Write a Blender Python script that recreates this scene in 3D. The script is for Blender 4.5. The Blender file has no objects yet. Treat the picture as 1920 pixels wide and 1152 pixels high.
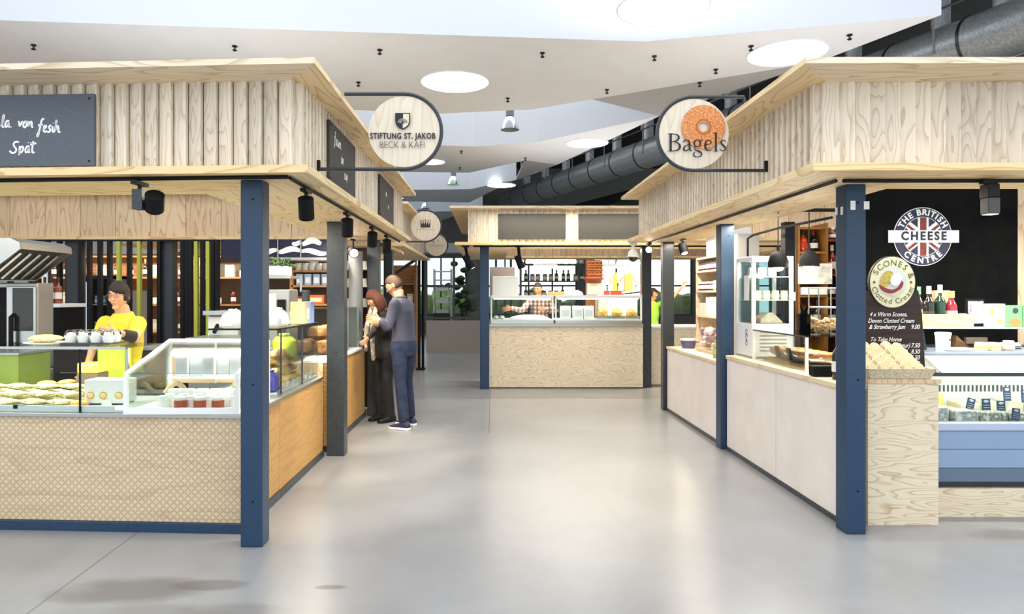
import bpy, bmesh, math, random
from mathutils import Vector, Matrix
from math import sin, cos, pi, radians
S = bpy.context.scene
C = S.collection
V = Vector
# ---------------------------------------------------------------- camera, world, exposure
F, U0, V0, H = 1280.0, 922.0, 554.0, 1.55      # focal length in pixels, vanishing point of the aisle, eye height
cam = bpy.data.objects.new('camera', bpy.data.cameras.new('camera'))
C.objects.link(cam)
cam.location = (0, 0, H)
cam.rotation_euler = (pi / 2, 0, 0)
cam.data.sensor_width = 36
cam.data.lens = 36 * F / 1920
cam.data.shift_x = (960 - U0) / 1920
cam.data.shift_y = (V0 - 576) / 1920
cam.data.clip_end = 200
S.camera = cam
w = bpy.data.worlds.new('world')
S.world = w
w.use_nodes = True
w.node_tree.nodes['Background'].inputs[0].default_value = (.88, .945, 1, 1)
w.node_tree.nodes['Background'].inputs[1].default_value = 1.1
S.view_settings.view_transform = 'Standard'
S.view_settings.look = 'None'
S.view_settings.gamma = 1
S.view_settings.exposure = 0.68
S.cycles.max_bounces = 8
S.cycles.transparent_max_bounces = 24
S.cycles.sample_clamp_indirect = 6

def area(name, loc, sx, sy, watt, col=(1, 1, 1), rot=(0, 0, 0)):
    d = bpy.data.lights.new(name, 'AREA')
    d.shape = 'RECTANGLE'; d.size = sx; d.size_y = sy; d.energy = watt; d.color = col
    o = bpy.data.objects.new(name, d); o.location = loc; o.rotation_euler = rot
    C.objects.link(o)
    return o
# daylight falling through the light wells of the hall roof (above the ceiling, out of view)
area('skylight', (-1, 5.2, 6.4), 9, 3.2, 45, (1, .98, .96))
area('skylight', (-1, 12.2, 6.4), 9, 2.0, 45, (1, .98, .96))
area('skylight', (-2, 18.1, 6.4), 9, 2.0, 45, (1, .98, .96))
# unseen fill lights, added above the canopy roofs to brighten the ceiling
area('ceiling_fill', (-3.2, 6.4, 2.97), 3.2, 4, 20, (.95, .97, 1), (pi, 0, 0))
area('ceiling_fill', (3.9, 6.6, 2.97), 3, 4, 22, (.95, .97, 1), (pi, 0, 0))
area('ceiling_fill', (2.4, 13.0, 3.05), 4, 3, 22, (.95, .97, 1), (pi, 0, 0))
area('skylight', (4, 1.0, 6.4), 7, 3, 30, (1, .98, .96))

# ---------------------------------------------------------------- helpers
def at(u, v, Y):
    """World point seen at pixel (u, v) of the 1920x1152 frame at distance Y."""
    return V(((u - U0) * Y / F, Y, H - (v - V0) * Y / F))

def gx(u, Y): return (u - U0) * Y / F
def gz(v, Y): return H - (v - V0) * Y / F

ORG = {}

class MB:
    """Collects shapes and links them as ONE mesh object."""
    def __init__(s, xf=None):
        s.v = []; s.f = []; s.m = []; s.mi = 0; s.xf = xf
    def add(s, vs, fs):
        b = len(s.v)
        s.v += [tuple(p) for p in vs]
        for f in fs:
            s.f.append([b + i for i in f]); s.m.append(s.mi)
        return s
    def box(s, x0, x1, y0, y1, z0, z1):
        vs = [(x, y, z) for z in (z0, z1) for y in (y0, y1) for x in (x0, x1)]
        return s.add(vs, [(0, 2, 3, 1), (4, 5, 7, 6), (0, 1, 5, 4), (2, 6, 7, 3), (0, 4, 6, 2), (1, 3, 7, 5)])
    def obox(s, c, size, rot=(0, 0, 0)):
        M = Matrix.Translation(V(c)) @ rotm(rot)
        a, b, d = [q / 2 for q in size]
        vs = [M @ V((x, y, z)) for z in (-d, d) for y in (-b, b) for x in (-a, a)]
        return s.add(vs, [(0, 2, 3, 1), (4, 5, 7, 6), (0, 1, 5, 4), (2, 6, 7, 3), (0, 4, 6, 2), (1, 3, 7, 5)])
    def loft(s, rings, cap=True, closed=False):
        n = len(rings[0]); k = len(rings)
        vs = [p for r in rings for p in r]; fs = []
        for i in range(k if closed else k - 1):
            a = i * n; b = ((i + 1) % k) * n
            for j in range(n):
                j2 = (j + 1) % n
                fs.append((a + j, a + j2, b + j2, b + j))
        if cap and not closed:
            fs.append(tuple(range(n - 1, -1, -1))); fs.append(tuple(range((k - 1) * n, k * n)))
        return s.add(vs, fs)
    def tube(s, pts, r, n=8, cap=True, closed=False):
        pts = [V(p) for p in pts]; rings = []; k = len(pts)
        rr = r if isinstance(r, (list, tuple)) else [r] * k
        up = None
        for i, p in enumerate(pts):
            if closed: t = pts[(i + 1) % k] - pts[i - 1]
            else: t = pts[min(i + 1, k - 1)] - pts[max(i - 1, 0)]
            t.normalize()
            if up is None:
                up = V((0, 0, 1)) if abs(t.z) < .9 else V((0, 1, 0))
            x = t.cross(up)
            if x.length < 1e-6: x = t.orthogonal()
            x.normalize(); y = x.cross(t); up = y
            rings.append([p + x * (rr[i] * cos(2 * pi * j / n)) + y * (rr[i] * sin(2 * pi * j / n)) for j in range(n)])
        return s.loft(rings, cap, closed)
    def cyl(s, p0, p1, r0, r1=None, n=14):
        return s.tube([p0, p1], [r0, r0 if r1 is None else r1], n)
    def lathe(s, c, prof, n=16, M=None):
        M = M or Matrix.Identity(3); c = V(c)
        rings = [[c + M @ V((r * cos(2 * pi * j / n), r * sin(2 * pi * j / n), z)) for j in range(n)] for r, z in prof]
        return s.loft(rings)
    def ell(s, c, r, n=12, M=None, jit=0, rnd=None):
        M = M or Matrix.Identity(3); c = V(c); k = max(5, n * 2 // 3)
        rings = []
        for i in range(k):
            th = pi * (i + .02) / (k - 1 + .04)
            q = 1 + (rnd.uniform(-jit, jit) if rnd else 0)
            rings.append([c + M @ V((r[0] * q * sin(th) * cos(2 * pi * j / n), r[1] * q * sin(th) * sin(2 * pi * j / n), -r[2] * cos(th))) for j in range(n)])
        return s.loft(rings)
    def flat(s, z):
        s.v = [(p[0], p[1], max(p[2], z)) for p in s.v]      # level underside, resting at z
        return s
    def prism(s, pts, ext):
        pts = [V(p) for p in pts]; e = V(ext); n = len(pts)
        vs = pts + [p + e for p in pts]
        fs = [tuple(range(n - 1, -1, -1)), tuple(range(n, 2 * n))] + [(i, (i + 1) % n, n + (i + 1) % n, n + i) for i in range(n)]
        return s.add(vs, fs)
    def ribbon(s, pts, w, M, th=.001):
        """Flat stroke of width w along 2-D points, placed by matrix M (x right, y up, z out)."""
        pts = [V((p[0], p[1])) for p in pts]; k = len(pts)
        ww = w if isinstance(w, (list, tuple)) else [w] * k
        rings = []
        for i, p in enumerate(pts):
            t = pts[min(i + 1, k - 1)] - pts[max(i - 1, 0)]
            if t.length < 1e-9: t = V((1, 0))
            t.normalize(); nn = V((-t.y, t.x)) * (ww[i] / 2)
            rings.append([M @ V((p.x + nn.x, p.y + nn.y, 0)), M @ V((p.x - nn.x, p.y - nn.y, 0)),
                          M @ V((p.x - nn.x, p.y - nn.y, th)), M @ V((p.x + nn.x, p.y + nn.y, th))])
        return s.loft(rings)
    def text(s, body, size, M, th=.001, shear=0, space=1.0, bold=0, align='CENTER', sx=1.0):
        cu = bpy.data.curves.new('t', 'FONT')
        cu.body = body; cu.size = size; cu.shear = shear; cu.space_character = space
        cu.align_x = align; cu.align_y = 'CENTER'; cu.offset = bold; cu.extrude = th / 2; cu.resolution_u = 4
        o = bpy.data.objects.new('t', cu)
        me = bpy.data.meshes.new_from_object(o)
        s.add([M @ V((p.co.x * sx, p.co.y, p.co.z + th / 2)) for p in me.vertices], [tuple(f.vertices) for f in me.polygons])
        bpy.data.objects.remove(o); bpy.data.curves.remove(cu); bpy.data.meshes.remove(me)
        return s
    def arctext(s, body, size, rad, a0, M, th=.001, flip=False, step=None, bold=0):
        """Letters around a circle, centred on angle a0 (degrees); flip = read along the bottom."""
        wd = {'I': .45, 'i': .38, 'l': .38, 't': .5, 'r': .55, ' ': .5, 'm': 1.25, 'O': 1.1, 'C': 1.05, 'N': 1.08, '&': 1.05, 'H': 1.05}
        ws = [wd.get(c, .88) * (step or size * .72) for c in body]; tot = sum(ws); acc = -tot / 2
        for c, wv in zip(body, ws):
            mid = acc + wv / 2; acc += wv
            if c == ' ': continue
            a = radians(a0) + (mid if flip else -mid) / rad
            rot = a + pi / 2 if flip else a - pi / 2
            L = Matrix.Translation((rad * cos(a), rad * sin(a), 0)) @ Matrix.Rotation(rot, 4, 'Z')
            s.text(c, size, M @ L, th, bold=bold)
        return s
    def build(s, name, mats, parent=None, smooth=True, bevel=0, org=None, ang=38):
        if not isinstance(mats, (list, tuple)): mats = [mats]
        vs = [V(p) for p in s.v]
        if s.xf: vs = [s.xf(p) for p in vs]
        if parent is not None: base = ORG[parent.name]
        elif org is not None: base = V(org)
        else:
            xs = [p.x for p in vs]; ys = [p.y for p in vs]
            base = V(((min(xs) + max(xs)) / 2, (min(ys) + max(ys)) / 2, min(p.z for p in vs)))
        me = bpy.data.meshes.new(name)
        me.from_pydata([p - base for p in vs], [], s.f)
        for m in mats: me.materials.append(m)
        if len(mats) > 1: me.polygons.foreach_set('material_index', s.m)
        bm = bmesh.new(); bm.from_mesh(me)
        bmesh.ops.recalc_face_normals(bm, faces=bm.faces)
        bm.to_mesh(me); bm.free()
        if smooth:
            me.shade_smooth(); me.set_sharp_from_angle(angle=radians(ang))
        o = bpy.data.objects.new(name, me); C.objects.link(o)
        if parent is not None:
            o.parent = parent; ORG[o.name] = base
        else:
            o.location = base; ORG[o.name] = base.copy()
        if bevel:
            b = o.modifiers.new('bevel', 'BEVEL'); b.width = bevel; b.segments = 2; b.limit_method = 'ANGLE'; b.angle_limit = radians(40)
        return o

def rotm(r):
    return (Matrix.Rotation(r[2], 4, 'Z') @ Matrix.Rotation(r[1], 4, 'Y') @ Matrix.Rotation(r[0], 4, 'X'))

def face(c, right=(1, 0, 0), up=(0, 0, 1)):
    """Matrix whose local x, y, z are right, up and out of a flat face centred on c."""
    r = V(right).normalized(); u = V(up).normalized(); n = r.cross(u)
    return Matrix(((r.x, u.x, n.x, c[0]), (r.y, u.y, n.y, c[1]), (r.z, u.z, n.z, c[2]), (0, 0, 0, 1)))

def tag(o, label, cat, group=None, kind=None):
    if label: o['label'] = label
    if cat: o['category'] = cat
    if group: o['group'] = group
    if kind: o['kind'] = kind
    return o

def struct(o):
    o['kind'] = 'structure'
    return o

def thing(name, label, cat, loc, group=None):
    o = bpy.data.objects.new(name, None); C.objects.link(o)
    o.empty_display_size = .1; o.location = loc; ORG[o.name] = V(loc)
    return tag(o, label, cat, group)

def dup(root, loc, rz=0, label=None, group=None, sc=1, rot=None):
    def cp(o, p):
        c = o.copy(); C.objects.link(c)
        if p is not None: c.parent = p
        for ch in [x for x in kids.get(o.name, [])]: cp(ch, c)
        return c
    kids = {}
    def walk(o):
        kids[o.name] = [x for x in o.children]
        for x in kids[o.name]: walk(x)
    walk(root)
    r = cp(root, None)
    r.location = loc; r.rotation_euler = rot if rot else (0, 0, rz)
    r.scale = (sc, sc, sc) if not isinstance(sc, tuple) else sc
    ORG[r.name] = V(loc)
    if label: r['label'] = label
    if group: r['group'] = group
    return r

class Rep:
    """One kind of thing built once and then copied: the first place() moves the first one itself."""
    def __init__(s, root): s.root = root; s.used = False
    def place(s, loc, rz=0, label=None, group=None, sc=1, rot=None):
        if not s.used:
            s.used = True; r = s.root
            r.location = loc; r.rotation_euler = rot if rot else (0, 0, rz)
            r.scale = (sc, sc, sc) if not isinstance(sc, tuple) else sc
            if label: r['label'] = label
            if group: r['group'] = group
            return r
        return dup(s.root, loc, rz, label, group, sc, rot)

# ---------------------------------------------------------------- materials
def srgb(h):
    c = [int(h[i:i + 2], 16) / 255 for i in (0, 2, 4)]
    return tuple(x / 12.92 if x <= .04045 else ((x + .055) / 1.055) ** 2.4 for x in c) + (1,)

MATS = {}
def mat(name, col, rough=.5, metal=0, emit=0, spec=.5, ecol=None, coat=0):
    if name in MATS: return MATS[name]
    m = bpy.data.materials.new(name); m.use_nodes = True
    b = m.node_tree.nodes['Principled BSDF']
    b.inputs['Base Color'].default_value = srgb(col)
    b.inputs['Roughness'].default_value = rough; b.inputs['Metallic'].default_value = metal
    b.inputs['Specular IOR Level'].default_value = spec
    if coat: b.inputs['Coat Weight'].default_value = coat
    if emit:
        b.inputs['Emission Color'].default_value = srgb(ecol or col); b.inputs['Emission Strength'].default_value = emit
    MATS[name] = m
    return m

class NT:
    def __init__(s, m): s.t = m.node_tree; s.b = s.t.nodes['Principled BSDF']
    def n(s, kind, props=None, **kw):
        nd = s.t.nodes.new('ShaderNode' + kind)
        for k, v in (props or {}).items(): setattr(nd, k, v)
        for k, v in kw.items():
            i = int(k[1:]) if k[0] == 'i' and k[1:].isdigit() else k.replace('_', ' ')
            if isinstance(v, bpy.types.NodeSocket): s.t.links.new(v, nd.inputs[i])
            else: nd.inputs[i].default_value = v
        return nd
    def math(s, op, a, b=None, c=None):
        kw = {'i0': a}
        if b is not None: kw['i1'] = b
        if c is not None: kw['i2'] = c
        return s.n('Math', {'operation': op}, **kw).outputs[0]
    def ramp(s, fac, stops):
        r = s.n('ValToRGB', i0=fac); e = r.color_ramp.elements
        while len(e) < len(stops): e.new(.5)
        for el, (p, c) in zip(e, stops):
            el.position = p; el.color = c if isinstance(c, tuple) else srgb(c)
        return r.outputs[0]
    def mix(s, f, a, b, mode='MIX'):
        m = s.n('MixRGB', {'blend_type': mode}, i0=f, i1=a, i2=b)
        return m.outputs[0]
    def out(s, sock, to='Base Color'): s.t.links.new(sock, s.b.inputs[to])
    def bump(s, h, dist=.002, strength=.5):
        s.t.links.new(s.n('Bump', Strength=strength, Distance=dist, Height=h).outputs[0], s.b.inputs['Normal'])

def wood(name, light, dark, axis='z', scale=5.0, rings=9.0, rough=.55, var=.12, contrast=1.0, stretch=7):
    """Plywood with looping growth lines running along one axis; every separate board gets its own piece."""
    if name in MATS: return MATS[name]
    m = mat(name, light, rough, spec=.3); t = NT(m)
    co = t.n('TexCoord').outputs['Object']
    isl = t.n('NewGeometry').outputs['Random Per Island']
    sc = [scale] * 3; sc['xyz'.index(axis)] = scale / stretch
    off = t.n('CombineXYZ', i0=t.math('MULTIPLY', isl, 37.0), i1=t.math('MULTIPLY', isl, 91.0), i2=t.math('MULTIPLY', isl, 53.0)).outputs[0]
    mp = t.n('Mapping', Vector=co, Location=off, Scale=tuple(sc)).outputs[0]
    nz = t.n('TexNoise', Vector=mp, Scale=1.0, Detail=1.5, Roughness=.4).outputs[0]
    fr = t.math('FRACT', t.math('MULTIPLY', nz, rings))
    line = t.ramp(fr, [(0, (0, 0, 0, 1)), (.6, (.05 * contrast,) * 3 + (1,)), (.86, (.42 * contrast,) * 3 + (1,)), (.94, (.7 * contrast,) * 3 + (1,)), (1, (0, 0, 0, 1))])
    fine = t.n('TexNoise', Vector=t.n('Mapping', Vector=co, Scale=tuple(q * 9 for q in sc)).outputs[0], Scale=1.0, Detail=3.0).outputs[0]
    c = t.mix(line, srgb(light), srgb(dark))
    c = t.mix(t.math('MULTIPLY', fine, .28), c, srgb(dark))
    v = t.math('ADD', t.math('MULTIPLY', isl, var * 2), 1 - var)
    t.out(t.mix(1.0, c, t.n('CombineXYZ', i0=v, i1=v, i2=v).outputs[0], 'MULTIPLY'))
    t.bump(fine, .001, .3)
    return m

def glass(name, tint='f2f7f6', refl=.6):
    if name in MATS: return MATS[name]
    m = bpy.data.materials.new(name); m.use_nodes = True; t = m.node_tree; t.nodes.clear()
    o = t.nodes.new('ShaderNodeOutputMaterial'); mx = t.nodes.new('ShaderNodeMixShader')
    tr = t.nodes.new('ShaderNodeBsdfTransparent'); tr.inputs[0].default_value = srgb(tint)
    gl = t.nodes.new('ShaderNodeBsdfGlossy'); gl.inputs['Roughness'].default_value = .02
    fr = t.nodes.new('ShaderNodeFresnel'); fr.inputs[0].default_value = 1.25
    mu = t.nodes.new('ShaderNodeMath'); mu.operation = 'MULTIPLY'; mu.inputs[1].default_value = refl
    t.links.new(fr.outputs[0], mu.inputs[0]); t.links.new(mu.outputs[0], mx.inputs[0])
    t.links.new(tr.outputs[0], mx.inputs[1]); t.links.new(gl.outputs[0], mx.inputs[2]); t.links.new(mx.outputs[0], o.inputs[0])
    MATS[name] = m
    return m

def noisy(name, c1, c2, scale=20, rough=.5, bump=0, detail=3, c3=None, metal=0):
    if name in MATS: return MATS[name]
    m = mat(name, c1, rough, metal); t = NT(m)
    nz = t.n('TexNoise', Vector=t.n('TexCoord').outputs['Object'], Scale=float(scale), Detail=float(detail)).outputs[0]
    st = [(.35, c1), (.65, c2)] if not c3 else [(.3, c1), (.5, c2), (.68, c3)]
    t.out(t.ramp(nz, st))
    if bump: t.bump(nz, bump, .6)
    return m

def carved(name, light, dark, scale, plane):
    """Routed rosette pattern of interlocking rings over plywood."""
    m = wood(name, light, dark, plane[0], 5, 7, .5, .03, .35); t = NT(m)
    base = m.node_tree.nodes['Principled BSDF'].inputs['Base Color'].links[0].from_socket
    sp = t.n('SeparateXYZ', i0=t.n('TexCoord').outputs['Object']).outputs
    a = sp['XYZ'.index(plane[0].upper())]; z = sp[2]
    tot = None
    for k, (dx, dz) in enumerate(((0, 0), (.5, .5))):
        fa = t.math('SUBTRACT', t.math('FRACT', t.math('ADD', t.math('MULTIPLY', a, scale), dx)), .5)
        fz = t.math('SUBTRACT', t.math('FRACT', t.math('ADD', t.math('MULTIPLY', z, scale), dz)), .5)
        d = t.math('SQRT', t.math('ADD', t.math('MULTIPLY', fa, fa), t.math('MULTIPLY', fz, fz)))
        r = t.math('LESS_THAN', t.math('ABSOLUTE', t.math('SUBTRACT', d, .42)), .055)
        tot = r if tot is None else t.math('MAXIMUM', tot, r)
    t.out(t.mix(t.math('MULTIPLY', tot, .42), base, srgb(dark)))
    t.bump(t.math('SUBTRACT', 1.0, tot), .003, .7)
    return m

M = {}
M['ply'] = wood('pale_plywood', 'eee5d6', 'b9a486', 'z', 9, 11, stretch=6)
M['plyx'] = wood('pale_plywood_across', 'f0e3cb', 'b8996e', 'x', 6.0, 11)
M['plyy'] = wood('lit_plywood_along', 'f3deb4', 'b98c52', 'y', 6.0, 11)  # pale fascia wood with the warm glow of the lit soffit in its colour
M['band'] = wood('plywood_band', 'dfc8a8', 'b08050', 'z', 7, 8, var=.1)
M['warm'] = wood('lit_soffit_plywood', 'f6dba8', 'c0904f', 'x', 6, 9)  # same wood again, brighter and yellower: light on the soffit painted in
M['edge'] = noisy('plywood_edge', 'efe6d4', 'd8c6a4', 60)
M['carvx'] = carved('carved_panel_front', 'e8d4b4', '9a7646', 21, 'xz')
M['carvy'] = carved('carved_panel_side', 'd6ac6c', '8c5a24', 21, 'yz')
M['plyc'] = wood('counter_plywood', 'ecdfc6', 'b08e60', 'x', 11, 13, stretch=6)
M['pane'] = glass('clear_glass')
M['post'] = noisy('blue_grey_steel', '173450', '1d3d5d', 90, .42)
M['dpost'] = noisy('dark_grey_steel', '2a3036', '353c42', 60, .35)
M['black'] = mat('black_metal', '121316', .45, spec=.25)
M['blackm'] = mat('matte_black', '141416', .7, spec=.2)
M['steel'] = mat('stainless_steel', 'b9bbb9', .28, 1)
M['brushed'] = mat('brushed_steel', 'b4b4b0', .36, .9)
M['white'] = mat('white_plastic', 'f2f1ee', .4)
M['whitem'] = mat('white_enamel', 'f4f4f2', .25)
M['grey'] = mat('grey_paint', '8d9093', .5)
M['slate'] = noisy('chalkboard_slate', '565d68', '5f6772', 120, .7)
M['dslate'] = noisy('dark_chalkboard', '33332f', '3d3c39', 120, .6)
M['chalk'] = mat('chalk_white', 'f4f4f4', .9)
M['ink'] = mat('black_ink', '1d1f22', .6)
M['greyink'] = mat('grey_ink', '4a4a48', .6)
# ---------------------------------------------------------------- the setting
def floor_mat():
    m = mat('polished_concrete', '8a8a8a', .22, spec=.5); t = NT(m)
    co = t.n('TexCoord').outputs['Object']
    n1 = t.n('TexNoise', Vector=co, Scale=.7, Detail=6.0, Roughness=.6).outputs[0]
    n2 = t.n('TexNoise', Vector=t.n('Mapping', Vector=co, Scale=(1, .45, 1)).outputs[0], Scale=3.2, Detail=4.0, Roughness=.6).outputs[0]
    c = t.ramp(n1, [(.3, '828386'), (.55, '8f9093'), (.75, '989a9d')])
    c = t.mix(t.math('MULTIPLY', t.ramp(n2, [(.5, (0, 0, 0, 1)), (.75, (1, 1, 1, 1))]), .16), c, srgb('6c6863'))
    sp = t.n('SeparateXYZ', i0=co).outputs
    # darker damp patches in front of the bakery counter
    st = t.n('TexNoise', Vector=t.n('Mapping', Vector=co, Scale=(1, 2.2, 1)).outputs[0], Scale=1.6, Detail=3.0).outputs[0]
    for (px, py, rx, ry, k) in ((-1.95, 3.6, .42, .19, .6), (-1.5, 3.65, .22, .07, .5), (-1.25, 3.35, .3, .1, .35), (-.86, 3.62, .1, .035, .8), (3.35, 4.42, .3, .12, .5), (-1.7, 3.3, .5, .14, .3)):
        dx = t.math('DIVIDE', t.math('SUBTRACT', sp[0], px), rx); dy = t.math('DIVIDE', t.math('SUBTRACT', sp[1], py), ry)
        d = t.math('ADD', t.math('ADD', t.math('MULTIPLY', dx, dx), t.math('MULTIPLY', dy, dy)), t.math('MULTIPLY', t.math('SUBTRACT', st, .5), 2.4))
        f = t.ramp(d, [(.25, (k, k, k, 1)), (1, (0, 0, 0, 1))])
        c = t.mix(f, c, srgb('57514b'))
    # expansion joints cut into the slab
    def joint(px, py, ang, wd, y0=-9, y1=99):
        nonlocal c
        d = t.math('ABSOLUTE', t.math('ADD', t.math('MULTIPLY', t.math('SUBTRACT', sp[0], px), -sin(ang)), t.math('MULTIPLY', t.math('SUBTRACT', sp[1], py), cos(ang))))
        f = t.math('MULTIPLY', t.math('LESS_THAN', d, wd), t.math('MULTIPLY', t.math('GREATER_THAN', sp[1], y0), t.math('LESS_THAN', sp[1], y1)))
        c = t.mix(t.math('MULTIPLY', f, .6), c, srgb('45423f'))
    joint(-2.31, 4.4, math.atan2(1.08, -.05), .005, -9, 4.6)
    joint(0, 7.67, 0, .005)
    joint(-.03, 9, pi / 2, .005, 7.67, 11.3)
    joint(-.03, 14.5, 0, .006)
    t.out(c)
    t.b.inputs['Roughness'].default_value = .29
    return m
struct(MB().box(-14, 14, -4, 34, -.2, 0).build('floor', floor_mat(), org=(0, 0, 0)))

ZC = 4.5
def cp(u, v): Y = F * (ZC - H) / (V0 - v); return ((u - U0) * Y / F, Y)
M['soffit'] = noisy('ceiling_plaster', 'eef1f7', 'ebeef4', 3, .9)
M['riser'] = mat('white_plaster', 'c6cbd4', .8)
def beam(near, far, up=1.7):
    """One folded ceiling beam: flat soffit between two bent edges, white risers going up into the light wells."""
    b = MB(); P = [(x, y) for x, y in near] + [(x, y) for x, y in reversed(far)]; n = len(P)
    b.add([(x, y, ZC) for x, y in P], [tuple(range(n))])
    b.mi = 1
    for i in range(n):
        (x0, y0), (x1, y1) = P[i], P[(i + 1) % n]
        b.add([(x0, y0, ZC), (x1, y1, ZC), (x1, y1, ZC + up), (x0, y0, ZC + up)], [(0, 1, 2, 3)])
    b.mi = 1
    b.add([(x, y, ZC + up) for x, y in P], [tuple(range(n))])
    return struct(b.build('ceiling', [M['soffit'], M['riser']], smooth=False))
beam([(-9, 6.95), cp(0, 38), cp(1210, 78), cp(1765, 28)], [(-9, 10.2), (-4, 10.6), cp(830, 213), cp(1000, 205), cp(1240, 165), cp(1535, 116)])
beam([(-9, 13.0), cp(700, 268), cp(890, 275), cp(1010, 266), cp(1236, 218)], [(-9, 16.6), cp(700, 322), cp(880, 324), cp(985, 301), cp(1045, 309)])
beam([(-9, 19.2), cp(785, 356), cp(880, 355), cp(968, 337)], [(-9, 22.8), cp(785, 378), cp(880, 380), cp(915, 362)])
beam([(-9, 25.0), cp(760, 398), cp(860, 396), cp(905, 385)], [(-9, 29), (-6, 29), (-3, 29), (-1.8, 26.5)])
# pale sloping plates that close the light wells towards the duct side
for P in ([cp(1112, 187), cp(1240, 165), cp(1535, 116), cp(1236, 218)], [cp(985, 301), cp(1045, 309), cp(968, 337)]):
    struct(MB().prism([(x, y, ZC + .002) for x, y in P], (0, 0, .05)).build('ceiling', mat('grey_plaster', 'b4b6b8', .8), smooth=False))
# dark open roof on the duct side and the hall's outer walls
dk = noisy('dark_roof', '22211f', '2c2926', 2, .8)
struct(MB().prism([(5.6, 3.5, 6.6), (16, 3.5, 6.6), (16, 34, 6.6), (-2.6, 34, 6.6), (-2.6, 27, 6.6)], (0, 0, .1)).build('ceiling', dk, smooth=False))
struct(MB().box(13.8, 14, 4, 34, 0, 3.2).build('wall_right', noisy('dark_wall', '2d2b29', '3a3632', 2, .8)))
struct(MB().box(-9.2, -9, 2, 34, 0, 6.6).build('wall_left', mat('cream_wall', 'd8d2c8', .8)))
bw = MB()
WY = 27.2
bw.box(-9, 14, WY, WY + .25, 0, .75); bw.box(-9, 14, WY, WY + .25, 3.1, 6.6)
for x in (-9, -5.6, -1.0, 3.4, 8.0, 12.6): bw.box(x, x + .55, WY, WY + .25, .75, 3.1)
struct(bw.build('wall_back', mat('grey_wall', '6f706d', .8)))
wi = 0
for x0, x1 in ((-5.05, -1.0), (-.45, 3.4), (3.95, 8.0), (8.55, 12.6)):
    wi += 1
    b = MB(); n = 4
    for k in range(n + 1):
        x = x0 + (x1 - x0 - .06) * k / n; b.box(x, x + .06, WY + .05, WY + .13, .75, 3.1)
    for z in (.75, 1.9, 3.04): b.box(x0, x1, WY + .06, WY + .12, z, z + .06)
    wo = struct(b.build('window_%d' % wi, M['dpost']))
    MB().box(x0, x1, WY + .085, WY + .095, .75, 3.1).build('pane', M['pane'], wo)
rn = random.Random(3)
M['leafy'] = noisy('leaf_green', 'a4c274', 'd6e2a0', 5, .8, c3='f0f4d4')
hb = MB()
for k in range(28):
    hb.ell((-8 + k * .7 + rn.uniform(-.2, .2), 30.5 + rn.uniform(-.8, .8), .6 + rn.uniform(-.2, .5)), (.8, .6, .7 + rn.uniform(0, .6)), 10, None, .12, rn)
tag(hb.build('hedge', M['leafy']), 'green hedge growing outside the far windows', 'hedge', kind='stuff')
struct(MB().box(-14, 16, 27.5, 60, -.25, -.02).build('ground', mat('grass_ground', '7f9a55', .9)))

# round skylights let into the beams
M['glow'] = mat('skylight_glow', 'ffffff', .5, emit=6)
def disc(u, v, dia, label, p=None):
    x, y = p or cp(u, v); t = thing('ceiling_light', label, 'ceiling light', (x, y, ZC - .012), 'round ceiling lights')
    MB().lathe((x, y, ZC - .012), [(dia / 2, 0), (dia / 2, .01)], 40).build('diffuser', M['glow'], t)
    b = MB(); b.tube([(x + (dia / 2 + .01) * cos(a * pi / 20), y + (dia / 2 + .01) * sin(a * pi / 20), ZC - .006) for a in range(40)], .012, 6, closed=True)
    b.build('rim', M['soffit'], t)
disc(853, 153, .92, 'round ceiling light above the gap between the two round shop signs')
disc(1476, 99, .9, 'round ceiling light over the corner of the canopy beside the duct')
disc(1101, 268, .78, 'round ceiling light beside the bagel sign, above the long duct')
disc(808, 303, .6, 'small round ceiling light peeking out beside the bakery sign')
disc(940, 347, .75, 'flat round ceiling light just above the far end of the duct')
disc(740, 371, .5, 'tiny round ceiling light at the far tip of the bakery canopy')
disc(0, 0, .9, 'round ceiling light high over the aisle at the top edge', (1.75, 6.98))

# sprinkler heads
sp = thing('sprinkler', 'small dark sprinkler head', 'sprinkler', (0, 0, 0))
MB().lathe((0, 0, 0), [(.03, 0), (.03, -.012)], 12).build('plate', M['black'], sp)
b = MB(); b.cyl((0, 0, -.01), (0, 0, -.05), .011); b.build('nozzle', M['dpost'], sp)
MB().lathe((0, 0, 0), [(.028, -.05), (.02, -.06)], 10).build('deflector', M['black'], sp)
sp = Rep(sp)
for u, v, lb in ((63, 84, 'above the front chalkboard'), (440, 86, 'above the bakery canopy'), (712, 93, 'right of the bakery canopy corner'), (672, 154, 'above the bakery sign bracket'),
                 (1017, 99, 'over the middle of the aisle'), (1227, 105, 'just right of the beam fold'), (1408, 86, 'left of the oval ceiling light'), (1593, 65, 'right of the oval ceiling light'),
                 (952, 184, 'above the nearest bell lamp'), (1138, 168, 'above and left of the bagel sign'), (1342, 130, 'above the bagel sign'), (1312, 155, 'nearest to the bagel sign bracket'),
                 (865, 283, 'on the second beam, below the nearest bell lamp'), (862, 314, 'at the back of the second beam'), (985, 296, 'on the second beam near the duct')):
    x, y = cp(u, v)
    sp.place((x, y, ZC), 0, 'small dark sprinkler head on the ceiling ' + lb, 'ceiling sprinklers')

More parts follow.
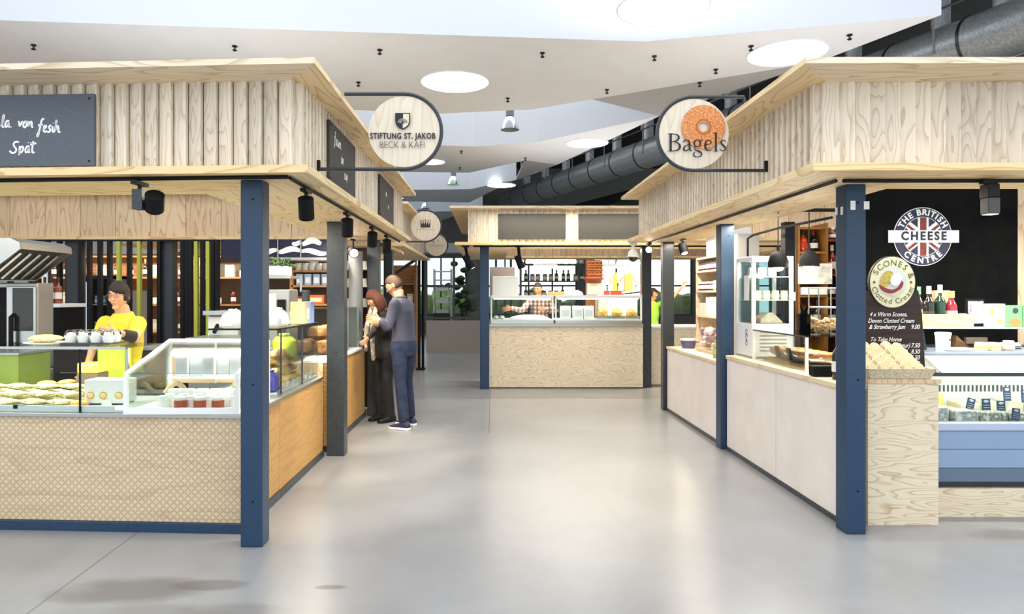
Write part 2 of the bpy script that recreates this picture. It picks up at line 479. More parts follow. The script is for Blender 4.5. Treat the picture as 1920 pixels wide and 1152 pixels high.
# bell lamps hanging in the light wells
M['bell'] = mat('bell_reflector', 'dfe3e6', .12, .85)
M['bulb'] = mat('lamp_glow', 'ffffff', .5, emit=10)
def bell(u, v, Y, lb):
    p = at(u, v, Y); t = thing('bell_lamp', lb, 'lamp', p, 'hanging bell lamps')
    MB().lathe(p, [(.16, -.16), (.15, -.1), (.11, 0), (.06, .06), (.055, .07), (.0, .071)][:5], 20).build('reflector', M['bell'], t)
    MB().lathe(p, [(.07, .07), (.07, .2)], 14).build('housing', M['grey'], t)
    MB().lathe(p, [(.14, -.155), (.14, -.145)], 16).build('diffuser', M['bulb'], t)
    MB().cyl(p + V((0, 0, .2)), p + V((0, 0, 5.8 - p.z)), .012, n=6).build('rod', M['grey'], t)
for y_ in (11.6, 17.6, 23.4): struct(MB().box(-8, 1.0 if y_ < 20 else -1.2, y_ - .05, y_ + .05, 5.8, 5.9).build('ceiling', M['riser'], smooth=False))
bell(956, 226, 11.6, 'nearest hanging bell lamp between the bakery and bagel signs')
bell(850, 335, 17.6, 'bell lamp hanging beyond the bakery sign in the second well')
bell(797, 383, 23.4, 'farthest bell lamp above the crown sign')

# ducts on the open side
M['galv'] = noisy('galvanised_duct', '9ba1a6', 'b9bfc4', 30, .35, metal=.4)
P0, P1 = V((9.0, 4.4, 5.2)), V((.6, 26.6, 5.2))
DD = (P1 - P0); L = DD.length; dn = DD.normalized(); RD = .37
dt = thing('ventilation_duct', 'long round galvanised duct running over the right stalls to the back', 'duct', P0)
MB().cyl(P0, P1, RD, n=36).build('pipe', M['galv'], dt)
q = 1.2
for k in range(19):
    pos = P0 + dn * (1.0 + k * q)
    MB().tube([pos - dn * .02, pos + dn * .02], RD + .012, 36).build('seam_ring', mat('duct_ring', '4e5357', .35, .8), dt)
for k in range(13):
    pos = P0 + dn * (3.2 + k * 1.55)
    if k == 0: pos = P0 + dn * 5.4
    MB().cyl(pos + V((0, 0, RD * .8)), pos + V((0, 0, 1.4)), .13, n=16).build('branch_pipe', M['galv'], dt)
for k in range(12):
    pos = P0 + dn * (2.2 + k * 1.9)
    MB().tube([pos + V((-.4, 0, 1.4)), pos + V((-.4, 0, -.1))], .014, 6).build('hanger_rod', M['grey'], dt)
d2 = thing('rectangular_duct', 'dark rectangular duct running beneath the round duct', 'duct', P0 + V((1.2, 0, -.9)))
A, B2 = P0 + V((1.7, .3, -.75)), P0.lerp(P1, .9) + V((1.7, .3, -.75))
sd = V((-dn.y, dn.x, 0)) * .45
MB().loft([[p - sd, p + sd, p + sd + V((0, 0, .3)), p - sd + V((0, 0, .3))] for p in (A, B2)]).build('casing', mat('dark_duct', '2c2e30', .5, .4), d2)
tr = thing('cable_tray', 'thin steel cable tray along the edge of the ceiling', 'cable tray', (4.9, 7, 4.9))
a0, a1 = V((5.25, 7.0, 4.75)), V((.55, 19.4, 4.75))
for dz in (0,): MB().tube([a0 + V((0, 0, dz)), a1 + V((0, 0, dz))], .014, 6).build('rail', M['dpost'], tr)
for k in range(9):
    p = a0.lerp(a1, (k + .5) / 9); MB().tube([p, p + V((0, 0, 1.75))], .018, 6).build('hanger_rod', M['grey'], tr)

# ---------------------------------------------------------------- stall canopies
def wedges(b, p0, p1, z0, z1, n, out, depth=.04):
    """Vertical boards, each tilted out a little at one edge, along p0-p1."""
    p0 = V(p0); p1 = V(p1); o = V(out) * depth; d = (p1 - p0) / n
    for k in range(n):
        a = p0 + d * k; c = p0 + d * (k + 1) - d * .05
        b.prism([(a.x, a.y, z0), (c.x, c.y, z0), (c.x + o.x, c.y + o.y, z0), (c.x + o.x - d.x * .14, c.y + o.y - d.y * .14, z0), (a.x + o.x * .1, a.y + o.y * .1, z0)], (0, 0, z1 - z0))

def slats(b, p0, p1, z0, z1, n, out, depth=.045):
    """Upright square slats standing off a backing board along p0-p1."""
    p0 = V(p0); p1 = V(p1); o = V(out[:2]); d = (p1 - p0) / n; u = o * depth
    b.prism([(p0.x, p0.y, z0), (p1.x, p1.y, z0), (p1.x - o.x * .02, p1.y - o.y * .02, z0), (p0.x - o.x * .02, p0.y - o.y * .02, z0)], (0, 0, z1 - z0))
    for k in range(n):
        a = p0 + d * (k + .25) + o * .001; c = p0 + d * (k + .75) + o * .001
        b.prism([(a.x, a.y, z0), (c.x, c.y, z0), (c.x + u.x, c.y + u.y, z0), (a.x + u.x, a.y + u.y, z0)], (0, 0, z1 - z0))

def canopy(label, x0, x1, y0, y1, zs, zr, inx0, inx1, iny0, iny1, ring, xf=None, nb=(24, 54), mats=None, hole=None):
    """Timber canopy of a stall: roof board, boarded fascia, lower slab with a ring soffit around an open middle."""
    m = mats or {}
    t = thing('stall_canopy', label, 'stall canopy', ((x0 + x1) / 2, (y0 + y1) / 2, zs), 'timber stall canopies')
    fx0, fx1, fy0, fy1 = x0 + inx0, x1 - inx1, y0 + iny0, y1 - iny1
    def frame(nm, ma, mb, bx0, bx1, by0, by1, hx0, hx1, hy0, hy1, z0, z1):
        # four boards with mitred corners round a hole
        for k, P in enumerate(([(bx0, by0), (bx1, by0), (hx1, hy0), (hx0, hy0)], [(bx0, by1), (hx0, hy1), (hx1, hy1), (bx1, by1)],
                  [(bx1, by0), (bx1, by1), (hx1, hy1), (hx1, hy0)], [(bx0, by0), (hx0, hy0), (hx0, hy1), (bx0, by1)])):
            MB(xf).prism([(x, y, z0) for x, y in P], (0, 0, z1 - z0)).build(nm, ma if k < 2 else mb, t, False)
    frame('roof_board', m.get('rx', M['plyx']), m.get('ry', M['plyy']), x0, x1, y0, y1, fx0 + .25, fx1 - .25, fy0 + .25, fy1 - .25, zr, zr + .035)
    b = MB(xf)
    wedges(b, (fx0, fy0), (fx1, fy0), zs + .045, zr, nb[0], (0, -1, 0)); b.build('fascia', m.get('f', M['ply']), t, False)
    b = MB(xf)
    slats(b, (fx1, fy0), (fx1, fy1), zs + .045, zr, nb[1], (1, 0, 0)); b.build('fascia', m.get('f', M['ply']), t, False)
    b = MB(xf)
    slats(b, (fx0, fy1), (fx0, fy0), zs + .045, zr, nb[1], (-1, 0, 0)); b.build('fascia', m.get('f', M['ply']), t, False)
    b = MB(xf)                                        # inner lining of square plywood sheets, facing the open middle
    hx0, hx1, hy0, hy1 = ring
    n = round((fx1 - fx0) / .47)
    for k in range(n):
        xa = fx0 + (fx1 - fx0) * k / n; xb = fx0 + (fx1 - fx0) * (k + 1) / n - .008
        b.box(xa, xb, fy1 - .12, fy1 - .1, zs + .047, zr)
    for k in range(7):
        ya = fy0 + (fy1 - fy0) * k / 7; yb = fy0 + (fy1 - fy0) * (k + 1) / 7 - .008
        b.box(fx1 - .06, fx1 - .04, ya, yb, zs + .05, zr); b.box(fx0 + .04, fx0 + .06, ya, yb, zs + .05, zr)
    b.box(fx0, fx1, fy0 + .04, fy0 + .06, zs + .05, zr)
    b.build('lining', M['band'], t, False)
    sx0, sx1, sy0, sy1 = x0 + .08, x1 - (.06 if inx1 > .1 else 0), y0 + .08, y1 - .03
    frame('soffit', m.get('sx', M['warm']), m.get('sy', M['plyy']), sx0, sx1, sy0, sy1, hx0, hx1, hy0, hy1, zs, zs + .045)
    return t
SK = lambda p: V((p.x, p.y + .06 * max(0, -1.0 - p.x) * max(0, 1 - (p.y - 3.85) / 5.2), p.z))
canopy('big pale plywood canopy of the bakery stall with a grey chalkboard on its front', -7.4, -1.0, 3.85, 9.0, 2.26, 2.86, .25, .215, .33, .05, (-6.9, -2.0, 4.75, 8.75), SK, (63, 56))
cche = canopy('pale plywood canopy of the cheese stall on the aisle side of the black back wall', 1.77, 6.2, 3.85, 9.35, 2.27, 2.86, .275, .25, .375, .05, (2.67, 5.6, 4.62, 8.95), None, (42, 58))
# (the aisle side of the cheese stall is its x0 side)
cfar = canopy('timber canopy with two blank chalkboards over the stall at the end of the aisle', -.67, 5.6, 10.85, 15.5, 2.36, 2.94, .33, .25, .25, .05, (.3, 5.0, 11.9, 14.8), None, (58, 40), {'f': M['ply'], 'sx': M['warm']})
canopy('timber canopy of the stall behind the bakery, seen past its far end', -5.4, -1.2, 9.75, 14.0, 2.26, 2.86, .25, .215, .3, .05, (-4.9, -1.9, 10.5, 13.4), None, (40, 44))

for y in (13.2, 13.9): MB().box(-.25, 5.2, y - .03, y + .03, 2.976, 3.0).build('lamp_rail', M['grey'], cfar, False)
MB().box(2.6, 3.15, 5.885, 5.915, 2.272, 2.3).build('lamp_rail', M['black'], cche, False)
# posts
def post(x0, x1, y0, y1, h, label, m='post', screws=True, z0=0):
    t = thing('support_post', label, 'post', ((x0 + x1) / 2, (y0 + y1) / 2, z0), 'steel stall posts')
    MB().box(x0, x1, y0, y1, z0, h - .001).build('shaft', M[m], t, False, .006)
    if screws:
        for z in (h - .12, 1.0, .28): MB().cyl(((x0 + x1) / 2 + .01, y0 - .004, z), ((x0 + x1) / 2 + .01, y0 + .004, z), .006, n=10).build('screw', M['blackm'], t)
    return t
post(-1.545, -1.41, 4.195, 4.33, 2.26, 'blue steel corner post of the bakery stall, nearest on the left')
post(-1.59, -1.42, 6.57, 6.72, 2.26, 'dark steel post between the two carved panels of the bakery', 'dpost')
post(-1.6, -1.445, 8.75, 8.9, 2.26, 'dark steel post right behind the couple, at the far end of the bakery', 'dpost')
pr = post(2.296, 2.424, 4.42, 4.56, 2.27, 'blue steel corner post of the cheese stall, beside the scone menu')
for u0, u1, v0, v1 in ((1594, 1603, 377, 394), (1619, 1629, 378, 393)):
    a, b_ = at(u0, v1, 4.42), at(u1, v0, 4.42); MB().box(a.x, b_.x, 4.413, 4.4185, a.z, b_.z).build('tape_strip', M['white'], pr)
for y, v0, v1 in ((4.46, 389, 404), (4.53, 388, 402)): MB().box(2.2895, 2.2955, y, y + .022, gz(v1, 4.5), gz(v0, 4.5)).build('tape_strip', M['white'], pr)
post(2.305, 2.44, 6.87, 7.02, 2.27, 'dark blue post between the white fridge and the jar shelf')
post(2.31, 2.46, 9.2, 9.34, 2.27, 'dark post at the far end of the cheese stall, beside the jar shelf', 'dpost')
post(-.195, -.045, 11.27, 11.42, 2.36, 'blue steel post at the left end of the far plywood counter')
post(2.52, 2.68, 11.45, 11.6, 2.36, 'dark brown-grey post at the right end of the far plywood counter', 'dpost')
post(-5.45, -5.27, 8.715, 8.87, 2.26, 'dark rear post beside the steel oven hood', 'dpost')
post(-4.25, -4.08, 8.715, 8.87, 2.26, 'wide dark post in the middle of the rear slat screen', 'dpost')
post(-1.57, -1.44, 9.9, 10.03, 2.26, 'dark post of the stall behind the bakery, past the couple', 'dpost')
# ---------------------------------------------------------------- small goods used in several places
def bottle(label, body='1d2420', lab='e8e4da', cap='2a2a2a', h=.30, r=.037, cat='bottle', group=None, name='bottle', neck=.33, labz=(.18, .42)):
    t = thing(name, label, cat, (0, 0, 0), group)
    b = MB().lathe((0, 0, 0), [(r * .9, 0), (r, .008), (r, h * .55), (r * .85, h * .62), (r * neck * 1.15, h * .72), (r * neck, h * .78), (r * neck, h * .97)], 14)
    b.build('glass_body', mat('bottle_' + body, body, .12, coat=.5), t)
    MB().lathe((0, 0, 0), [(r * 1.02, h * labz[0]), (r * 1.02, h * labz[1])], 14).build('paper_label', mat('label_' + lab, lab, .6), t)
    MB().lathe((0, 0, 0), [(r * neck * 1.25, h * .8), (r * neck * 1.25, h), (r * neck, h * 1.005)], 12).build('cap', mat('cap_' + cap, cap, .4), t)
    return Rep(t)

def jar(label, body='c9c2b2', lid='2c2c30', h=.09, r=.032, lab='f2efe8', group=None, name='glass_jar', cat='jar'):
    t = thing(name, label, cat, (0, 0, 0), group)
    MB().lathe((0, 0, 0), [(r * .9, 0), (r, .006), (r, h * .75), (r * .85, h * .82)], 12).build('jar_body', mat('jar_' + body, body, .15), t)
    MB().lathe((0, 0, 0), [(r * .92, h * .8), (r * .92, h), (r * .88, h * 1.01)], 12).build('lid', mat('cap_' + lid, lid, .4), t)
    if lab: MB().lathe((0, 0, 0), [(r * 1.02, h * .2), (r * 1.02, h * .62)], 12).build('paper_label', mat('label_' + lab, lab, .6), t)
    return Rep(t)

def carton(label, col, size, name='carton', cat='box', group=None, panel=None, bev=.004):
    t = thing(name, label, cat, (0, 0, 0), group)
    a, b_, c = size
    MB().box(-a / 2, a / 2, -b_ / 2, b_ / 2, 0, c).build('box_body', mat('carton_' + col, col, .6), t, False, bev)
    if panel: MB().box(-a * .36, a * .36, -b_ / 2 - .002, -b_ / 2, c * .2, c * .7).build('printed_panel', mat('label_' + panel, panel, .6), t, False)
    return Rep(t)

def blob_bag(label, m, size, name='paper_bag', cat='bag', group=None, seed=1, tie=None):
    r_ = random.Random(seed); b = MB(); n = 14; rings = []
    for i, (q, z) in enumerate(((.75, 0), (1, .12), (1.02, .4), (.9, .68), (.62, .84), (.3, .9), (.42, 1.0))):
        rings.append([V((size[0] / 2 * q * cos(2 * pi * j / n) * (1 + r_.uniform(-.14, .14)), size[1] / 2 * q * sin(2 * pi * j / n) * (1 + r_.uniform(-.14, .14)), size[2] * z + (r_.uniform(-.05, .05) * size[2] if 0 < i else 0))) for j in range(n)])
    b.loft(rings)
    o = b.build(name, m, org=(0, 0, 0)); tag(o, label, cat, group)
    return Rep(o)

def bread(label, m, size, name='bread_roll', cat='bread', group=None, seed=1, jit=.06, slash=None):
    r_ = random.Random(seed)
    o = MB().ell((0, 0, size[2] / 2), (size[0] / 2, size[1] / 2, size[2] / 2), 14, None, jit, r_).build(name, m, org=(0, 0, 0))
    tag(o, label, cat, group)
    return Rep(o)

def light_track(label, pts):
    o = MB().tube(pts, .012, 4).build('light_track', M['black']); return tag(o, label, 'light track')

M['lens'] = mat('spot_lens', 'fff6e4', .3, emit=14)
def spot(label, p, aim, drop=.08, can=.045, ln=.13, watt=0, col=(1, .86, .66), lit=False, boxy=False, angle=70):
    """Track spot: adapter, stem, driver box and a can aimed at a point; watt > 0 adds the lamp's own light."""
    p = V(p); t = thing('track_spotlight', label, 'spotlight', p, 'track spotlights')
    MB().box(p.x - .02, p.x + .02, p.y - .07, p.y + .07, p.z - .022, p.z).build('track_adapter', M['black'], t)
    MB().cyl(p, p - V((0, 0, drop)), .012).build('stem', M['black'], t)
    c = p - V((0, 0, drop + can * .7)); d = (V(aim) - c).normalized()
    if boxy: MB().box(c.x - .03, c.x + .03, c.y - .035, c.y + .035, c.z - .07, c.z + .05).build('driver_box', M['dpost'], t)
    q = d.to_track_quat('Z', 'Y').to_matrix()
    MB().lathe(c + V((.09, 0, -.02)) if boxy else c, [(can * .8, -ln * .45), (can, -ln * .4), (can, ln * .5), (can * .9, ln * .55), (can * .8, ln * .45)], 18, q).build('can', M['blackm'], t)
    e = (c + V((.09, 0, -.02)) if boxy else c) + d * (ln * .48)
    MB().lathe(e, [(can * .8, 0), (can * .78, .004)], 16, q).build('lens', M['lens'] if lit else mat('dim_lens', 'd8cfc0', .3, emit=1.2), t)
    if watt:
        l = bpy.data.lights.new('spotlight', 'SPOT'); l.energy = watt; l.color = col; l.spot_size = radians(angle); l.spot_blend = .6; l.shadow_soft_size = .03
        lo = bpy.data.objects.new('spotlight_lamp', l); C.objects.link(lo)
        lo.location = e + d * .02; lo.rotation_euler = d.to_track_quat('-Z', 'Y').to_euler()
    return t

# ---------------------------------------------------------------- bakery stall (left)
SKF = lambda p: V((p.x, p.y + .06 * max(0, -1.0 - p.x) * max(0, 1 - (p.y - 3.85) / 5.2), p.z))
def sky_(x, y): return y + .06 * max(0, -1.0 - x) * max(0, 1 - (y - 3.85) / 5.2)

t = thing('bakery_counter', 'long bakery counter with carved rosette front, left foreground', 'counter', (-3.3, 4.8, 0))
MB(SKF).box(-5.0, -1.63, 4.42, 4.46, .062, .745).build('front_panel', M['carvx'], t, False)
MB(SKF).box(-5.0, -1.6, 4.39, 4.45, 0, .06).build('base_rail', M['post'], t, False)
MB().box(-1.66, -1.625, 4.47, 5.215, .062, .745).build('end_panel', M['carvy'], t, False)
MB().box(-1.66, -1.61, 4.46, 5.215, 0, .06).build('base_rail', M['dpost'], t, False)
MB(SKF).box(-5.0, -1.665, 4.465, 5.15, .05, .745).build('carcass', M['band'], t, False)
MB(SKF).box(-5.0, -1.6, 4.4, 5.2, .746, .772).build('worktop', M['brushed'], t, False, .003)
t = thing('bakery_counter', 'bakery side counter with carved front right behind the blue corner post', 'counter', (-1.95, 5.8, 0))
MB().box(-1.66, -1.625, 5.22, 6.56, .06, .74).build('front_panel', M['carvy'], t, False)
MB().box(-1.66, -1.61, 5.22, 6.56, 0, .058).build('base_rail', M['dpost'], t, False)
MB().box(-2.3, -1.665, 5.22, 6.56, .05, .744).build('carcass', M['band'], t, False)
MB().prism([(-2.3, sky_(-2.3, 5.2) + .002, .746), (-1.615, sky_(-1.615, 5.2) + .002, .746), (-1.615, 6.56, .746), (-2.3, 6.56, .746)], (0, 0, .024)).build('worktop', M['brushed'], t, False, .003)
t = thing('bakery_counter', 'short carved counter between the second post and the post behind the couple', 'counter', (-1.95, 7.7, 0))
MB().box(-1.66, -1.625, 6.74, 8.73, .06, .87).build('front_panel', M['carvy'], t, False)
MB().box(-1.66, -1.61, 6.74, 8.73, 0, .058).build('base_rail', M['dpost'], t, False)
MB().box(-2.21, -1.665, 6.74, 8.5, .05, .874).build('carcass', M['band'], t, False)
MB().box(-2.215, -1.61, 6.74, 8.5, .876, .905).build('worktop', M['white'], t, False, .003)

# glass display case on the front counter
t = thing('glass_display_case', 'low glass display case of the bakery full of flat pastries', 'display case', (-3.6, 4.7, .772))
MB(SKF).box(-4.95, -2.42, 4.43, 4.438, .774, 1.195).build('front_pane', M['pane'], t, False)
MB(SKF).box(-4.95, -2.42, 4.43, 4.95, 1.197, 1.205).build('top_pane', M['pane'], t, False)
b = MB(SKF); b.box(-4.95, -2.42, 4.424, 4.434, 1.192, 1.209); b.build('top_edge_strip', M['steel'], t, False)
for x in (-2.728, -4.2): MB(SKF).box(x - .004, x + .004, 4.424, 4.44, .774, 1.195).build('divider', M['black'], t, False)
MB(SKF).box(-4.95, -2.42, 4.44, 5.1, .774, .79).build('base_tray', M['white'], t, False)
MB(SKF).box(-4.95, -2.5, 4.44, 4.455, .79, .815).build('price_rail', M['whitem'], t, False)
MB().box(-2.45, -2.43, 4.56, 4.58, .774, 1.2).build('corner_bar', M['steel'], t)

# flat seeded pastries, each one separate
M['pastry'] = noisy('pastry_crust', 'f0e4b8', 'd9cf96', 45, .6, .004, c3='b9a468')
M['toast'] = noisy('toasted_crust', 'e2bd72', 'c98f45', 30, .6, .004)
b = MB(); r_ = random.Random(5); rings = []
for i in range(9):
    q = i / 8; w_ = .045 * (sin(pi * min(.97, max(.03, q))) ** .45); tw = .4 * sin(q * 9)
    rings.append([V((-.09 + .18 * q, .8 * (w_ * cos(2 * pi * j / 10 + tw)) * 1.1, .018 + .019 * sin(2 * pi * j / 10) * (w_ / .045) + r_.uniform(-.003, .003))) for j in range(10)])
b.loft(rings)
rp = Rep(tag(b.build('pastry', M['pastry'], org=(0, 0, 0)), 'x', 'pastry'))
k = 0
plan = [(-.15, 0, 4, 0), (-.05, 0, 4, .05), (.05, 0, 4, 0), (-.1, .046, 4, .03), (0, .046, 4, .06), (-.05, .092, 4, .02)]
for row, (dy, z, n, ox) in enumerate(plan):
    for i in range(n):
        x = -3.57 + i * .196 + ox + r_.uniform(-.004, .004); k += 1
        rp.place((x, sky_(x, 4.78) + dy, .797 + z), r_.uniform(-.05, .05),
                 'flat seeded pastry in the heap behind the front glass of the bakery case', 'seeded pastries in the bakery case')
b = MB(); b.add([(0, 0, 0)], [])
rt = bread('x', M['toast'], (.13, .08, .045), 'filled_roll', 'bread')
for i, (u, v, Y) in enumerate(((150, 764, 4.66), (88, 720, 5.04), (126, 718, 5.05))):
    p = at(u, v, Y); rt.place((p.x, p.y, max(.79, p.z - .02)), i * .4, 'golden brown filled roll at the right end of the pastry heap', 'filled rolls in the bakery case')
for u0, u1, lb in ((23, 48, 'left'), (78, 111, 'right')):
    Y = sky_(-3.2, 4.43); o = MB().box(gx(u0, Y), gx(u1, Y), sky_(-3.2, 4.438), sky_(-3.2, 4.4425), .792, .818).build('price_tag', M['blackm'], smooth=False)
    tag(o, '%s of the two black price tags on the white bakery case rail' % lb, 'price tag', 'price tags in the bakery case')

# white carton with round windows
Y = 4.72
a = at(158, 713, Y); c_ = at(234, 757, Y)
t = thing('pastry_carton', 'white carton with round windows showing yellow tartlets', 'box', ((a.x + c_.x) / 2, Y + .1, c_.z))
MB().box(a.x, c_.x, Y, Y + .16, c_.z, a.z).build('box_body', M['white'], t, False, .004)
for u in (170, 194, 223):
    p = at(u, 742, Y); MB().lathe((p.x, Y - .001, p.z), [(.026, 0), (.026, .004)], 18, Matrix.Rotation(pi / 2, 3, 'X')).build('window', mat('card_inner', 'd9a860', .7), t)
    MB().ell((p.x, Y - .006, p.z), (.021, .008, .02), 12).build('tartlet', mat('custard', 'f0d488', .5), t)
p = at(192, 760, 4.66); MB().box(p.x - .035, p.x + .035, Y - .012, Y - .002, p.z - .01, p.z + .03).build('price_card', M['white'], t, False)
o = MB().box(a.x + .01, c_.x - .01, Y + .01, Y + .15, .791, c_.z - .001).build('serving_block', mat('dark_slab', '332a26', .5), smooth=False); tag(o, 'dark wooden block under the white tartlet carton', 'block')
Y = 5.02
a = at(147, 681, Y); c_ = at(186, 700, Y)
t = thing('pastry_tray', 'tray of yellow glazed slices beside the server', 'tray', ((a.x + c_.x) / 2, Y, c_.z - .08))
MB().box(a.x, c_.x, Y - .02, Y + .12, c_.z - .18, c_.z).build('stand', mat('tray_brown', '6b5846', .5), t, False)
MB().box(a.x, c_.x, Y - .02, Y + .12, c_.z, a.z).build('slices', noisy('yellow_glaze', 'e8d23a', 'f3e76a', 40, .4, .003), t, False, .01)

# items resting on the glass top
M['film'] = glass('plastic_film', 'f4f6f6', 1.6)
p = V((-3.14, 4.7, 1.206))
pl = thing('serving_plate', 'oval plate with a pale flatbread on the glass top of the bakery case', 'plate', (p.x, sky_(p.x, 4.7), 1.206))
MB().lathe((p.x, sky_(p.x, 4.7), 1.206), [(.08, 0), (.14, .012), (.14, .016), (.08, .008)], 24).build('plate', M['whitem'], pl)
MB().ell((p.x, sky_(p.x, 4.7), 1.245), (.115, .08, .03), 14, None, .07, random.Random(2)).build('flatbread', M['pastry'], pl)
tr = thing('serving_tray', 'dark tray the server steadies on the glass top', 'tray', (-2.88, 4.78, 1.21))
MB().obox((-2.82, 4.84, 1.213), (.335, .24, .012)).build('tray_plate', M['dpost'], tr, False, .003)
cup = thing('dessert_cup', 'x', 'cup', (0, 0, 0))
MB().lathe((0, 0, 0), [(.03, 0), (.042, .05), (.036, .05), (.026, .004)], 14).build('cup_body', mat('milky_plastic', 'f4f4f2', .3), cup)
MB().lathe((0, 0, 0), [(.041, .05), (.036, .075), (.02, .09), (.0, .094)][:3], 14).build('dome_lid', M['film'], cup)
MB().ell((0, 0, .052), (.03, .03, .02), 10).build('cream', mat('whipped_cream', 'fbfaf6', .6), cup)
cup = Rep(cup)
for i in range(8):
    cup.place((-2.94 + (i % 4) * .0875, 4.768 + (i // 4) * .087, 1.22), 0, 'clear domed dessert cup on the dark tray in front of the server', 'dessert cups on the tray')

# white framed sloping cold case
t = thing('cold_display_case', 'white framed sloping glass case of desserts next to the blue corner post', 'display case', (-2.0, 4.75, .772))
x0, x1 = -2.385, -1.66
ya, yb, za, zb = 4.455, 5.06, 1.04, 1.215
fr = MB()
r0 = .013
for x in (x0, x1):
    fr.box(x - r0, x + r0, ya - r0, ya + r0, .8155, za); fr.tube([(x, ya, za), (x, yb, zb)], r0 * 1.2, 4); fr.box(x - r0, x + r0, yb - r0, yb + r0, .774, zb)
fr.box(x0 - r0, x1 + r0, ya - r0, ya + r0, .774, .815); fr.box(x0, x1, yb - r0, yb + r0, zb - r0, zb + r0); fr.box(x0 - r0, x0 + r0, ya + r0 + .001, yb - r0 - .001, .774, .80); fr.box(x1 - r0, x1 + r0, ya + r0 + .001, yb - r0 - .001, .774, .80)
fr.build('frame', M['whitem'], t)
MB().box(x0, x1, ya + .002, ya + .008, .815, za).build('front_pane', M['pane'], t, False)
MB().prism([(x0, ya, za), (x1, ya, za), (x1, yb, zb), (x0, yb, zb)], (0, .003, -.006)).build('sloping_pane', M['pane'], t, False)
for x in (x0 - .003, x1 - .003): MB().prism([(x, ya, .80), (x, yb, .80), (x, yb, zb), (x, ya, za)], (.006, 0, 0)).build('side_pane', M['pane'], t, False)
MB().box(x0, x1, ya + .02, yb, .776, .79).build('floor_tray', M['whitem'], t, False)
MB().box(x0 + .1, x1 - .02, 4.80, 5.03, .96, .968).build('glass_shelf', M['whitem'], t, False)
MB().box(x0, x1, yb + .005, yb + .025, .9, zb - .05).build('back_panel', mat('pinkish_panel', 'd9b48f', .6), t, False)
for x in (-2.05, -1.83): MB().box(x, x + .012, yb - .01, yb + .004, .9, zb).build('back_bar', M['whitem'], t, False)
yog = jar('x', 'f6f1ea', 'f5f3f0', .085, .036, None, name='yoghurt_pot', cat='pot')
for i in range(12):
    x = -2.2 + (i % 6) * .095; row = i // 6
    yog.place((x, 4.58 + row * .09, .791), 0, 'white dessert pot on the floor of the sloping cold case', 'white pots in the cold case')
jm = jar('x', 'c05a3c', 'f4efe8', .085, .04, None, name='dessert_jar')
for x in (-2.06, -1.93, -1.81): jm.place((x, 4.515, .791), 0, 'jar with a red fruit layer at the front of the cold case', 'red fruit jars in the cold case')
pk = carton('x', 'f5f3ee', (.09, .06, .15), 'white_packet', 'packet', panel='e4e6ea')
for i in range(6): pk.place((-2.225 + i * .098, 4.92 + (i % 2) * .02, .9685), r_.uniform(-.15, .15), 'white printed packet on the upper shelf of the cold case', 'white packets in the cold case')
pk2 = carton('x', 'fbf8f2', (.08, .05, .11), 'white_packet', 'packet', panel='e9dfd2')
for i in range(6): pk2.place((-2.2 + i * .095, 4.74, .791), r_.uniform(-.2, .2), 'cream packet in the back row of the cold case floor', 'cream packets in the cold case')
o = MB().box(-2.2, -1.95, 4.86, 4.885, 1.125, 1.15).build('purple_strip', mat('lilac_ribbon', '9a86c4', .5)); 
tag(o, 'lilac paper strip lying on the packets in the cold case', 'strip')
o = MB().tube([(-2.34 + .03 * i, 4.9, .82 + .1 * sin(i * .5 + .3)) for i in range(6)], .02, 8).build('paper_roll', mat('peach_paper', 'f0cfa6', .6)); tag(o, 'peach coloured paper roll at the left end of the cold case', 'paper roll')

# chalkboards of the bakery
def board(label, c, rt, w_, h_, m='slate', writing=None, d=.02):
    R3 = V(rt).normalized(); nrm = R3.cross(V((0, 0, 1)))
    t = thing('chalkboard', label, 'chalkboard', c, 'chalkboards on the canopies')
    P = [V(c) + R3 * (w_ / 2 * sx) + V((0, 0, h_ / 2 * sz)) for sx, sz in ((-1, -1), (1, -1), (1, 1), (-1, 1))]
    MB().prism(P, nrm * d).build('slate_panel', M[m], t, False, .002)
    Mx = face(V(c) + nrm * (d + .0005), R3)
    for sx in (-1, 1):
        for sz in (-1, 1):
            q = Mx @ V((sx * (w_ / 2 - .03), sz * (h_ / 2 - .03), 0)); MB().cyl(q, q + nrm * .003, .006).build('screw', M['blackm'], t)
    if writing:
        for wf in (writing if isinstance(writing, list) else [writing]):
            b = MB(); wf(b, Mx); b.build('chalk_writing', M['chalk'], t)
    return t
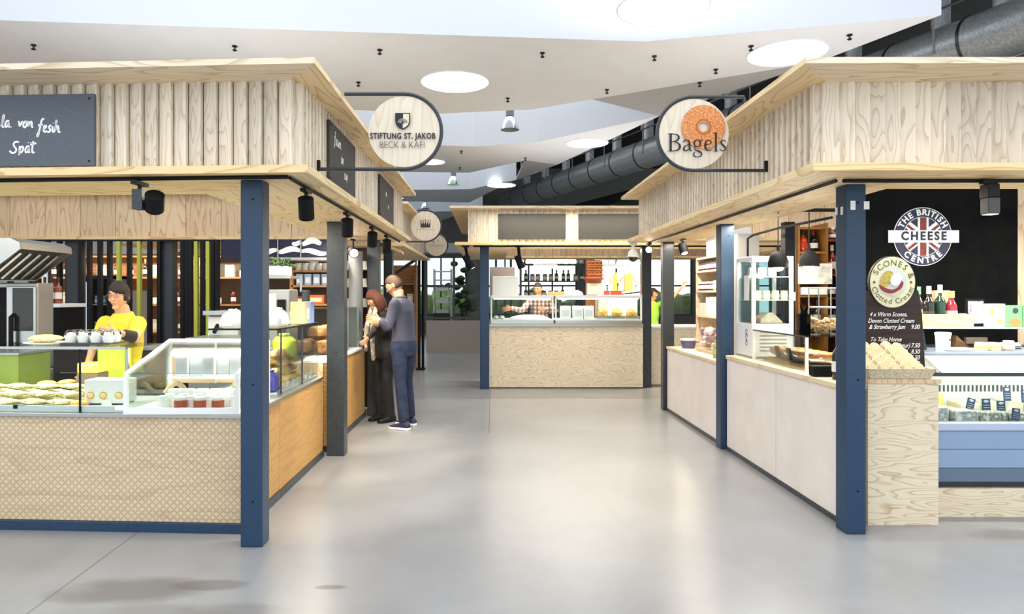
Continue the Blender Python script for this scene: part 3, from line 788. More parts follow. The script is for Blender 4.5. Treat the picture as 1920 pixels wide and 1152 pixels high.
GL = {  # handwritten strokes in a unit box (x advance, list of strokes)
    'l': (.3, [[(.0, .1), (.12, .6), (.2, 1.25), (.1, 1.3), (.06, .4), (.15, .0), (.3, .1)]]),
    'd': (.6, [[(.45, .6), (.25, .75), (.05, .5), (.05, .15), (.25, .0), (.45, .3), (.5, 1.2), (.45, .3), (.5, .02), (.62, .1)]]),
    'a': (.55, [[(.45, .6), (.25, .72), (.05, .4), (.12, .03), (.35, .1), (.45, .6), (.42, .1), (.58, .05)]]),
    ',': (.35, [[(.1, .1), (.14, .02), (.06, -.15)]]), '.': (.3, [[(.1, .08), (.14, .02)]]), ' ': (.35, []),
    'v': (.5, [[(.0, .6), (.12, .7), (.22, .02), (.45, .7), (.55, .6)]]),
    'r': (.45, [[(.0, .1), (.08, .7), (.08, .05), (.12, .5), (.3, .72), (.45, .62)]]),
    'o': (.55, [[(.3, .7), (.08, .5), (.08, .15), (.28, .0), (.48, .25), (.42, .6), (.28, .68), (.58, .6)]]),
    'n': (.6, [[(.02, .7), (.1, .02), (.14, .5), (.32, .7), (.42, .5), (.44, .05), (.6, .1)]]),
    'f': (.5, [[(.55, 1.25), (.4, 1.4), (.28, 1.1), (.22, .3), (.12, -.5), (.0, -.35), (.2, .2)], [(.0, .7), (.5, .78)]]),
    'e': (.45, [[(.05, .3), (.35, .5), (.3, .7), (.1, .6), (.06, .2), (.25, .0), (.46, .15)]]),
    's': (.4, [[(.35, .68), (.12, .62), (.15, .42), (.35, .2), (.2, .0), (.0, .06)]]),
    'i': (.28, [[(.05, .6), (.1, .1), (.2, .0), (.3, .1)], [(.1, .95), (.12, .9)]]),
    'h': (.6, [[(.0, .05), (.14, 1.2), (.06, 1.25), (.08, .05), (.14, .5), (.32, .68), (.4, .3), (.38, .0), (.62, .02)]]),
    'c': (.45, [[(.4, .6), (.22, .7), (.05, .4), (.1, .05), (.3, .0), (.45, .12)]]),
    'S': (.75, [[(.75, 1.05), (.45, 1.15), (.2, .95), (.3, .65), (.62, .4), (.5, .05), (.15, .0), (-.1, .25)]]),
    'p': (.55, [[(.06, .7), (.12, -.5), (.1, .4), (.3, .72), (.48, .5), (.38, .1), (.12, .05)]]),
    't': (.45, [[(.18, 1.15), (.14, .2), (.25, .0), (.42, .1)], [(-.1, .8), (.5, .95)]]),
    'u': (.55, [[(.04, .65), (.06, .15), (.2, .0), (.4, .2), (.46, .65), (.46, .1), (.58, .05)]]),
}
def hand(b, Mx, s, x, y, h, wd, slant=.12):
    for ch in s:
        adv, st = GL.get(ch, (.4, []))
        for q in st:
            # smooth the polyline a little
            P = [q[0]]
            for i in range(len(q) - 1):
                for f in (.33, .66, 1): P.append((q[i][0] + (q[i + 1][0] - q[i][0]) * f, q[i][1] + (q[i + 1][1] - q[i][1]) * f))
            for _ in range(2): P = [P[0]] + [((P[i - 1][0] + 2 * P[i][0] + P[i + 1][0]) / 4, (P[i - 1][1] + 2 * P[i][1] + P[i + 1][1]) / 4) for i in range(1, len(P) - 1)] + [P[-1]]
            b.ribbon([(x + (px + slant * py) * h, y + py * h) for px, py in P], wd, Mx)
        x += adv * h * 1.08
    return x
yb_ = 4.15
def wr1(b, Mx):
    k = 4.17 / F
    def px(u): return (u - 90.5) * k
    def py(v): return (244 - v) * k
    hand(b, Mx, 'la.', px(2), py(238), .062, .012)
    hand(b, Mx, 'von', px(34), py(239), .058, .012)
    hand(b, Mx, 'fesih', px(73), py(248), .062, .012)
def wr2(b, Mx):
    k = 4.17 / F
    def px(u): return (u - 90.5) * k
    def py(v): return (244 - v) * k
    hand(b, Mx, 'Spat', px(20), py(287), .064, .011); hand(b, Mx, '..', px(54), py(268), .05, .01)
cx_, w_ = gx(90.5 - 60, 4.2), (183 + 120) * 4.2 / F
ang = math.atan(.06)
bd = board('large grey chalkboard with white handwriting on the front of the bakery canopy', (gx(31.5, 4.22), sky_(gx(31.5, 4.22), 4.18) - .055, gz(244, 4.2)), (1, -.05, 0), 303 * 4.2 / F, 135 * 4.2 / F, 'slate',
           [lambda b, Mx: wr1(b, Mx @ Matrix.Translation((59 * 4.2 / F, 0, 0))), lambda b, Mx: wr2(b, Mx @ Matrix.Translation((59 * 4.2 / F, 0, 0)))])
def scrib(lines, h, wd, x0=-.25):
    def f(b, Mx):
        for s, x, y in lines: hand(b, Mx, s, x, y, h, wd)
    return f
def side_board(label, X, u0, u1, wr=None):
    y0_, y1_ = X * F / (u0 - U0), X * F / (u1 - U0)
    board(label, (X, (y0_ + y1_) / 2, 2.575), (0, 1, 0), y1_ - y0_, .44, 'dslate', wr)
side_board('dark chalkboard with faint chalk writing under the bakery sign', -1.166, 613, 662, [scrib([q], .07, .009) for q in (('fscuen', -.32, .08), ('sin', -.1, -.02), ('cup', .02, -.12))])
side_board('dark chalkboard at the far end of the bakery canopy side', -1.166, 709, 735, [scrib([q], .06, .01) for q in (('sen', -.12, .05), ('ur', .05, -.07))])
# ---------------------------------------------------------------- behind the bakery counter
t = thing('extractor_hood', 'stainless steel extractor hood over the oven on the far left', 'extractor hood', (-4.3, 5.95, 1.68))
prof = [(-3.87, 1.93), (-3.875, 1.985), (-3.95, 2.02), (-4.75, 2.02), (-4.75, 1.68), (-4.2, 1.68)]
b = MB()
for y in (5.6, 6.27): b.prism([(x, y, z) for x, z in prof], (0, .02, 0))
b.prism([(-3.868, 5.622, 1.932), (-3.873, 5.622, 1.987), (-3.95, 5.622, 2.023), (-3.97, 5.622, 2.0), (-3.89, 5.622, 1.932)], (0, .67, 0))
b.box(-4.748, -3.952, 5.622, 6.268, 2.0, 2.018); b.box(-4.748, -4.73, 5.622, 6.268, 1.69, 1.998)
b.build('shell', M['steel'], t, False)
MB().prism([(-3.9, 5.62, 1.94), (-4.2, 5.62, 1.69), (-4.7, 5.62, 1.69), (-4.7, 5.62, 1.72), (-4.2, 5.62, 1.72), (-3.9, 5.62, 1.96)], (0, .65, 0)).build('underside', mat('hood_dark', '55504a', .4, .6), t, False)
b = MB()
for k in range(5):
    y = 5.7 + k * .12
    b.tube([(-3.93, y, 1.905), (-4.18, y, 1.695)], .012, 4)
b.build('filter_slats', M['brushed'], t)
t = thing('oven', 'stainless combi oven with a dark glass door under the hood', 'oven', (-4.5, 6.3, 0))
MB().box(-5.1, -3.99, 6.0, 6.22, .9, 1.66).build('body', M['brushed'], t, False, .01)
MB().box(-5.1, -3.99, 6.02, 6.22, 0, .89).build('stand', M['brushed'], t, False, .01)
a, c_ = at(28, 625, 6.0), at(66, 540, 6.0)
d_ = MB().box(a.x - .06, c_.x + .02, 5.975, 5.998, .98, 1.63).build('door', M['steel'], t, False, .006)
MB().box(a.x, c_.x - .005, 5.968, 5.974, a.z + .02, c_.z).build('window', mat('dark_glass', '2a2a26', .08), d_, False)
MB().tube([(gx(22, 5.94), 5.97, 1.08), (gx(22, 5.94), 5.93, 1.1), (gx(22, 5.94), 5.93, 1.36), (gx(22, 5.94), 5.97, 1.38)], .018, 8).build('handle', M['blackm'], d_)
MB().box(gx(0, 5.99), gx(14, 5.99), 5.985, 5.999, 1.0, 1.62).build('control_panel', M['blackm'], t, False)
t = thing('back_cabinet', 'lime green cupboard behind the bakery case on the far left', 'cupboard', (-4.3, 5.6, 0))
MB().box(-4.75, -3.78, 5.45, 5.85, 0, 1.07).build('body', noisy('lime_front', '74862a', '84963a', 3, .45), t, False, .004)
MB().box(-4.75, -3.77, 5.44, 5.86, 1.072, 1.09).build('top', M['brushed'], t, False)
for z in (.42, .82): MB().box(-4.74, -3.79, 5.446, 5.45, z, z + .006).build('drawer_gap', M['black'], t, False)
t = thing('back_cabinet', 'dark brown drawer cabinet behind the pastry heap', 'cupboard', (-3.7, 6.4, 0))
MB().box(-4.6, -3.07, 6.8, 7.38, 0, 1.0).build('body', mat('dark_brown_front', '3c2f28', .45), t, False, .004)
MB().box(-4.6, -3.05, 6.78, 7.39, 1.002, 1.03).build('worktop', M['brushed'], t, False)
for x in (-4.2, -3.7, -3.25): MB().tube([(x - .08, 6.79, .78), (x - .08, 6.77, .78), (x + .08, 6.77, .78), (x + .08, 6.79, .78)], .006, 6).build('handle', M['steel'], t)

bx0 = lambda nm, lb, ct_, u0, u1, v0, v1, Y, d, m, bev=.004: tag(MB().box(gx(u0, Y), gx(u1, Y), Y, Y + d, gz(v1, Y), gz(v0, Y)).build(nm, m, smooth=False, bevel=bev), lb, ct_)
bx0('white_board', 'white upright board between the oven and the slat screen', 'board', 78, 87, 500, 569, 7.9, .03, M['white'])
bx0('work_shelf', 'white narrow worktop behind the oven', 'worktop', 30, 112, 570, 577, 7.6, .5, M['white'])
bx0('dark_appliance', 'black appliance under the white narrow worktop behind the oven', 'appliance', 76, 110, 578, 814, 7.62, .45, M['blackm'])
g0 = bottle('x', '8a3c1c', 'e9e0cc', '2a2a2a', .3, .035)
for k in range(3): g0.place((gx(84 + k * 13, 7.75), 7.75, gz(570, 7.6) + .001), 0, 'brown bottle on the white narrow worktop behind the oven', 'brown bottles behind the oven')

# slat screen behind
t = thing('slat_screen', 'rear screen of black vertical slats with four lime ones behind the server', 'screen', (-4.4, 8.68, 0))
b = MB(); YS = 8.68
for u in (152, 168, 188, 206, 243, 281, 299, 343, 351, 358, 380, 400, 408, 112, 90, 60, 20):
    x = gx(u, YS); b.box(x - .022, x + .022, YS - .03, YS + .03, .02, 2.235)
b.build('slats', M['black'], t, False)
for u in (224, 262, 369, 391):
    x = gx(u, YS); MB().box(x - .02, x + .02, YS - .035, YS + .025, .02, 2.235).build('lime_slat', mat('lime_paint', 'b4ba44', .5), t, False)
b = MB(); b.box(gx(-60, YS), gx(412, YS), YS - .03, YS + .03, 2.236, 2.258); b.box(gx(-60, YS), gx(412, YS), YS - .03, YS + .03, 0, .02); b.build('rails', M['black'], t, False)

# shelving seen between the slats and through the side opening
M['shelfw'] = wood('brown_shelf', 'b98a5c', '8a5c34', 'x', 4, 8)
def shelves(label, x0, x1, y0, y1, zs, m, back=None, sides=True, zt=None):
    t = thing('shelf_unit', label, 'shelf', ((x0 + x1) / 2, (y0 + y1) / 2, 0))
    zt = zt or max(zs) + .3
    for z in zs: MB().box(x0, x1, y0, y1, z - .025, z).build('shelf_board', m, t, False)
    if sides:
        for x in (x0, x1): MB().box(x - .02, x + .02, y0, y1, 0, zt).build('side_panel', m, t, False)
    if back: MB().box(x0 + .02, x1 - .02, y1 - .015, y1, 0.02, zt).build('back_panel', back, t, False)
    return t
shelves('tall brown shelves behind the slat screen in the next stall', -7.6, -4.9, 11.2, 11.55, (.5, .95, 1.4, 1.85, 2.2), M['shelfw'], M['shelfw'], True, 2.25)
shelves('second run of brown shelves behind the slats, right of the wide post', -4.8, -3.0, 11.2, 11.55, (.5, .95, 1.4, 1.85, 2.2), M['shelfw'], mat('grey_back', '7d766c', .7), True, 2.25)
r_ = random.Random(11)
g1 = bottle('x', '3a2a1c', 'e9e0cc', 'c7b070', .3, .04); g2 = jar('x', 'd8cfc0', '2e2a28', .14, .05); g3 = carton('x', 'd9cbb4', (.14, .12, .2), panel='f2ede2'); g4 = bottle('x', '6b1e1a', 'f1efe9', '1c1c1c', .28, .042)
for z in (.5, .95, 1.4, 1.85):
    x = -7.45
    while x < -3.1:
        if not -5.05 < x < -4.7:
            g, nm, gr = r_.choice(((g1, 'amber bottle', 'amber bottles'), (g2, 'large pale jar', 'pale jars'), (g3, 'cream carton', 'cream cartons'), (g4, 'dark red bottle', 'dark red bottles')))
            g.place((x, 11.3, z + .001), r_.uniform(-.3, .3), nm + ' on the brown shelves behind the slat screen', gr + ' behind the slat screen')
        x += r_.uniform(.16, .26)
t = thing('drinks_fridge', 'upright glass door drinks fridge glowing blue behind the slats', 'fridge', (-5.7, 10.4, 0))
x0, x1 = gx(153, 10.3), gx(205, 10.3)
b = MB(); b.box(x0, x1, 10.85, 10.9, 0, 1.85); b.box(x0, x0 + .03, 10.3, 10.9, 0, 1.85); b.box(x1 - .03, x1, 10.3, 10.9, 0, 1.85); b.box(x0, x1, 10.3, 10.9, 1.8, 1.85); b.box(x0, x1, 10.3, 10.9, 0, .2); b.build('cabinet', mat('fridge_black', '23252a', .4), t, False)
MB().box(x0 + .03, x1 - .03, 10.29, 10.298, .2, 1.8).build('glass_door', M['pane'], t, False)
for z in (.6, 1.0, 1.4): MB().box(x0 + .03, x1 - .03, 10.34, 10.84, z, z + .012).build('wire_shelf', M['steel'], t, False)
MB().box(x0 + .04, x0 + .06, 10.31, 10.33, .3, 1.75).build('light_strip', mat('fridge_light', 'dce8ff', .5, emit=1.3), t, False)
can = jar('x', '7fa6d8', 'd0d4da', .13, .035, 'f3f6fa', name='drink_can', cat='can')
for z in (.613, 1.013, 1.413):
    for k in range(3): can.place((x0 + .12 + k * .11, 10.5, z), 0, 'blue and white can inside the drinks fridge behind the slats', 'cans in the drinks fridge')
pn = MB().box(gx(228, 10.2), gx(283, 10.2), 10.15, 10.2, 0, 1.62).build('notice_panel', mat('pale_panel', 'c9beb2', .7), smooth=False); tag(pn, 'pale upright panel behind the server, between the lime slats', 'panel')
cm = thing('coffee_machine', 'white coffee machine behind the sloping case, beside the blue post', 'coffee machine', (gx(425, 7.6), 7.6, 1.0))
x = gx(424, 7.6)
MB().box(x - .17, x + .17, 7.5, 7.85, 1.0, 1.32).build('body', M['white'], cm, False, .02)
MB().box(x - .2, x + .16, 7.45, 7.85, 1.33, 1.38).build('cup_rail', M['steel'], cm, False, .005)
MB().box(x - .18, x + .12, 7.42, 7.499, 1.03, 1.07).build('drip_tray', M['steel'], cm, False)
MB().cyl((x - .05, 7.49, 1.22), (x - .05, 7.4, 1.15), .022).build('portafilter', M['blackm'], cm)
t = thing('work_table', 'steel work table carrying the coffee machine', 'table', (gx(424, 7.6), 7.7, 0))
MB().box(-3.5, -2.74, 7.4, 8.2, .96, .999).build('tabletop', M['brushed'], t, False)
for lx in (-3.45, -2.82):
    for ly in (7.45, 8.12): MB().box(lx, lx + .04, ly, ly + .04, 0, .96).build('leg', M['steel'], t, False)

# rear wall fittings seen through the side opening
YB = 8.6
t = thing('wall_banner', 'dark blue banner with white wave strokes high at the back of the bakery', 'banner', (gx(550, YB), YB, 2.0))
MB().box(gx(414, YB), gx(640, YB), YB, YB + .02, gz(486, YB), gz(449, YB)).build('cloth', mat('navy_cloth', '23243c', .8), t, False)
b = MB(); Mx = face((0, YB - .003, 0))
for k, (u0, u1, v, amp, wd, ph) in enumerate(((488, 520, 471, 2, 10, 0), (522, 563, 470, 3, 11, 1.5), (566, 612, 473, -3, 10, .4), (548, 566, 456, 2, 9, 0), (567, 602, 455, 4, 12, 2))):
    P = [(gx(u0 + (u1 - u0) * i / 10, YB), gz(v + amp * sin(ph + i * .5), YB)) for i in range(11)]
    b.ribbon(P, [wd * YB / F * (.5 + .5 * sin(pi * (i + .5) / 11)) for i in range(11)], Mx, .002)
b.build('white_waves', M['white'], t)
for u in (520, 563): MB().box(gx(u, YB - .03), gx(u + 2, YB - .03), YB - .035, YB - .015, gz(486, YB), gz(450, YB)).build('mullion', M['steel'], t, False)
def plank(label, u0, u1, v, Y, d=.3, m=None, th=.03):
    o = MB().box(gx(u0, Y), gx(u1, Y), Y, Y + d, gz(v, Y) - th, gz(v, Y)).build('wall_shelf', m or M['brushed'], smooth=False); return tag(o, label, 'shelf')
plank('long steel shelf just below the blue banner', 486, 640, 483, 8.2, .35)
plank('short steel shelf carrying the potted plant', 486, 545, 517, 7.3, .35)
shelves('brown three tier shelf of cups right of the plant', gx(547, 8.55), gx(630, 8.55), 8.53, 8.7, (gz(507, 8.53), gz(535, 8.53), gz(570, 8.53)), M['shelfw'], mat('dark_back', '3b2a22', .7), True, gz(500, 8.5))
pp = thing('potted_plant', 'small leafy plant in a white pot on the steel shelf', 'plant', at(524, 517, 7.4))
p = at(520, 517, 7.4)
MB().box(p.x - .12, p.x + .13, 7.34, 7.5, p.z, p.z + .1).build('pot', M['white'], pp, False, .01)
b = MB()
for i in range(40):
    a_ = r_.uniform(0, 2 * pi); q = r_.uniform(.02, .17); c0 = V((p.x + .03 + q * cos(a_), 7.42 + q * .5 * sin(a_), p.z + .1 + r_.uniform(.0, .09)))
    b.ell(c0, (.03, .012, .018), 6, Matrix.Rotation(a_, 3, 'Z'))
b.build('leaves', noisy('plant_leaf', '1f3a1c', '3e5f2c', 30, .6), pp)
mug = jar('x', 'f1f0ec', 'e4e2dc', .09, .042, None, name='white_mug', cat='mug')
for k in range(5):
    p = at(557 + k * 13, 507, 8.53); mug.place((p.x, 8.6, p.z + .001), 0, 'white cup on the top tier of the brown cup shelf', 'cups on the brown cup shelf')
bb = carton('x', '9fb3d4', (.085, .08, .14), 'blue_packet', 'packet', panel='eef1f6')
for k in range(4):
    p = at(560 + k * 16, 535, 8.53); bb.place((p.x, 8.6, p.z + .001), r_.uniform(-.08, .08), 'pale blue packet on the middle tier of the brown cup shelf', 'packets on the brown cup shelf')
for u, w_, h_, c0, lb in ((592, .2, .11, 'd8682a', 'orange box on the lowest tier of the brown cup shelf'), (560, .1, .09, '8c3f45', 'dark red box on the lowest tier of the brown cup shelf')):
    p = at(u, 570, 8.53); carton('x', c0, (w_, .12, h_), 'snack_box', panel='f0d8b0').place((p.x, 8.6, p.z + .001), 0, lb)
t = thing('side_backbar', 'low back counter with machines behind the bakery side case', 'counter', (-2.6, 7.0, 0))
MB().box(-3.0, -2.37, 6.75, 7.25, 0, 1.1).build('body', M['grey'], t, False); MB().box(-3.02, -2.36, 6.73, 7.27, 1.102, 1.13).build('worktop', M['brushed'], t, False)
bx = lambda nm, lb, ct_, u0, u1, v0, v1, Y, d, m, bev=.008: tag(MB().box(gx(u0, Y), gx(u1, Y), Y, Y + d, gz(v1, Y), gz(v0, Y)).build(nm, m, smooth=False, bevel=bev), lb, ct_)
t = thing('slicing_machine', 'grey kitchen machine with a dark screen behind the white bags', 'machine', at(525, 600, 6.9))
Y = 6.85; MB().box(gx(503, Y), gx(543, Y), Y, Y + .3, .906, gz(543, Y)).build('body', M['brushed'], t, False, .01)
MB().box(gx(521, Y), gx(536, Y), Y - .03, Y - .001, 1.16, gz(562, Y)).build('screen', M['blackm'], t, False, .004)
MB().box(gx(503, Y), gx(518, Y), Y - .02, Y - .001, 1.3, gz(552, Y)).build('feed_tray', M['white'], t, False)
t = thing('tap_tower', 'tall dark square column with a steel spout behind the side case', 'dispenser', at(571, 600, 6.5))
Y = 6.44; MB().box(gx(566, Y), gx(577, Y), Y, Y + .08, 1.291, gz(545, Y)).build('column', M['dpost'], t, False, .004)
MB().cyl((gx(562, Y), Y + .04, gz(548, Y)), (gx(562, Y), Y + .04, gz(518, Y)), .012).build('spout', M['steel'], t)
kb = carton('x', 'cdb48c', (.13, .1, .2), 'beige_packet', 'packet')
p = at(581, 600, 6.4); kb.place((-1.75, 6.2, 1.291), 0, 'beige packet standing on top of the side case beside the white bags')
kb2 = carton('x', '7f95bd', (.075, .07, .2), 'blue_packet', 'packet', panel='dfe6f0')
for k in range(2): kb2.place((-1.705, 6.302 + k * .083, 1.291), 0, 'blue packet beside the beige packet on top of the side case', 'blue packets on the side case')

# side glass case
t = thing('glass_display_case', 'tall glass case on the bakery side counter, holding bread bags', 'display case', (-1.95, 5.85, .77))
X0, X1, Y0_, Y1_, ZT = -2.2, -1.66, 5.3, 6.53, 1.28
MB().box(X1 - .008, X1, Y0_, Y1_, .772, ZT).build('side_pane', M['pane'], t, False)
MB().box(X0, X1, Y0_, Y0_ + .008, .772, ZT).build('end_pane', M['pane'], t, False)
MB().box(X0, X1, Y0_, Y1_, ZT + .001, ZT + .009).build('top_pane', M['pane'], t, False)
b = MB(); b.box(X1 - .006, X1 + .004, Y0_, Y1_, ZT - .002, ZT + .012); b.box(X0, X1, Y0_ - .004, Y0_ + .004, ZT - .002, ZT + .012); b.build('top_edge_strip', M['black'], t, False)
for y in (5.38, 5.98): MB().box(X1 - .006, X1 + .005, y - .006, y + .006, .772, ZT).build('divider', M['dpost'], t, False)
MB().box(X0, X1 - .012, Y0_ + .3, Y1_, .99, 1.0).build('glass_shelf', M['pane'], t, False)
MB().box(X0, X1 - .012, Y0_ + .01, Y1_, .772, .785).build('base_tray', M['white'], t, False)
wb = blob_bag('x', mat('white_paper', 'f7f6f2', .7), (.2, .18, .15), 'white_bag', seed=3)
for k, (y, x) in enumerate(((5.42, -2.05), (5.6, -1.83), (5.72, -2.05), (5.9, -1.85), (6.15, -1.95))): wb.place((x, y, 1.29), k * .9, 'white bakery bag heaped on top of the side glass case', 'white bags on the side case')
yl = blob_bag('x', noisy('lime_bag', 'd6df3a', 'b9c728', 12, .45), (.22, .3, .2), 'bread_bag', seed=6); yl.place((-1.86, 6.12, 1.002), .2, 'bright yellow-green bread bag on the shelf of the side case')
rb = bread('x', noisy('crusty_tan', 'c9965a', '8f5c2e', 20, .6, .004), (.16, .3, .1), 'bread_loaf')
for k, (x, y) in enumerate(((-1.78, 5.72), (-1.98, 5.78))): rb.place((x, y, 1.002), .2 * k, 'brown loaf on the shelf of the side case beside the lime bag', 'loaves on the side case shelf')
wp = blob_bag('x', M['film'], (.3, .3, .16), 'plastic_bag', seed=9); wp.place((-2.07, 6.41, 1.002), .3, 'crumpled clear plastic bag at the far end of the side case shelf', sc=.5); 
tb = tag(MB().box(-2.1, -1.72, 5.95, 6.3, .96, .988).build('wooden_board', mat('honey_board', 'd9a94a', .5), smooth=False, bevel=.004), 'honey coloured board under the shelf of the side case', 'board')
br2 = bread('x', noisy('golden_roll', 'e9cf86', 'd6a95c', 25, .55, .003), (.12, .19, .07), 'bread_roll')
for k in range(12):
    br2.place((-1.8 - (k % 3) * .14, 5.62 + (k // 3) * .22, .787), r_.uniform(-.15, .15), 'golden roll lying on the base of the side case', 'golden rolls in the side case')
for k in range(8):
    br2.place((-1.85 - (k % 2) * .15, 5.62 + (k // 2) * .22, .8575), r_.uniform(-.15, .15), 'golden roll lying on the base of the side case', 'golden rolls in the side case')
pb = blob_bag('x', noisy('violet_bag', '3c369a', '6a62c8', 10, .4), (.12, .16, .17), 'sweet_bag', seed=12); pb.place((-1.75, 5.42, .787), .4, 'crumpled violet bag at the near end of the side case')
tg = carton('x', 'f4f4f2', (.012, .075, .05), 'price_tag', 'price tag')
for k in range(7): tg.place((-1.685, 5.5 + k * .15, .787), 0, 'white price card along the foot of the side glass', 'price cards along the side case')

# third bay of the bakery
t = thing('glass_display_case', 'small glass case with round loaves beside the couple', 'display case', (-1.95, 7.7, .905))
MB().box(-1.668, -1.66, 7.26, 8.5, .907, 1.4).build('side_pane', M['pane'], t, False); MB().box(-2.2, -1.66, 7.25, 7.258, .907, 1.4).build('end_pane', M['pane'], t, False); MB().box(-2.2, -1.66, 7.25, 8.5, 1.401, 1.41).build('top_pane', M['pane'], t, False)
for y in (7.255, 7.9, 8.5): MB().box(-1.67, -1.655, y - .006, y + .006, .907, 1.41).build('divider', M['steel'], t, False)
ld = bread('x', noisy('rustic_crust', 'b98250', '7c4c26', 16, .7, .006), (.24, .24, .16), 'round_loaf', seed=8, jit=.08)
for k, (x, y, z) in enumerate(((-1.82, 7.42, .907), (-1.82, 7.68, .907), (-2.06, 7.45, .907), (-1.82, 7.95, .907), (-2.06, 7.72, .907), (-1.84, 8.22, .907), (-1.92, 7.56, 1.055), (-1.9, 7.84, 1.055))):
    ld.place((x, y, z), k, 'round brown loaf inside the small case beside the couple', 'round loaves beside the couple')
shelves('white back shelves with cups seen between the dark posts', gx(632, 9.0) - .35, gx(696, 9.0), 9.05, 9.35, (gz(502, 9), gz(535, 9), gz(573, 9), 1.1), M['white'], mat('dark_back', '3b2a22', .7), True, 2.2)
for v in (502, 535, 573):
    for k in range(5):
        p = at(630 + k * 13, v, 9.15); (mug if k % 3 else bb).place((p.x, 9.15, gz(v, 9) + .001), 0, ('white cup' if k % 3 else 'blue packet') + ' on the white back shelves between the dark posts', ('cups' if k % 3 else 'packets') + ' on the white back shelves')
o = MB().lathe((gx(667, 8.6), 8.6, 0), [(.09, 0), (.09, 2.1)], 18).build('round_pillar', M['grey']); tag(o, 'grey round column between the two dark posts of the bakery', 'column')

# track lights of the bakery canopy
light_track('black light track along the front soffit of the bakery canopy', [(-5.0, sky_(-5, 4.05), 2.247), (-1.2, 4.02, 2.247)])
light_track('black light track along the aisle soffit of the bakery canopy', [(-1.2, 4.05, 2.247), (-1.2, 8.9, 2.247)])
spot('boxy black track spotlight on the front soffit of the bakery', (gx(262, 4.12), 4.12, 2.235), (-2.7, 5.2, .8), .06, .055, .12, 0, boxy=True)
def sl(lb, u, aim, watt=0, lit=False):
    X = -1.2; Y = X * F / (u - U0); return spot(lb, (X, Y, 2.235), aim, .08, .05, .15, watt, lit=lit)
sl('first black track spotlight along the aisle side of the bakery, counted from the camera', 574, (-1.35, 5.3, .2), 85)
sl('second black track spotlight along the aisle side of the bakery', 651, (-1.4, 6.6, .2), 80)
sl('third black track spotlight along the aisle side of the bakery', 698, (-1.45, 7.7, .2), 70)
sl('fourth black track spotlight along the aisle side of the bakery, above the couple', 725, (-1.4, 8.5, .2), 35)
spot('bright spotlight with its white lens shining at the aisle, between the dark posts', (gx(662, 8.3), 8.3, 2.235), (0.0, 3.5, 1.0), .12, .06, .16, 0, lit=True)
area('shelf_fill', (-5.4, 10.95, 2.24), 3.6, .1, 45, (1, .9, .75))  # unseen fill light, added to brighten the dark shelves behind the slats
# warm strip lamps fixed under the soffit ring of the bakery
area('strip_lamp', (-3.3, 4.62, 2.25), 3.2, .06, 20, (1, .9, .74))
area('strip_lamp', (-1.9, 6.9, 2.25), .06, 3.6, 45, (1, .88, .7))
area('case_lamp', (-2.0, 4.9, 1.19), .6, .05, 7, (1, .97, .9)); area('case_lamp', (-3.4, 4.85, 1.185), 1.6, .05, 9, (1, .97, .9)); area('case_lamp', (-1.9, 5.95, 1.27), .05, 1.1, 7, (1, .95, .85)); area('case_lamp', (-1.9, 7.6, 1.39), .05, 1.4, 5, (1, .92, .8))
# ---------------------------------------------------------------- round shop signs
M['signw'] = wood('sign_plywood', 'efe3d0', 'cbb496', 'z', 6, 9, contrast=.7)
def round_sign(label, c, rad, side, xa_top, xa_bot, ztop, zbot, deco, group='round hanging shop signs'):
    """Plywood disc facing the camera inside a black steel loop whose two bars run back to the canopy (side = -1 left, +1 right)."""
    c = V(c); t = thing('round_shop_sign', label, 'shop sign', c, group)
    MB().lathe(c + V((0, .012, 0)), [(rad, -.012), (rad, .012)], 56, Matrix.Rotation(pi / 2, 3, 'X')).build('disc', M['signw'], t)
    rr = rad + .014; P = [(xa_top, c.y, c.z + rr)]
    P += [(c.x - side * rr * sin(pi * k / 24), c.y, c.z + rr * cos(pi * k / 24)) for k in range(25)]
    P += [(xa_bot, c.y, c.z - rr)]
    MB().tube(P, .013, 6).build('bracket', M['dpost'], t)
    if zbot: MB().box(xa_bot - .01, xa_bot + .01, c.y - .012, c.y + .012, c.z - rr - .01, c.z - rr + zbot).build('fixing_plate', M['black'], t, False)
    deco(t, face(c + V((0, -.0125, 0))))
    return t
def sign_bakery(t, Mx):
    b = MB(); Y = 4.57; k = Y / F
    def P(u, v): return ((u - 758) * k, (247 - v) * k)
    b.text('STIFTUNG ST. JAKOB', .054, Mx @ Matrix.Translation((*P(756, 256.5), 0)), .002, bold=.0016, space=1.12, sx=.775)
    b.build('dark_lettering', M['ink'], t, False)
    b = MB(); b.text('BECK & KAFI', .064, Mx @ Matrix.Translation((*P(755, 273), 0)), .002, space=1.0, bold=-.001, sx=.85); b.build('grey_lettering', M['greyink'], t, False)
    sh = [(742, 213), (770, 213), (770, 229), (768, 236), (763, 241), (756, 244), (749, 241), (744, 236), (742, 229)]
    MB().prism([Mx @ V((*P(u, v), 0)) for u, v in sh], (0, -.002, 0)).build('crest', M['ink'], t, False)
    b = MB(); M2 = Mx @ Matrix.Translation((0, 0, .0022))
    b.prism([M2 @ V((*P(u, v), 0)) for u, v in ((757, 215), (768, 215), (768, 229), (766, 235), (762, 239), (757, 241.5))], (0, -.001, 0)); b.build('crest_field', M['signw'], t, False)
    b = MB(); M3 = Mx @ Matrix.Translation((0, 0, .0036))
    for k2 in range(9):
        a = radians(-80 + k2 * 20); x0, y0 = P(756, 233); 
        b.ribbon([(x0, y0), (x0 + .033 * sin(a), y0 + .006 + .033 * cos(a) * .9)], [.002, .008], M3)
    b.ribbon([P(756, 241), P(756, 228)], .006, M3)
    b.build('crest_tree', mat('crest_grey', '8d8a84', .6), t, False)
round_sign('round plywood sign with a small dark crest above two text lines', (gx(757.5, 4.57), 4.57, gz(247, 4.57)), .238, -1, -.985, -1.158, 0, .06, sign_bakery)
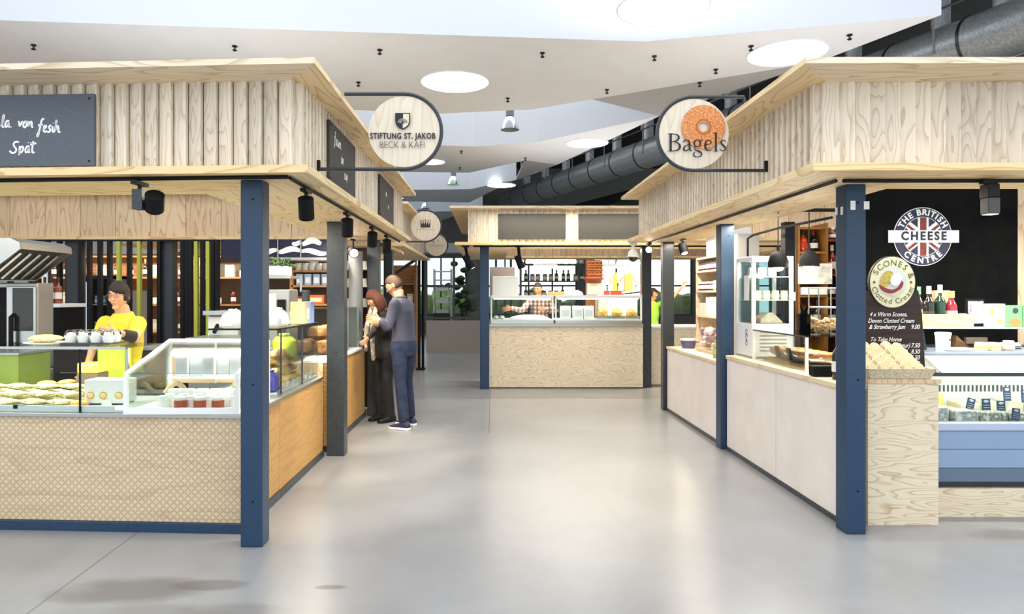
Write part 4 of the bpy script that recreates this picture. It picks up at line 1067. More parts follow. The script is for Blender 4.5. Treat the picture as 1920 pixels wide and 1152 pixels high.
GLY = {  # serif letters: strokes ([points], thick or thin widths), x-height 1
    'B': (1.15, [([(.2, 0), (.2, 1.5)], .2), ([(.2, 1.46), (.6, 1.46), (.86, 1.33), (.9, 1.14), (.8, .93), (.55, .82), (.2, .82)], [.08, .08, .14, .19, .15, .08, .07]),
              ([(.5, .82), (.85, .72), (1.02, .45), (.92, .16), (.6, .04), (.2, .04)], [.07, .12, .21, .16, .08, .08]), ([(-.04, .03), (.42, .03)], .06), ([(-.04, 1.47), (.42, 1.47)], .06)]),
    'a': (.85, [([(.1, .78), (.22, .95), (.42, .98), (.58, .88), (.62, .7), (.62, .14), (.72, .04), (.84, .1)], [.12, .1, .08, .12, .17, .17, .1, .06]), ([(.62, .6), (.3, .5), (.12, .34), (.14, .1), (.32, .03), (.5, .12), (.62, .26)], [.07, .08, .14, .16, .1, .08, .06])]),
    'g': (.92, [([(.42, .98), (.2, .9), (.12, .68), (.2, .44), (.42, .36), (.62, .44), (.7, .66), (.62, .9), (.42, .98)], [.07, .13, .16, .13, .07, .13, .16, .13, .07]), ([(.62, .88), (.78, .98), (.9, .94)], .07),
              ([(.26, .4), (.14, .24), (.24, .1), (.6, .02), (.82, -.14), (.76, -.38), (.45, -.5), (.14, -.42), (.06, -.22), (.22, -.02)], [.06, .08, .1, .16, .14, .1, .07, .11, .12, .06])]),
    'e': (.82, [([(.14, .56), (.7, .62), (.64, .84), (.42, .98), (.2, .86), (.1, .52), (.2, .16), (.44, .03), (.64, .1), (.76, .26)], [.06, .06, .12, .07, .13, .19, .16, .08, .07, .04])]),
    'l': (.46, [([(.22, 0), (.22, 1.55)], .17), ([(.02, .03), (.42, .03)], .06), ([(.03, 1.5), (.26, 1.55)], .06)]),
    's': (.68, [([(.58, .74), (.54, .92), (.36, .97), (.16, .86), (.17, .66), (.4, .5), (.58, .3), (.52, .08), (.3, .02), (.12, .1), (.08, .3)], [.05, .07, .07, .13, .13, .16, .14, .1, .07, .07, .05])]),
}
def sign_bagels(t, Mx):
    MB().tube([(1.83, 4.95, 2.9), (1.83, 4.95, gz(251, 4.95) + .262)], .013, 6).build('roof_foot', M['dpost'], t)
    Y = 4.95; k = Y / F
    def P(u, v): return ((u - 1301) * k, (251 - v) * k)
    cx, cy = P(1318, 239); M1 = Mx @ Matrix.Translation((cx, cy, 0)); n = 40; r1, r0 = 41 * k, 9 * k
    b = MB(); ring = lambda r, z: [M1 @ V((r * cos(2 * pi * j / n), r * sin(2 * pi * j / n), z)) for j in range(n)]
    b.loft([ring(r0, 0), ring(r0, .0015), ring(r1, .0015), ring(r1, 0)], cap=False); b.build('bagel_print', noisy('bagel_orange', 'b85f28', 'd98a4c', 70, .6, c3='e6ae78'), t)
    b = MB(); r_ = random.Random(4)
    b.loft([ring(r0 * 1.25, .0015), ring(r0 * 1.25, .002), ring(r0 * 1.7, .002), ring(r0 * 1.7, .0015)], cap=False); b.build('bagel_shading', mat('bagel_deep', 'b8672f', .6), t)
    b = MB(); M2 = Mx @ Matrix.Translation((*P(1252, 285), .0022)); h = 22.5 * k; x = 0
    for ch in 'Bagels':
        adv, st = GLY[ch]
        for pts, wd in st:
            Q = [pts[0]]; W = [wd if not isinstance(wd, list) else wd[0]]
            for i in range(len(pts) - 1):
                for f in (.5, 1):
                    Q.append((pts[i][0] + (pts[i + 1][0] - pts[i][0]) * f, pts[i][1] + (pts[i + 1][1] - pts[i][1]) * f)); W.append(wd if not isinstance(wd, list) else wd[i] + (wd[i + 1] - wd[i]) * f)
            if len(pts) > 3:
                for _ in range(2): Q = [Q[0]] + [((Q[i - 1][0] + 2 * Q[i][0] + Q[i + 1][0]) / 4, (Q[i - 1][1] + 2 * Q[i][1] + Q[i + 1][1]) / 4) for i in range(1, len(Q) - 1)] + [Q[-1]]
            b.ribbon([((x + px) * h, py * h) for px, py in Q], [q * h * .95 for q in W], M2, .0015)
        x += adv
    b.build('lettering', M['ink'], t, False)
round_sign('round plywood sign reading Bagels with an orange bagel, on the cheese stall', (gx(1301, 4.95), 4.95, gz(251, 4.95)), .253, 1, 1.83, 1.988, 0, .07, sign_bagels)
def sign_crown(t, Mx):
    b = MB(); s_ = .0085
    b.prism([Mx @ V((x * s_, y * s_ + .03, 0)) for x, y in ((-9, -6), (9, -6), (9, -3.5), (-9, -3.5))], (0, -.002, 0))
    for x0 in (-8.4, -4.2, 0, 4.2, 8.4):
        b.prism([Mx @ V((x * s_, y * s_ + .03, 0)) for x, y in ((x0 * .82 - 1.9, -3), (x0 * .82 + 1.9, -3), (x0 * 1.1, 5.5 + (1.5 if x0 == 0 else 0)))], (0, -.002, 0))
        q = Mx @ V((x0 * 1.1 * s_, (6.2 + (1.5 if x0 == 0 else 0)) * s_ + .03, -.0)); b.cyl(q, q + V((0, -.002, 0)), .009)
    b.build('crown_print', M['ink'], t, False)
    b = MB()
    for k in range(14): b.ribbon([(-.15 + k * .023, -.055), (-.138 + k * .023, -.055 + .018 * ((k * 7) % 3 - 1) * .5)], .008, Mx)
    b.build('small_lettering', mat('faded_ink', 'a39a8c', .6), t, False)
def sign_far(t, Mx):
    b = MB()
    for k in range(10): b.ribbon([(-.13 + k * .028, -.02), (-.115 + k * .028, -.012 + .012 * ((k * 5) % 3))], .012, Mx)
    q = Mx @ V((-.05, .07, 0)); b.cyl(q, q + V((0, -.002, 0)), .018)
    q = Mx @ V((.04, .09, 0)); b.cyl(q, q + V((0, -.002, 0)), .012)
    b.build('small_lettering', mat('faded_ink', 'a39a8c', .6), t, False)
round_sign('round plywood sign with a black crown, beyond the bakery sign', (gx(798, 10.86), 10.86, gz(424, 10.86)), .235, -1, -1.185, -1.355, 0, .06, sign_crown)
round_sign('smallest round sign, half hidden behind the crown sign', (gx(818, 13.6), 13.6, gz(460, 13.6)), .215, -1, -1.185, -1.355, 0, .06, sign_far)

# ---------------------------------------------------------------- stall at the end of the aisle
t = thing('plywood_counter', 'plywood fronted counter of the stall at the end of the aisle', 'counter', (1.25, 11.7, 0))
MB().box(-.04, 2.515, 11.36, 11.4, .02, 1.03).build('front_panel', M['plyc'], t, False)
MB().box(-.04, 2.515, 11.35, 11.395, 0, .02).build('base_rail', M['dpost'], t, False)
MB().box(-.04, 2.515, 11.405, 12.2, 0, 1.02).build('carcass', M['band'], t, False)
MB().box(-.04, 2.517, 11.33, 12.2, 1.031, 1.07).build('worktop', M['brushed'], t, False)
t = thing('plywood_counter', 'yellowish plywood counter glimpsed right of the dark brown-grey post', 'counter', (3.5, 11.9, 0))
MB().box(2.69, 5.2, 11.7, 11.74, .02, .98).build('front_panel', M['plyc'], t, False); MB().box(2.69, 5.2, 11.745, 12.4, 0, .98).build('carcass', M['band'], t, False); MB().box(2.69, 5.2, 11.68, 12.4, .981, 1.02).build('worktop', M['white'], t, False)
def deli(label, x0, x1, y0, d, z0, zt, shelf=True):
    t = thing('refrigerated_display', label, 'display case', ((x0 + x1) / 2, y0 + d / 2, z0))
    MB().box(x0, x1, y0, y0 + d, z0, z0 + .06).build('base', M['steel'], t, False, .006)
    MB().box(x0 + .02, x1 - .02, y0 + .03, y0 + d - .02, z0 + .061, z0 + .075).build('bed', M['white'], t, False)
    MB().box(x0, x1, y0 + .005, y0 + .011, z0 + .06, zt).build('front_pane', M['pane'], t, False)
    MB().box(x0, x1, y0, y0 + d * .7, zt + .001, zt + .02).build('top', M['pane'], t, False)
    b = MB(); b.box(x0, x1, y0 - .008, y0 + .02, zt - .01, zt + .04); b.build('top_rail', M['whitem'], t, False, .004)
    for x in (x0, x1 - .025): MB().box(x, x + .025, y0, y0 + .03, z0 + .06, zt).build('corner_bar', M['whitem'], t, False)
    MB().box(x0 + .05, x1 - .05, y0 + .05, y0 + .09, zt - .03, zt - .012).build('light_tube', mat('tube_glow', 'fffdf4', .5, emit=5), t, False)
    return t
deli('left glass refrigerated display on the far plywood counter, below the white monitor', gx(920, 11.4), gx(1038, 11.4), 11.4, .75, 1.071, 1.51)
deli('right glass refrigerated display on the far plywood counter, with yellow food', gx(1041, 11.4), gx(1204, 11.4), 11.4, .75, 1.071, 1.51)
r_ = random.Random(21)
M['ice'] = noisy('crushed_ice', 'f4f6f8', 'dfe6ea', 30, .4, .006)
o = MB().ell((.645, 11.78, 1.1475), (.34, .25, .07), 18, None, .05, r_).flat(1.1475).build('crushed_ice', M['ice']); tag(o, 'bed of crushed ice in the left refrigerated display', 'ice', kind='stuff')
fh = bread('x', mat('pale_fish', 'c3c6c8', .3), (.26, .09, .05), 'fish', 'fish')
for k, (u, v) in enumerate(((937, 582), (950, 586), (944, 577), (962, 588))): fh.place((.075 + .1 * (k % 2), 11.62 + .29 * (k // 2), 1.149), pi / 2, 'pale grey fish beside the ice below the white monitor', 'fish beside the ice')
sal = noisy('yellow_salad', 'e0a93c', 'c98a2c', 14, .5, .006, c3='efce74')
for k, (u0, u1) in enumerate(((1119, 1143), (1146, 1170), (1173, 1198))):
    x0, x1 = gx(u0, 11.6), gx(u1, 11.6); t = thing('food_tray', ('left', 'middle', 'right')[k] + ' tray of the three yellow food trays in the right refrigerated display', 'tray', ((x0 + x1) / 2, 11.65, 1.147), 'yellow food trays')
    b = MB(); b.box(x0, x1, 11.52, 11.8, 1.147, 1.2); b.build('tray', M['steel'], t, False)
    MB().ell(((x0 + x1) / 2, 11.66, 1.2), ((x1 - x0) / 2 * .9, .12, .13), 14, None, .06, r_).flat(1.201).build('food', sal, t)
wh = carton('x', 'f2f0ee', (.2, .16, .22), 'white_carton', panel='d9d4d8')
for k, u in enumerate((1060, 1083, 1103)): wh.place((gx(u, 11.65), 11.65, 1.1475), 0, 'white carton at the left end of the right refrigerated display', 'white cartons in the right display', sc=(.85, 1, 1))
t = thing('monitor', 'white monitor back standing on the left refrigerated display', 'monitor', (gx(947, 11.8), 11.8, 1.55))
MB().box(gx(923, 11.8), gx(972, 11.8), 11.78, 11.83, 1.536, gz(519, 11.8)).build('casing', M['white'], t, False, .01)
MB().box(gx(940, 11.8), gx(955, 11.8), 11.75, 11.9, 1.5315, 1.5355).build('foot', M['white'], t, False)
bx('cardboard_sheet', 'pinkish grey board leaning behind the white monitor', 'board', 918, 965, 501, 555, 11.88, .03, mat('pink_board', 'cfc0c2', .7), .002)
for k, (u0, u1, v) in enumerate(((986, 1080, 492), (1000, 1045, 501), (1156, 1208, 494), (1132, 1180, 501), (1226, 1242, 494))):
    Y = (13.2, 13.9, 13.2, 13.9, 13.2)[k]; x0, x1 = gx(u0, Y), gx(u1, Y); z = gz(v, Y)
    t = thing('tube_lamp', ('long fluorescent tube above the man in plaid', 'short rear fluorescent tube left of the orange shelf', 'fluorescent tube right of the orange shelf', 'short rear fluorescent tube right of the orange shelf', 'fluorescent tube end between the two right posts')[k], 'lamp', ((x0 + x1) / 2, Y, z), 'fluorescent tubes')
    MB().cyl((x0, Y, z), (x1, Y, z), .022).build('tube', mat('tube_glow', 'fffdf4', .5, emit=5), t)
    MB().box(x0, x1, Y - .03, Y + .03, z + .024, z + .06).build('housing', M['white'], t, False)
    for q in (.2, .8): MB().cyl((x0 + (x1 - x0) * q, Y, z + .06), (x0 + (x1 - x0) * q, Y, 2.975), .006, n=6).build('rod', M['grey'], t)
t = thing('snack_rack', 'orange-brown tower rack of packets behind the right display', 'rack', (gx(1116, 13.4), 13.4, 0))
x0, x1 = gx(1101, 13.4), gx(1131, 13.4)
MB().box(x0, x1, 13.6, 13.63, .0, gz(487, 13.4)).build('back_panel', mat('orange_brown', 'b06a34', .6), t, False)
for k in range(5): z = gz(488 + k * 9 + 9, 13.4); MB().box(x0, x1, 13.35, 13.6, z - .015, z).build('shelf_board', mat('orange_brown', 'b06a34', .6), t, False)
sn = carton('x', 'd8894a', (.07, .05, .075), 'snack_packet', 'packet', panel='7c2f1c')
for k in range(4):
    for j in range(4): sn.place((x0 + .045 + j * .075, 13.45, gz(497 + k * 9, 13.4) + .001), 0, 'orange snack packet on the tower rack', 'packets on the tower rack')
t = thing('copper_pan', 'wide copper red pan on a pale box, left of the wrapped goods', 'pan', at(1113, 529, 12.4))
p = at(1113, 530, 12.4)
MB().lathe((p.x, 12.4, p.z), [(.1, 0), (.17, .06), (.2, .075), (.19, .085), (.15, .08)], 22).build('pan', mat('copper_red', '8a3a26', .4, .5), t)
bx('storage_box', 'pale grey-green box carrying the copper pan', 'box', 1104, 1130, 531, 553, 12.35, .3, mat('sage_box', 'b9bfb0', .6))
o = MB().box(gx(1060, 12.2), gx(1205, 12.2), 12.18, 12.7, 1.542, 1.555).build('glass_shelf', M['pane'], smooth=False); tag(o, 'upper glass shelf at the back of the right refrigerated display', 'shelf')
for k, u in enumerate((1138, 1150, 1160)): carton('x', 'd8301e', (.095, .1, .075), 'red_box').place((gx(u, 12.3), 12.3, 1.556), 0, ('left', 'middle', 'right')[k] + ' of the three small red boxes on the upper glass shelf')
o = MB().obox((gx(1186, 12.3), 12.32, 1.592), (.36, .2, .02), (0, -.12, 0)).build('serving_tray', M['blackm']); tag(o, 'flat black tray on the upper glass shelf beside the red boxes', 'tray')
ww = blob_bag('x', noisy('wrapped_goods', 'efeae6', 'c9bcb4', 18, .35, .004), (.24, .22, .2), 'wrapped_parcel', 'parcel', seed=31)
for k, (u, v) in enumerate(((1130, 547), (1148, 545), (1166, 547), (1184, 545), (1200, 547), (1139, 530), (1158, 528), (1176, 530), (1194, 530))):
    ww.place((gx(u, 12.9), 12.93 + .05 * (k % 3 == 1), 1.622 if v > 540 else 1.808), 0, 'plastic wrapped parcel in the heap behind the red boxes', 'wrapped parcels behind the red boxes', sc=(.62, .62, .85))
bx('back_table', 'pale table under the heap of wrapped parcels', 'table', 1122, 1195, 547, 709, 12.75, .4, M['white'], .003)
for u0, u1, c0, lb in ((1150, 1157, 'd9b23c', 'yellow packet standing up in the heap of wrapped parcels'), (1172, 1186, 'cf9a4c', 'tan packet standing up in the heap of wrapped parcels')):
    bx('food_packet', lb, 'packet', u0, u1, 514, 546.9, 12.76, .06, mat('pk' + c0, c0, .5))
bx('wooden_board', 'brown wooden board beside the man in plaid', 'board', 1030, 1058, 547, 555, 12.25, .2, M['shelfw'], .003)
p = at(1030, 593, 11.6); 
pu = thing('covered_dish', 'white domed plastic lid behind the brown board', 'lid', (1.49, 12.38, 1.556)); p = at(1074, 556, 12.0)
MB().lathe((1.49, 12.38, 1.556), [(.17, 0), (.15, .05), (.08, .085), (.0, .09)][:3], 20).build('dome', M['white'], pu)
shelves('dark steel shelving of bottles far behind the man in plaid', .7, 2.45, 16.4, 16.7, (.6, 1.1, 1.5, 1.9, 2.3), M['dpost'], None, True, 2.6)
g5 = bottle('x', '3c5a34', 'dfe4d4', '2a2a2a', .26, .045); g6 = jar('x', 'b9b4a4', '3a3a36', .16, .055)
for z in (1.1, 1.5, 1.9, 2.3):
    for q in range(11):
        w_ = r_.random() < .5
        (g5 if w_ else g6).place((.82 + q * .15 + r_.uniform(-.02, .02), 16.52, z + .001), 0, ('green bottle' if w_ else 'grey jar') + ' on the dark steel shelving behind the man in plaid', ('green bottles' if w_ else 'grey jars') + ' on the dark steel shelving')
# two blank chalkboards on the far canopy
for (u0, u1, lb) in ((934, 1061, 'left blank chalkboard on the canopy at the end of the aisle'), (1085, 1212, 'right blank chalkboard on the canopy at the end of the aisle')):
    board(lb, ((gx(u0, 11.0) + gx(u1, 11.0)) / 2, 11.057, gz(424.5, 11.0)), (1, 0, 0), (u1 - u0) * 11.0 / F, 48 * 11 / F, 'dslate')
def hang_spot(u, v, lb, dx):
    Y = 11.1; p = V((gx(u, Y), Y, 2.355)); q = p + V((dx, .05, -.36))
    t = thing('track_spotlight', lb, 'spotlight', p, 'track spotlights')
    MB().box(p.x - .06, p.x + .06, Y - .02, Y + .02, 2.33, 2.355).build('track_adapter', M['black'], t)
    MB().tube([p + V((0, 0, -.02)), p + V((dx * .2, 0, -.14)), p + V((dx * .5, .02, -.2))], .025, 8).build('arm', M['blackm'], t)
    MB().cyl(p + V((dx * .1 - .03, .02, -.16)), q, .05, .06, 16).build('can', M['blackm'], t)
    MB().cyl(q, q + (q - p).normalized() * .006, .05, n=16).build('lens', mat('dim_lens', 'd8cfc0', .3, emit=1.2), t)
hang_spot(873, 462, 'black spotlight hanging at the left corner of the far canopy', .1)
hang_spot(972, 462, 'black spotlight hanging beside the left end of the far chalkboard', .06)
light_track('black light track under the front of the far canopy', [(-.3, 11.1, 2.346), (5.0, 11.1, 2.346)])
area('strip_lamp', (1.3, 12.0, 2.35), 2.6, .06, 60, (1, .9, .72)); area('strip_lamp', (3.6, 12.0, 2.35), 1.6, .06, 60, (1, .86, .6))
area('downlight', (1.3, 10.7, 2.9), 2.6, .2, 26, (1, .88, .7))
# ---------------------------------------------------------------- far glazed partition and what stands around it
YP = 18.7
pw = struct(MB().box(gx(799, YP), gx(960, YP), YP, YP + .12, 0, .86).build('partition_wall', mat('greige_panel', 'a9a29a', .7), smooth=False))
b = MB(); zt = gz(478, YP)
for u in (799, 851, 897, 930, 958): x = gx(u, YP); b.box(x - (.09 if u == 799 else .03), x + .03, YP, YP + .1, .861, zt)
for v in (480, 537, 597): z = gz(v, YP); b.box(gx(799, YP), gx(960, YP), YP + .01, YP + .09, z - .03, z + .03)
wn = struct(b.build('window_5', mat('grey_green_frame', '4d5552', .5), smooth=False)); MB().box(gx(805, YP), gx(958, YP), YP + .04, YP + .05, .9, zt).build('pane', M['pane'], wn, False)
struct(MB().box(gx(760, YP), gx(960, YP), YP - .3, YP + .2, zt + .04, zt + .3).build('trim_1', M['grey'], smooth=False))
shelves('white stacked shelves behind the glazed partition', gx(814, 19.6), gx(846, 19.6), 19.5, 19.9, (1.0, 1.35, 1.7, 2.0, 2.25), M['white'], None, True, 2.3)
st = carton('x', 'e9ece8', (.35, .3, .14), 'white_crate', 'crate')
for z in (1.001, 1.351, 1.701): st.place((gx(830, 19.7), 19.7, z), 0, 'white crate on the shelves behind the glazed partition', 'crates behind the glazed partition')
t = thing('potted_tree', 'dark indoor tree behind the glazed partition', 'tree', (gx(868, 20.4), 20.4, 0))
MB().cyl((gx(868, 20.4), 20.4, 0), (gx(868, 20.4), 20.4, 1.3), .06).build('trunk', mat('bark', '4a3a2c', .8), t)
b = MB()
for k in range(26): b.ell((gx(868, 20.4) + r_.gauss(0, .18), 20.4 + r_.gauss(0, .18), 1.6 + r_.gauss(0, .3)), (.13, .13, .09), 7, None, .2, r_)
b.build('foliage', noisy('dark_leaf', '26381f', '3d5230', 20, .8), t)
bx('planter_box', 'low dark planter inside the glazed partition', 'planter', 812, 842, 588, 658, 18.95, .4, mat('planter_dark', '3e4238', .7))
t = thing('folding_stand', 'tall black stand at the end of the bakery row, right of the man', 'stand', (gx(789, 14.3), 14.3, 0))
for u in (786, 793): MB().cyl((gx(u, 14.3), 14.3, 0), (gx(u, 14.3), 14.3, gz(452, 14.3)), .03, n=8).build('leg', M['blackm'], t)
MB().cyl((gx(742, 14.3), 14.3, gz(512, 14.3)), (gx(784, 14.3), 14.3, gz(484, 14.3)), .035, n=8).build('strut', M['dpost'], t)
MB().box(gx(760, 14.3), gx(800, 14.3), 14.28, 14.32, gz(484, 14.3), gz(479, 14.3)).build('crossbar', M['blackm'], t, False)
MB().box(gx(782, 14.3), gx(797, 14.3), 14.1, 14.38, 0, .03).build('base', M['blackm'], t, False)
bx('purple_crate', 'purple patterned box hanging below the crown sign', 'box', 768, 782, 440, 478, 14.3, .3, noisy('purple_pattern', '3a2a4c', '9a86b4', 60, .6))
o = MB().prism([at(716, 459, 9.1), at(754, 475, 9.1), at(757, 478, 9.68), at(720, 463, 9.68)], (0, 0, .03)).build('wooden_awning', M['plyy'], smooth=False); tag(o, 'slanting wooden awning board past the fourth spotlight', 'awning'); MB().box(-1.52, -1.42, 8.902, 9.14, 2.2, 2.235).build('bracket', M['dpost'], o, False)
bx('red_box', 'small red box lying on the wooden awning board', 'box', 716, 729, 447, 453.2, 9.12, .15, mat('red_paint', 'c23a26', .5), .01)
shelves('warm brown shelves at the very end of the bakery row', gx(728, 14.4), gx(778, 14.4), 14.4, 14.8, (.5, .95, 1.4, 1.8), M['shelfw'], M['shelfw'], True, 2.2)
for z in (.5, .95, 1.4):
    for k in range(4): (g3 if k % 2 else g2).place((gx(738 + k * 10.5, 14.5), 14.5, z + .001), 0, sc=(.9 if k % 2 else .85), label= ('cream carton' if k % 2 else 'pale jar') + ' on the shelves at the end of the bakery row', group=('cartons' if k % 2 else 'jars') + ' at the end of the bakery row')
# ---------------------------------------------------------------- cheese stall (right)
M['pwhite'] = noisy('off_white_board', 'e9e1db', 'e2d9d2', 4, .6)
M['lightw'] = wood('light_counter_edge', 'eadabd', 'c9a878', 'y', 4, 8)
def side_counter(label, y0, y1, zt, joint):
    t = thing('serving_counter', label, 'counter', (2.7, (y0 + y1) / 2, 0))
    for a, b_ in ((y0, joint - .004), (joint + .004, y1)): MB().box(2.36, 2.39, a, b_, .035, zt - .04).build('front_panel', M['pwhite'], t, False, .002)
    MB().box(2.35, 2.38, y0, y1, 0, .033).build('base_rail', M['dpost'], t, False)
    yc = y0 if y0 > 5 else 5.07
    MB().box(2.395, 2.98, yc + .02, y1 - .02, 0, zt - .045).build('carcass', M['pwhite'], t, False)
    MB().prism([(2.345, y0, zt - .038), (2.525, y0, zt - .038), (2.525, yc, zt - .038), (3.0, yc, zt - .038), (3.0, y1, zt - .038), (2.345, y1, zt - .038)], (0, 0, .038)).build('worktop', M['lightw'], t, False, .004)
side_counter('off white counter with two plain panels, between the blue corner post and the next', 4.6, 6.85, .95, 5.67)
side_counter('shorter off white counter under the jar shelf, nearer the end of the aisle', 7.04, 9.18, .865, 8.1)
# jar shelf
t = shelves('pale wooden jar shelf standing on the farther off white counter', 2.72, 3.0, 7.75, 9.1, (1.29, 1.61, 1.87, 2.04), M['lightw'], None, False)
for y in (7.75, 9.08): MB().box(2.72, 3.0, y, y + .02, .866, 2.039).build('side_panel', M['lightw'], t, False)
MB().box(2.985, 3.0, 7.775, 9.075, .866, 2.015).build('back_panel', wood('tan_back', 'c9a06c', 'a97c48', 'y', 4, 7), t, False)
r_ = random.Random(41)
def shelf_row(g, z, x, ys, lb, gr):
    for y in ys: g.place((x, y, z + .001), r_.uniform(-.2, .2), lb, gr)
fr = lambda a, b_, n: [a + (b_ - a) * i / (n - 1) for i in range(n)]
j1 = jar('x', '4a2a30', 'e8e6e2', .11, .04, 'f4f2ee'); j2 = jar('x', '5a2430', '2a2024', .11, .04, 'efe8e4'); j3 = jar('x', 'a8b04a', 'dcdcd4', .12, .042, 'eef0d8')
shelf_row(j2, 1.87, 2.765, fr(7.85, 9.0, 12), 'dark jar with a pale label on the top row of the jar shelf', 'jars on the top row of the jar shelf')
shelf_row(j1, 1.61, 2.765, fr(8.5, 9.0, 6), 'dark jar with a white lid on the second row of the jar shelf', 'dark jars on the second row')
shelf_row(j3, 1.61, 2.765, fr(7.85, 8.4, 6), 'green jar on the second row of the jar shelf', 'green jars on the second row')
wp2 = carton('x', 'f3f1ed', (.1, .12, .24), 'white_packet', 'packet', panel='dcd8d0')
shelf_row(wp2, 1.29, 2.8, fr(8.25, 8.7, 4), 'white packet standing on the third row of the jar shelf', 'white packets on the third row')
wp3 = carton('x', 'e9e2cf', (.1, .12, .16), 'cream_packet', 'packet', panel='d7ccb0')
shelf_row(wp3, 1.29, 2.8, fr(8.86, 9.0, 2), 'low cream packet at the far end of the third row', 'low cream packets on the third row')
dk_ = jar('x', '28282a', '18181a', .2, .06, 'e9e6e0', name='dark_canister', cat='canister')
shelf_row(dk_, 1.29, 2.79, (7.88, 8.04), 'black canister at the near end of the third row of the jar shelf', 'black canisters on the third row')
carton('x', 'f4f3f0', (.24, .34, .3), 'white_carton').place((2.86, 8.55, 2.041), 0, 'large white carton on top of the jar shelf')
carton('x', '6a1e20', (.2, .22, .3), 'dark_red_box', panel='7c2a2a').place((2.85, 8.1, 2.041), 0, 'dark red box on top of the jar shelf')
carton('x', 'f1eee8', (.2, .14, .28), 'white_carton').place((2.86, 7.86, 2.041), 0, 'slim white carton on top of the jar shelf, at the near end')
bq = thing('dried_bouquet', 'bundle of pale dried flowers on the counter below the jar shelf', 'bouquet', (2.6, 8.1, .866))
b = MB(); b2 = MB()
for k in range(46):
    a_ = r_.uniform(-1, 1); y = 8.12 + r_.uniform(-.3, .3); x = 2.6 + r_.uniform(-.08, .08); z = .88 + r_.uniform(.03, .28)
    (b if k % 2 else b2).ell((x, y, z), (.03, .035, .022), 7, Matrix.Rotation(a_ * 2, 3, 'X'), .2, r_)
b.build('pale_heads', mat('pale_petals', 'e9dcd6', .8), bq)['kind'] = 'stuff'; b2.build('mauve_heads', mat('mauve_petals', '9d8a92', .8), bq)['kind'] = 'stuff'
MB().box(2.52, 2.68, 7.8, 8.4, .866, .9).build('tray', mat('kraft_tray', 'b9a58c', .8), bq, False)
bottle('x', '9fbf3a', 'c9dc6a', '6f8a2a', .24, .045).place((2.45, 7.42, .866), 0, 'yellow-green bottle on the counter beside the dark blue bottle')
bottle('x', '1d2a4c', '9fb6d4', '12141c', .26, .04).place((2.43, 7.24, .866), 0, 'dark blue bottle on the counter next to the blue post')
tub = thing('storage_tub', 'small violet tub at the far end of the farther counter', 'tub', (2.5, 9.0, .866))
MB().lathe((2.55, 8.85, .866), [(.08, 0), (.1, .1)], 18).build('tub_body', mat('violet_tub', '5c5a84', .4), tub); MB().lathe((2.55, 8.85, .966), [(.106, 0), (.106, .02)], 18).build('lid', M['white'], tub)

# white counter fridge
t = thing('counter_fridge', 'tall white glass sided counter fridge on the off white counter', 'fridge', (2.65, 6.65, .95))
x0, x1, y0, y1, z0, zt = 2.45, 2.84, 6.42, 6.84, .951, 1.92
b = MB()
for x in (x0, x1 - .035):
    for y in (y0, y1 - .03): b.box(x, x + .035, y, y + .03, z0 + .331, zt - .041)
b.box(x0, x1, y0, y1, zt - .04, zt); b.box(x0, x1, y0, y1, z0 + .02, z0 + .33)
b.build('frame', M['whitem'], t, False, .004)
MB().box(x0 + .035, x1 - .035, y0 + .01, y0 + .016, z0 + .33, zt - .04).build('glass_door', M['pane'], t, False)
MB().box(x0 + .01, x0 + .016, y0 + .03, y1 - .03, z0 + .33, zt - .04).build('side_pane', M['pane'], t, False)
MB().box(x0 + .035, x1 - .035, y1 - .02, y1 - .014, z0 + .33, zt - .04).build('back_pane', glass('frosted_blue', 'cfe0e0'), t, False)
MB().box(x0, x1, y0 + .01, y1 - .01, z0, z0 + .018).build('plinth', M['grey'], t, False)
for z in (1.5, 1.72): MB().box(x0 + .03, x1 - .03, y0 + .03, y1 - .03, z, z + .008).build('shelf_board', M['whitem'], t, False)
b = MB()
for k in range(6): b.box(x0 + .07, x1 - .07, y0 - .004, y0 - .0005, z0 + .07 + k * .035, z0 + .085 + k * .035)
b.build('vent_grille', M['grey'], t, False)
MB().box(x1 - .02, x1 + .012, y0 - .012, y0 - .001, 1.5, 1.58).build('handle', M['whitem'], t, False)
b = MB(); Mx = face((x0 - .002, 6.56, 1.15), (0, -1, 0))
for cy, s_ in ((.05, .022), (.0, .026), (-.055, .022)): b.ribbon([(s_ * cos(a), cy + s_ * 1.1 * sin(a)) for a in [k * pi / 8 for k in range(15)]], .007, Mx)
b.build('scroll_mark', M['greyink'], t, False)
MB().box(x0 - .003, x0 - .0005, 6.5, 6.62, 1.5, 1.74).build('paper_sign', M['white'], t, False)
cj = jar('x', 'efe6c4', 'f1ecd6', .085, .036, 'f7f3e2')
for k in range(4): cj.place((2.53 + k * .085, 6.5, 1.509), 0, 'cream pot on the middle shelf of the counter fridge', 'cream pots in the fridge')
wj = carton('x', 'f3f2ee', (.06, .05, .09), 'milk_carton', 'carton', panel='b8c6d8')
for k in range(3): wj.place((2.54 + k * .1, 6.66, 1.729), 0, 'small white carton on the top shelf of the counter fridge', 'white cartons in the fridge')
ch = tag(MB().prism([(2.56, 6.5, 1.283), (2.78, 6.5, 1.283), (2.77, 6.5, 1.3), (2.68, 6.5, 1.385), (2.64, 6.5, 1.385), (2.57, 6.5, 1.33)], (0, .2, 0)).build('cloth_cover', noisy('muslin', 'd9ccba', 'c4b49e', 20, .9), smooth=False, bevel=.01), 'folded beige cloth over cheese at the bottom of the counter fridge', 'cloth')
bread('x', mat('orange_cheese', 'b8642c', .5), (.1, .12, .09), 'cheese_block', 'cheese').place((2.513, 6.56, 1.283), 0, 'small orange-brown cheese beside the cloth in the counter fridge', sc=.75)

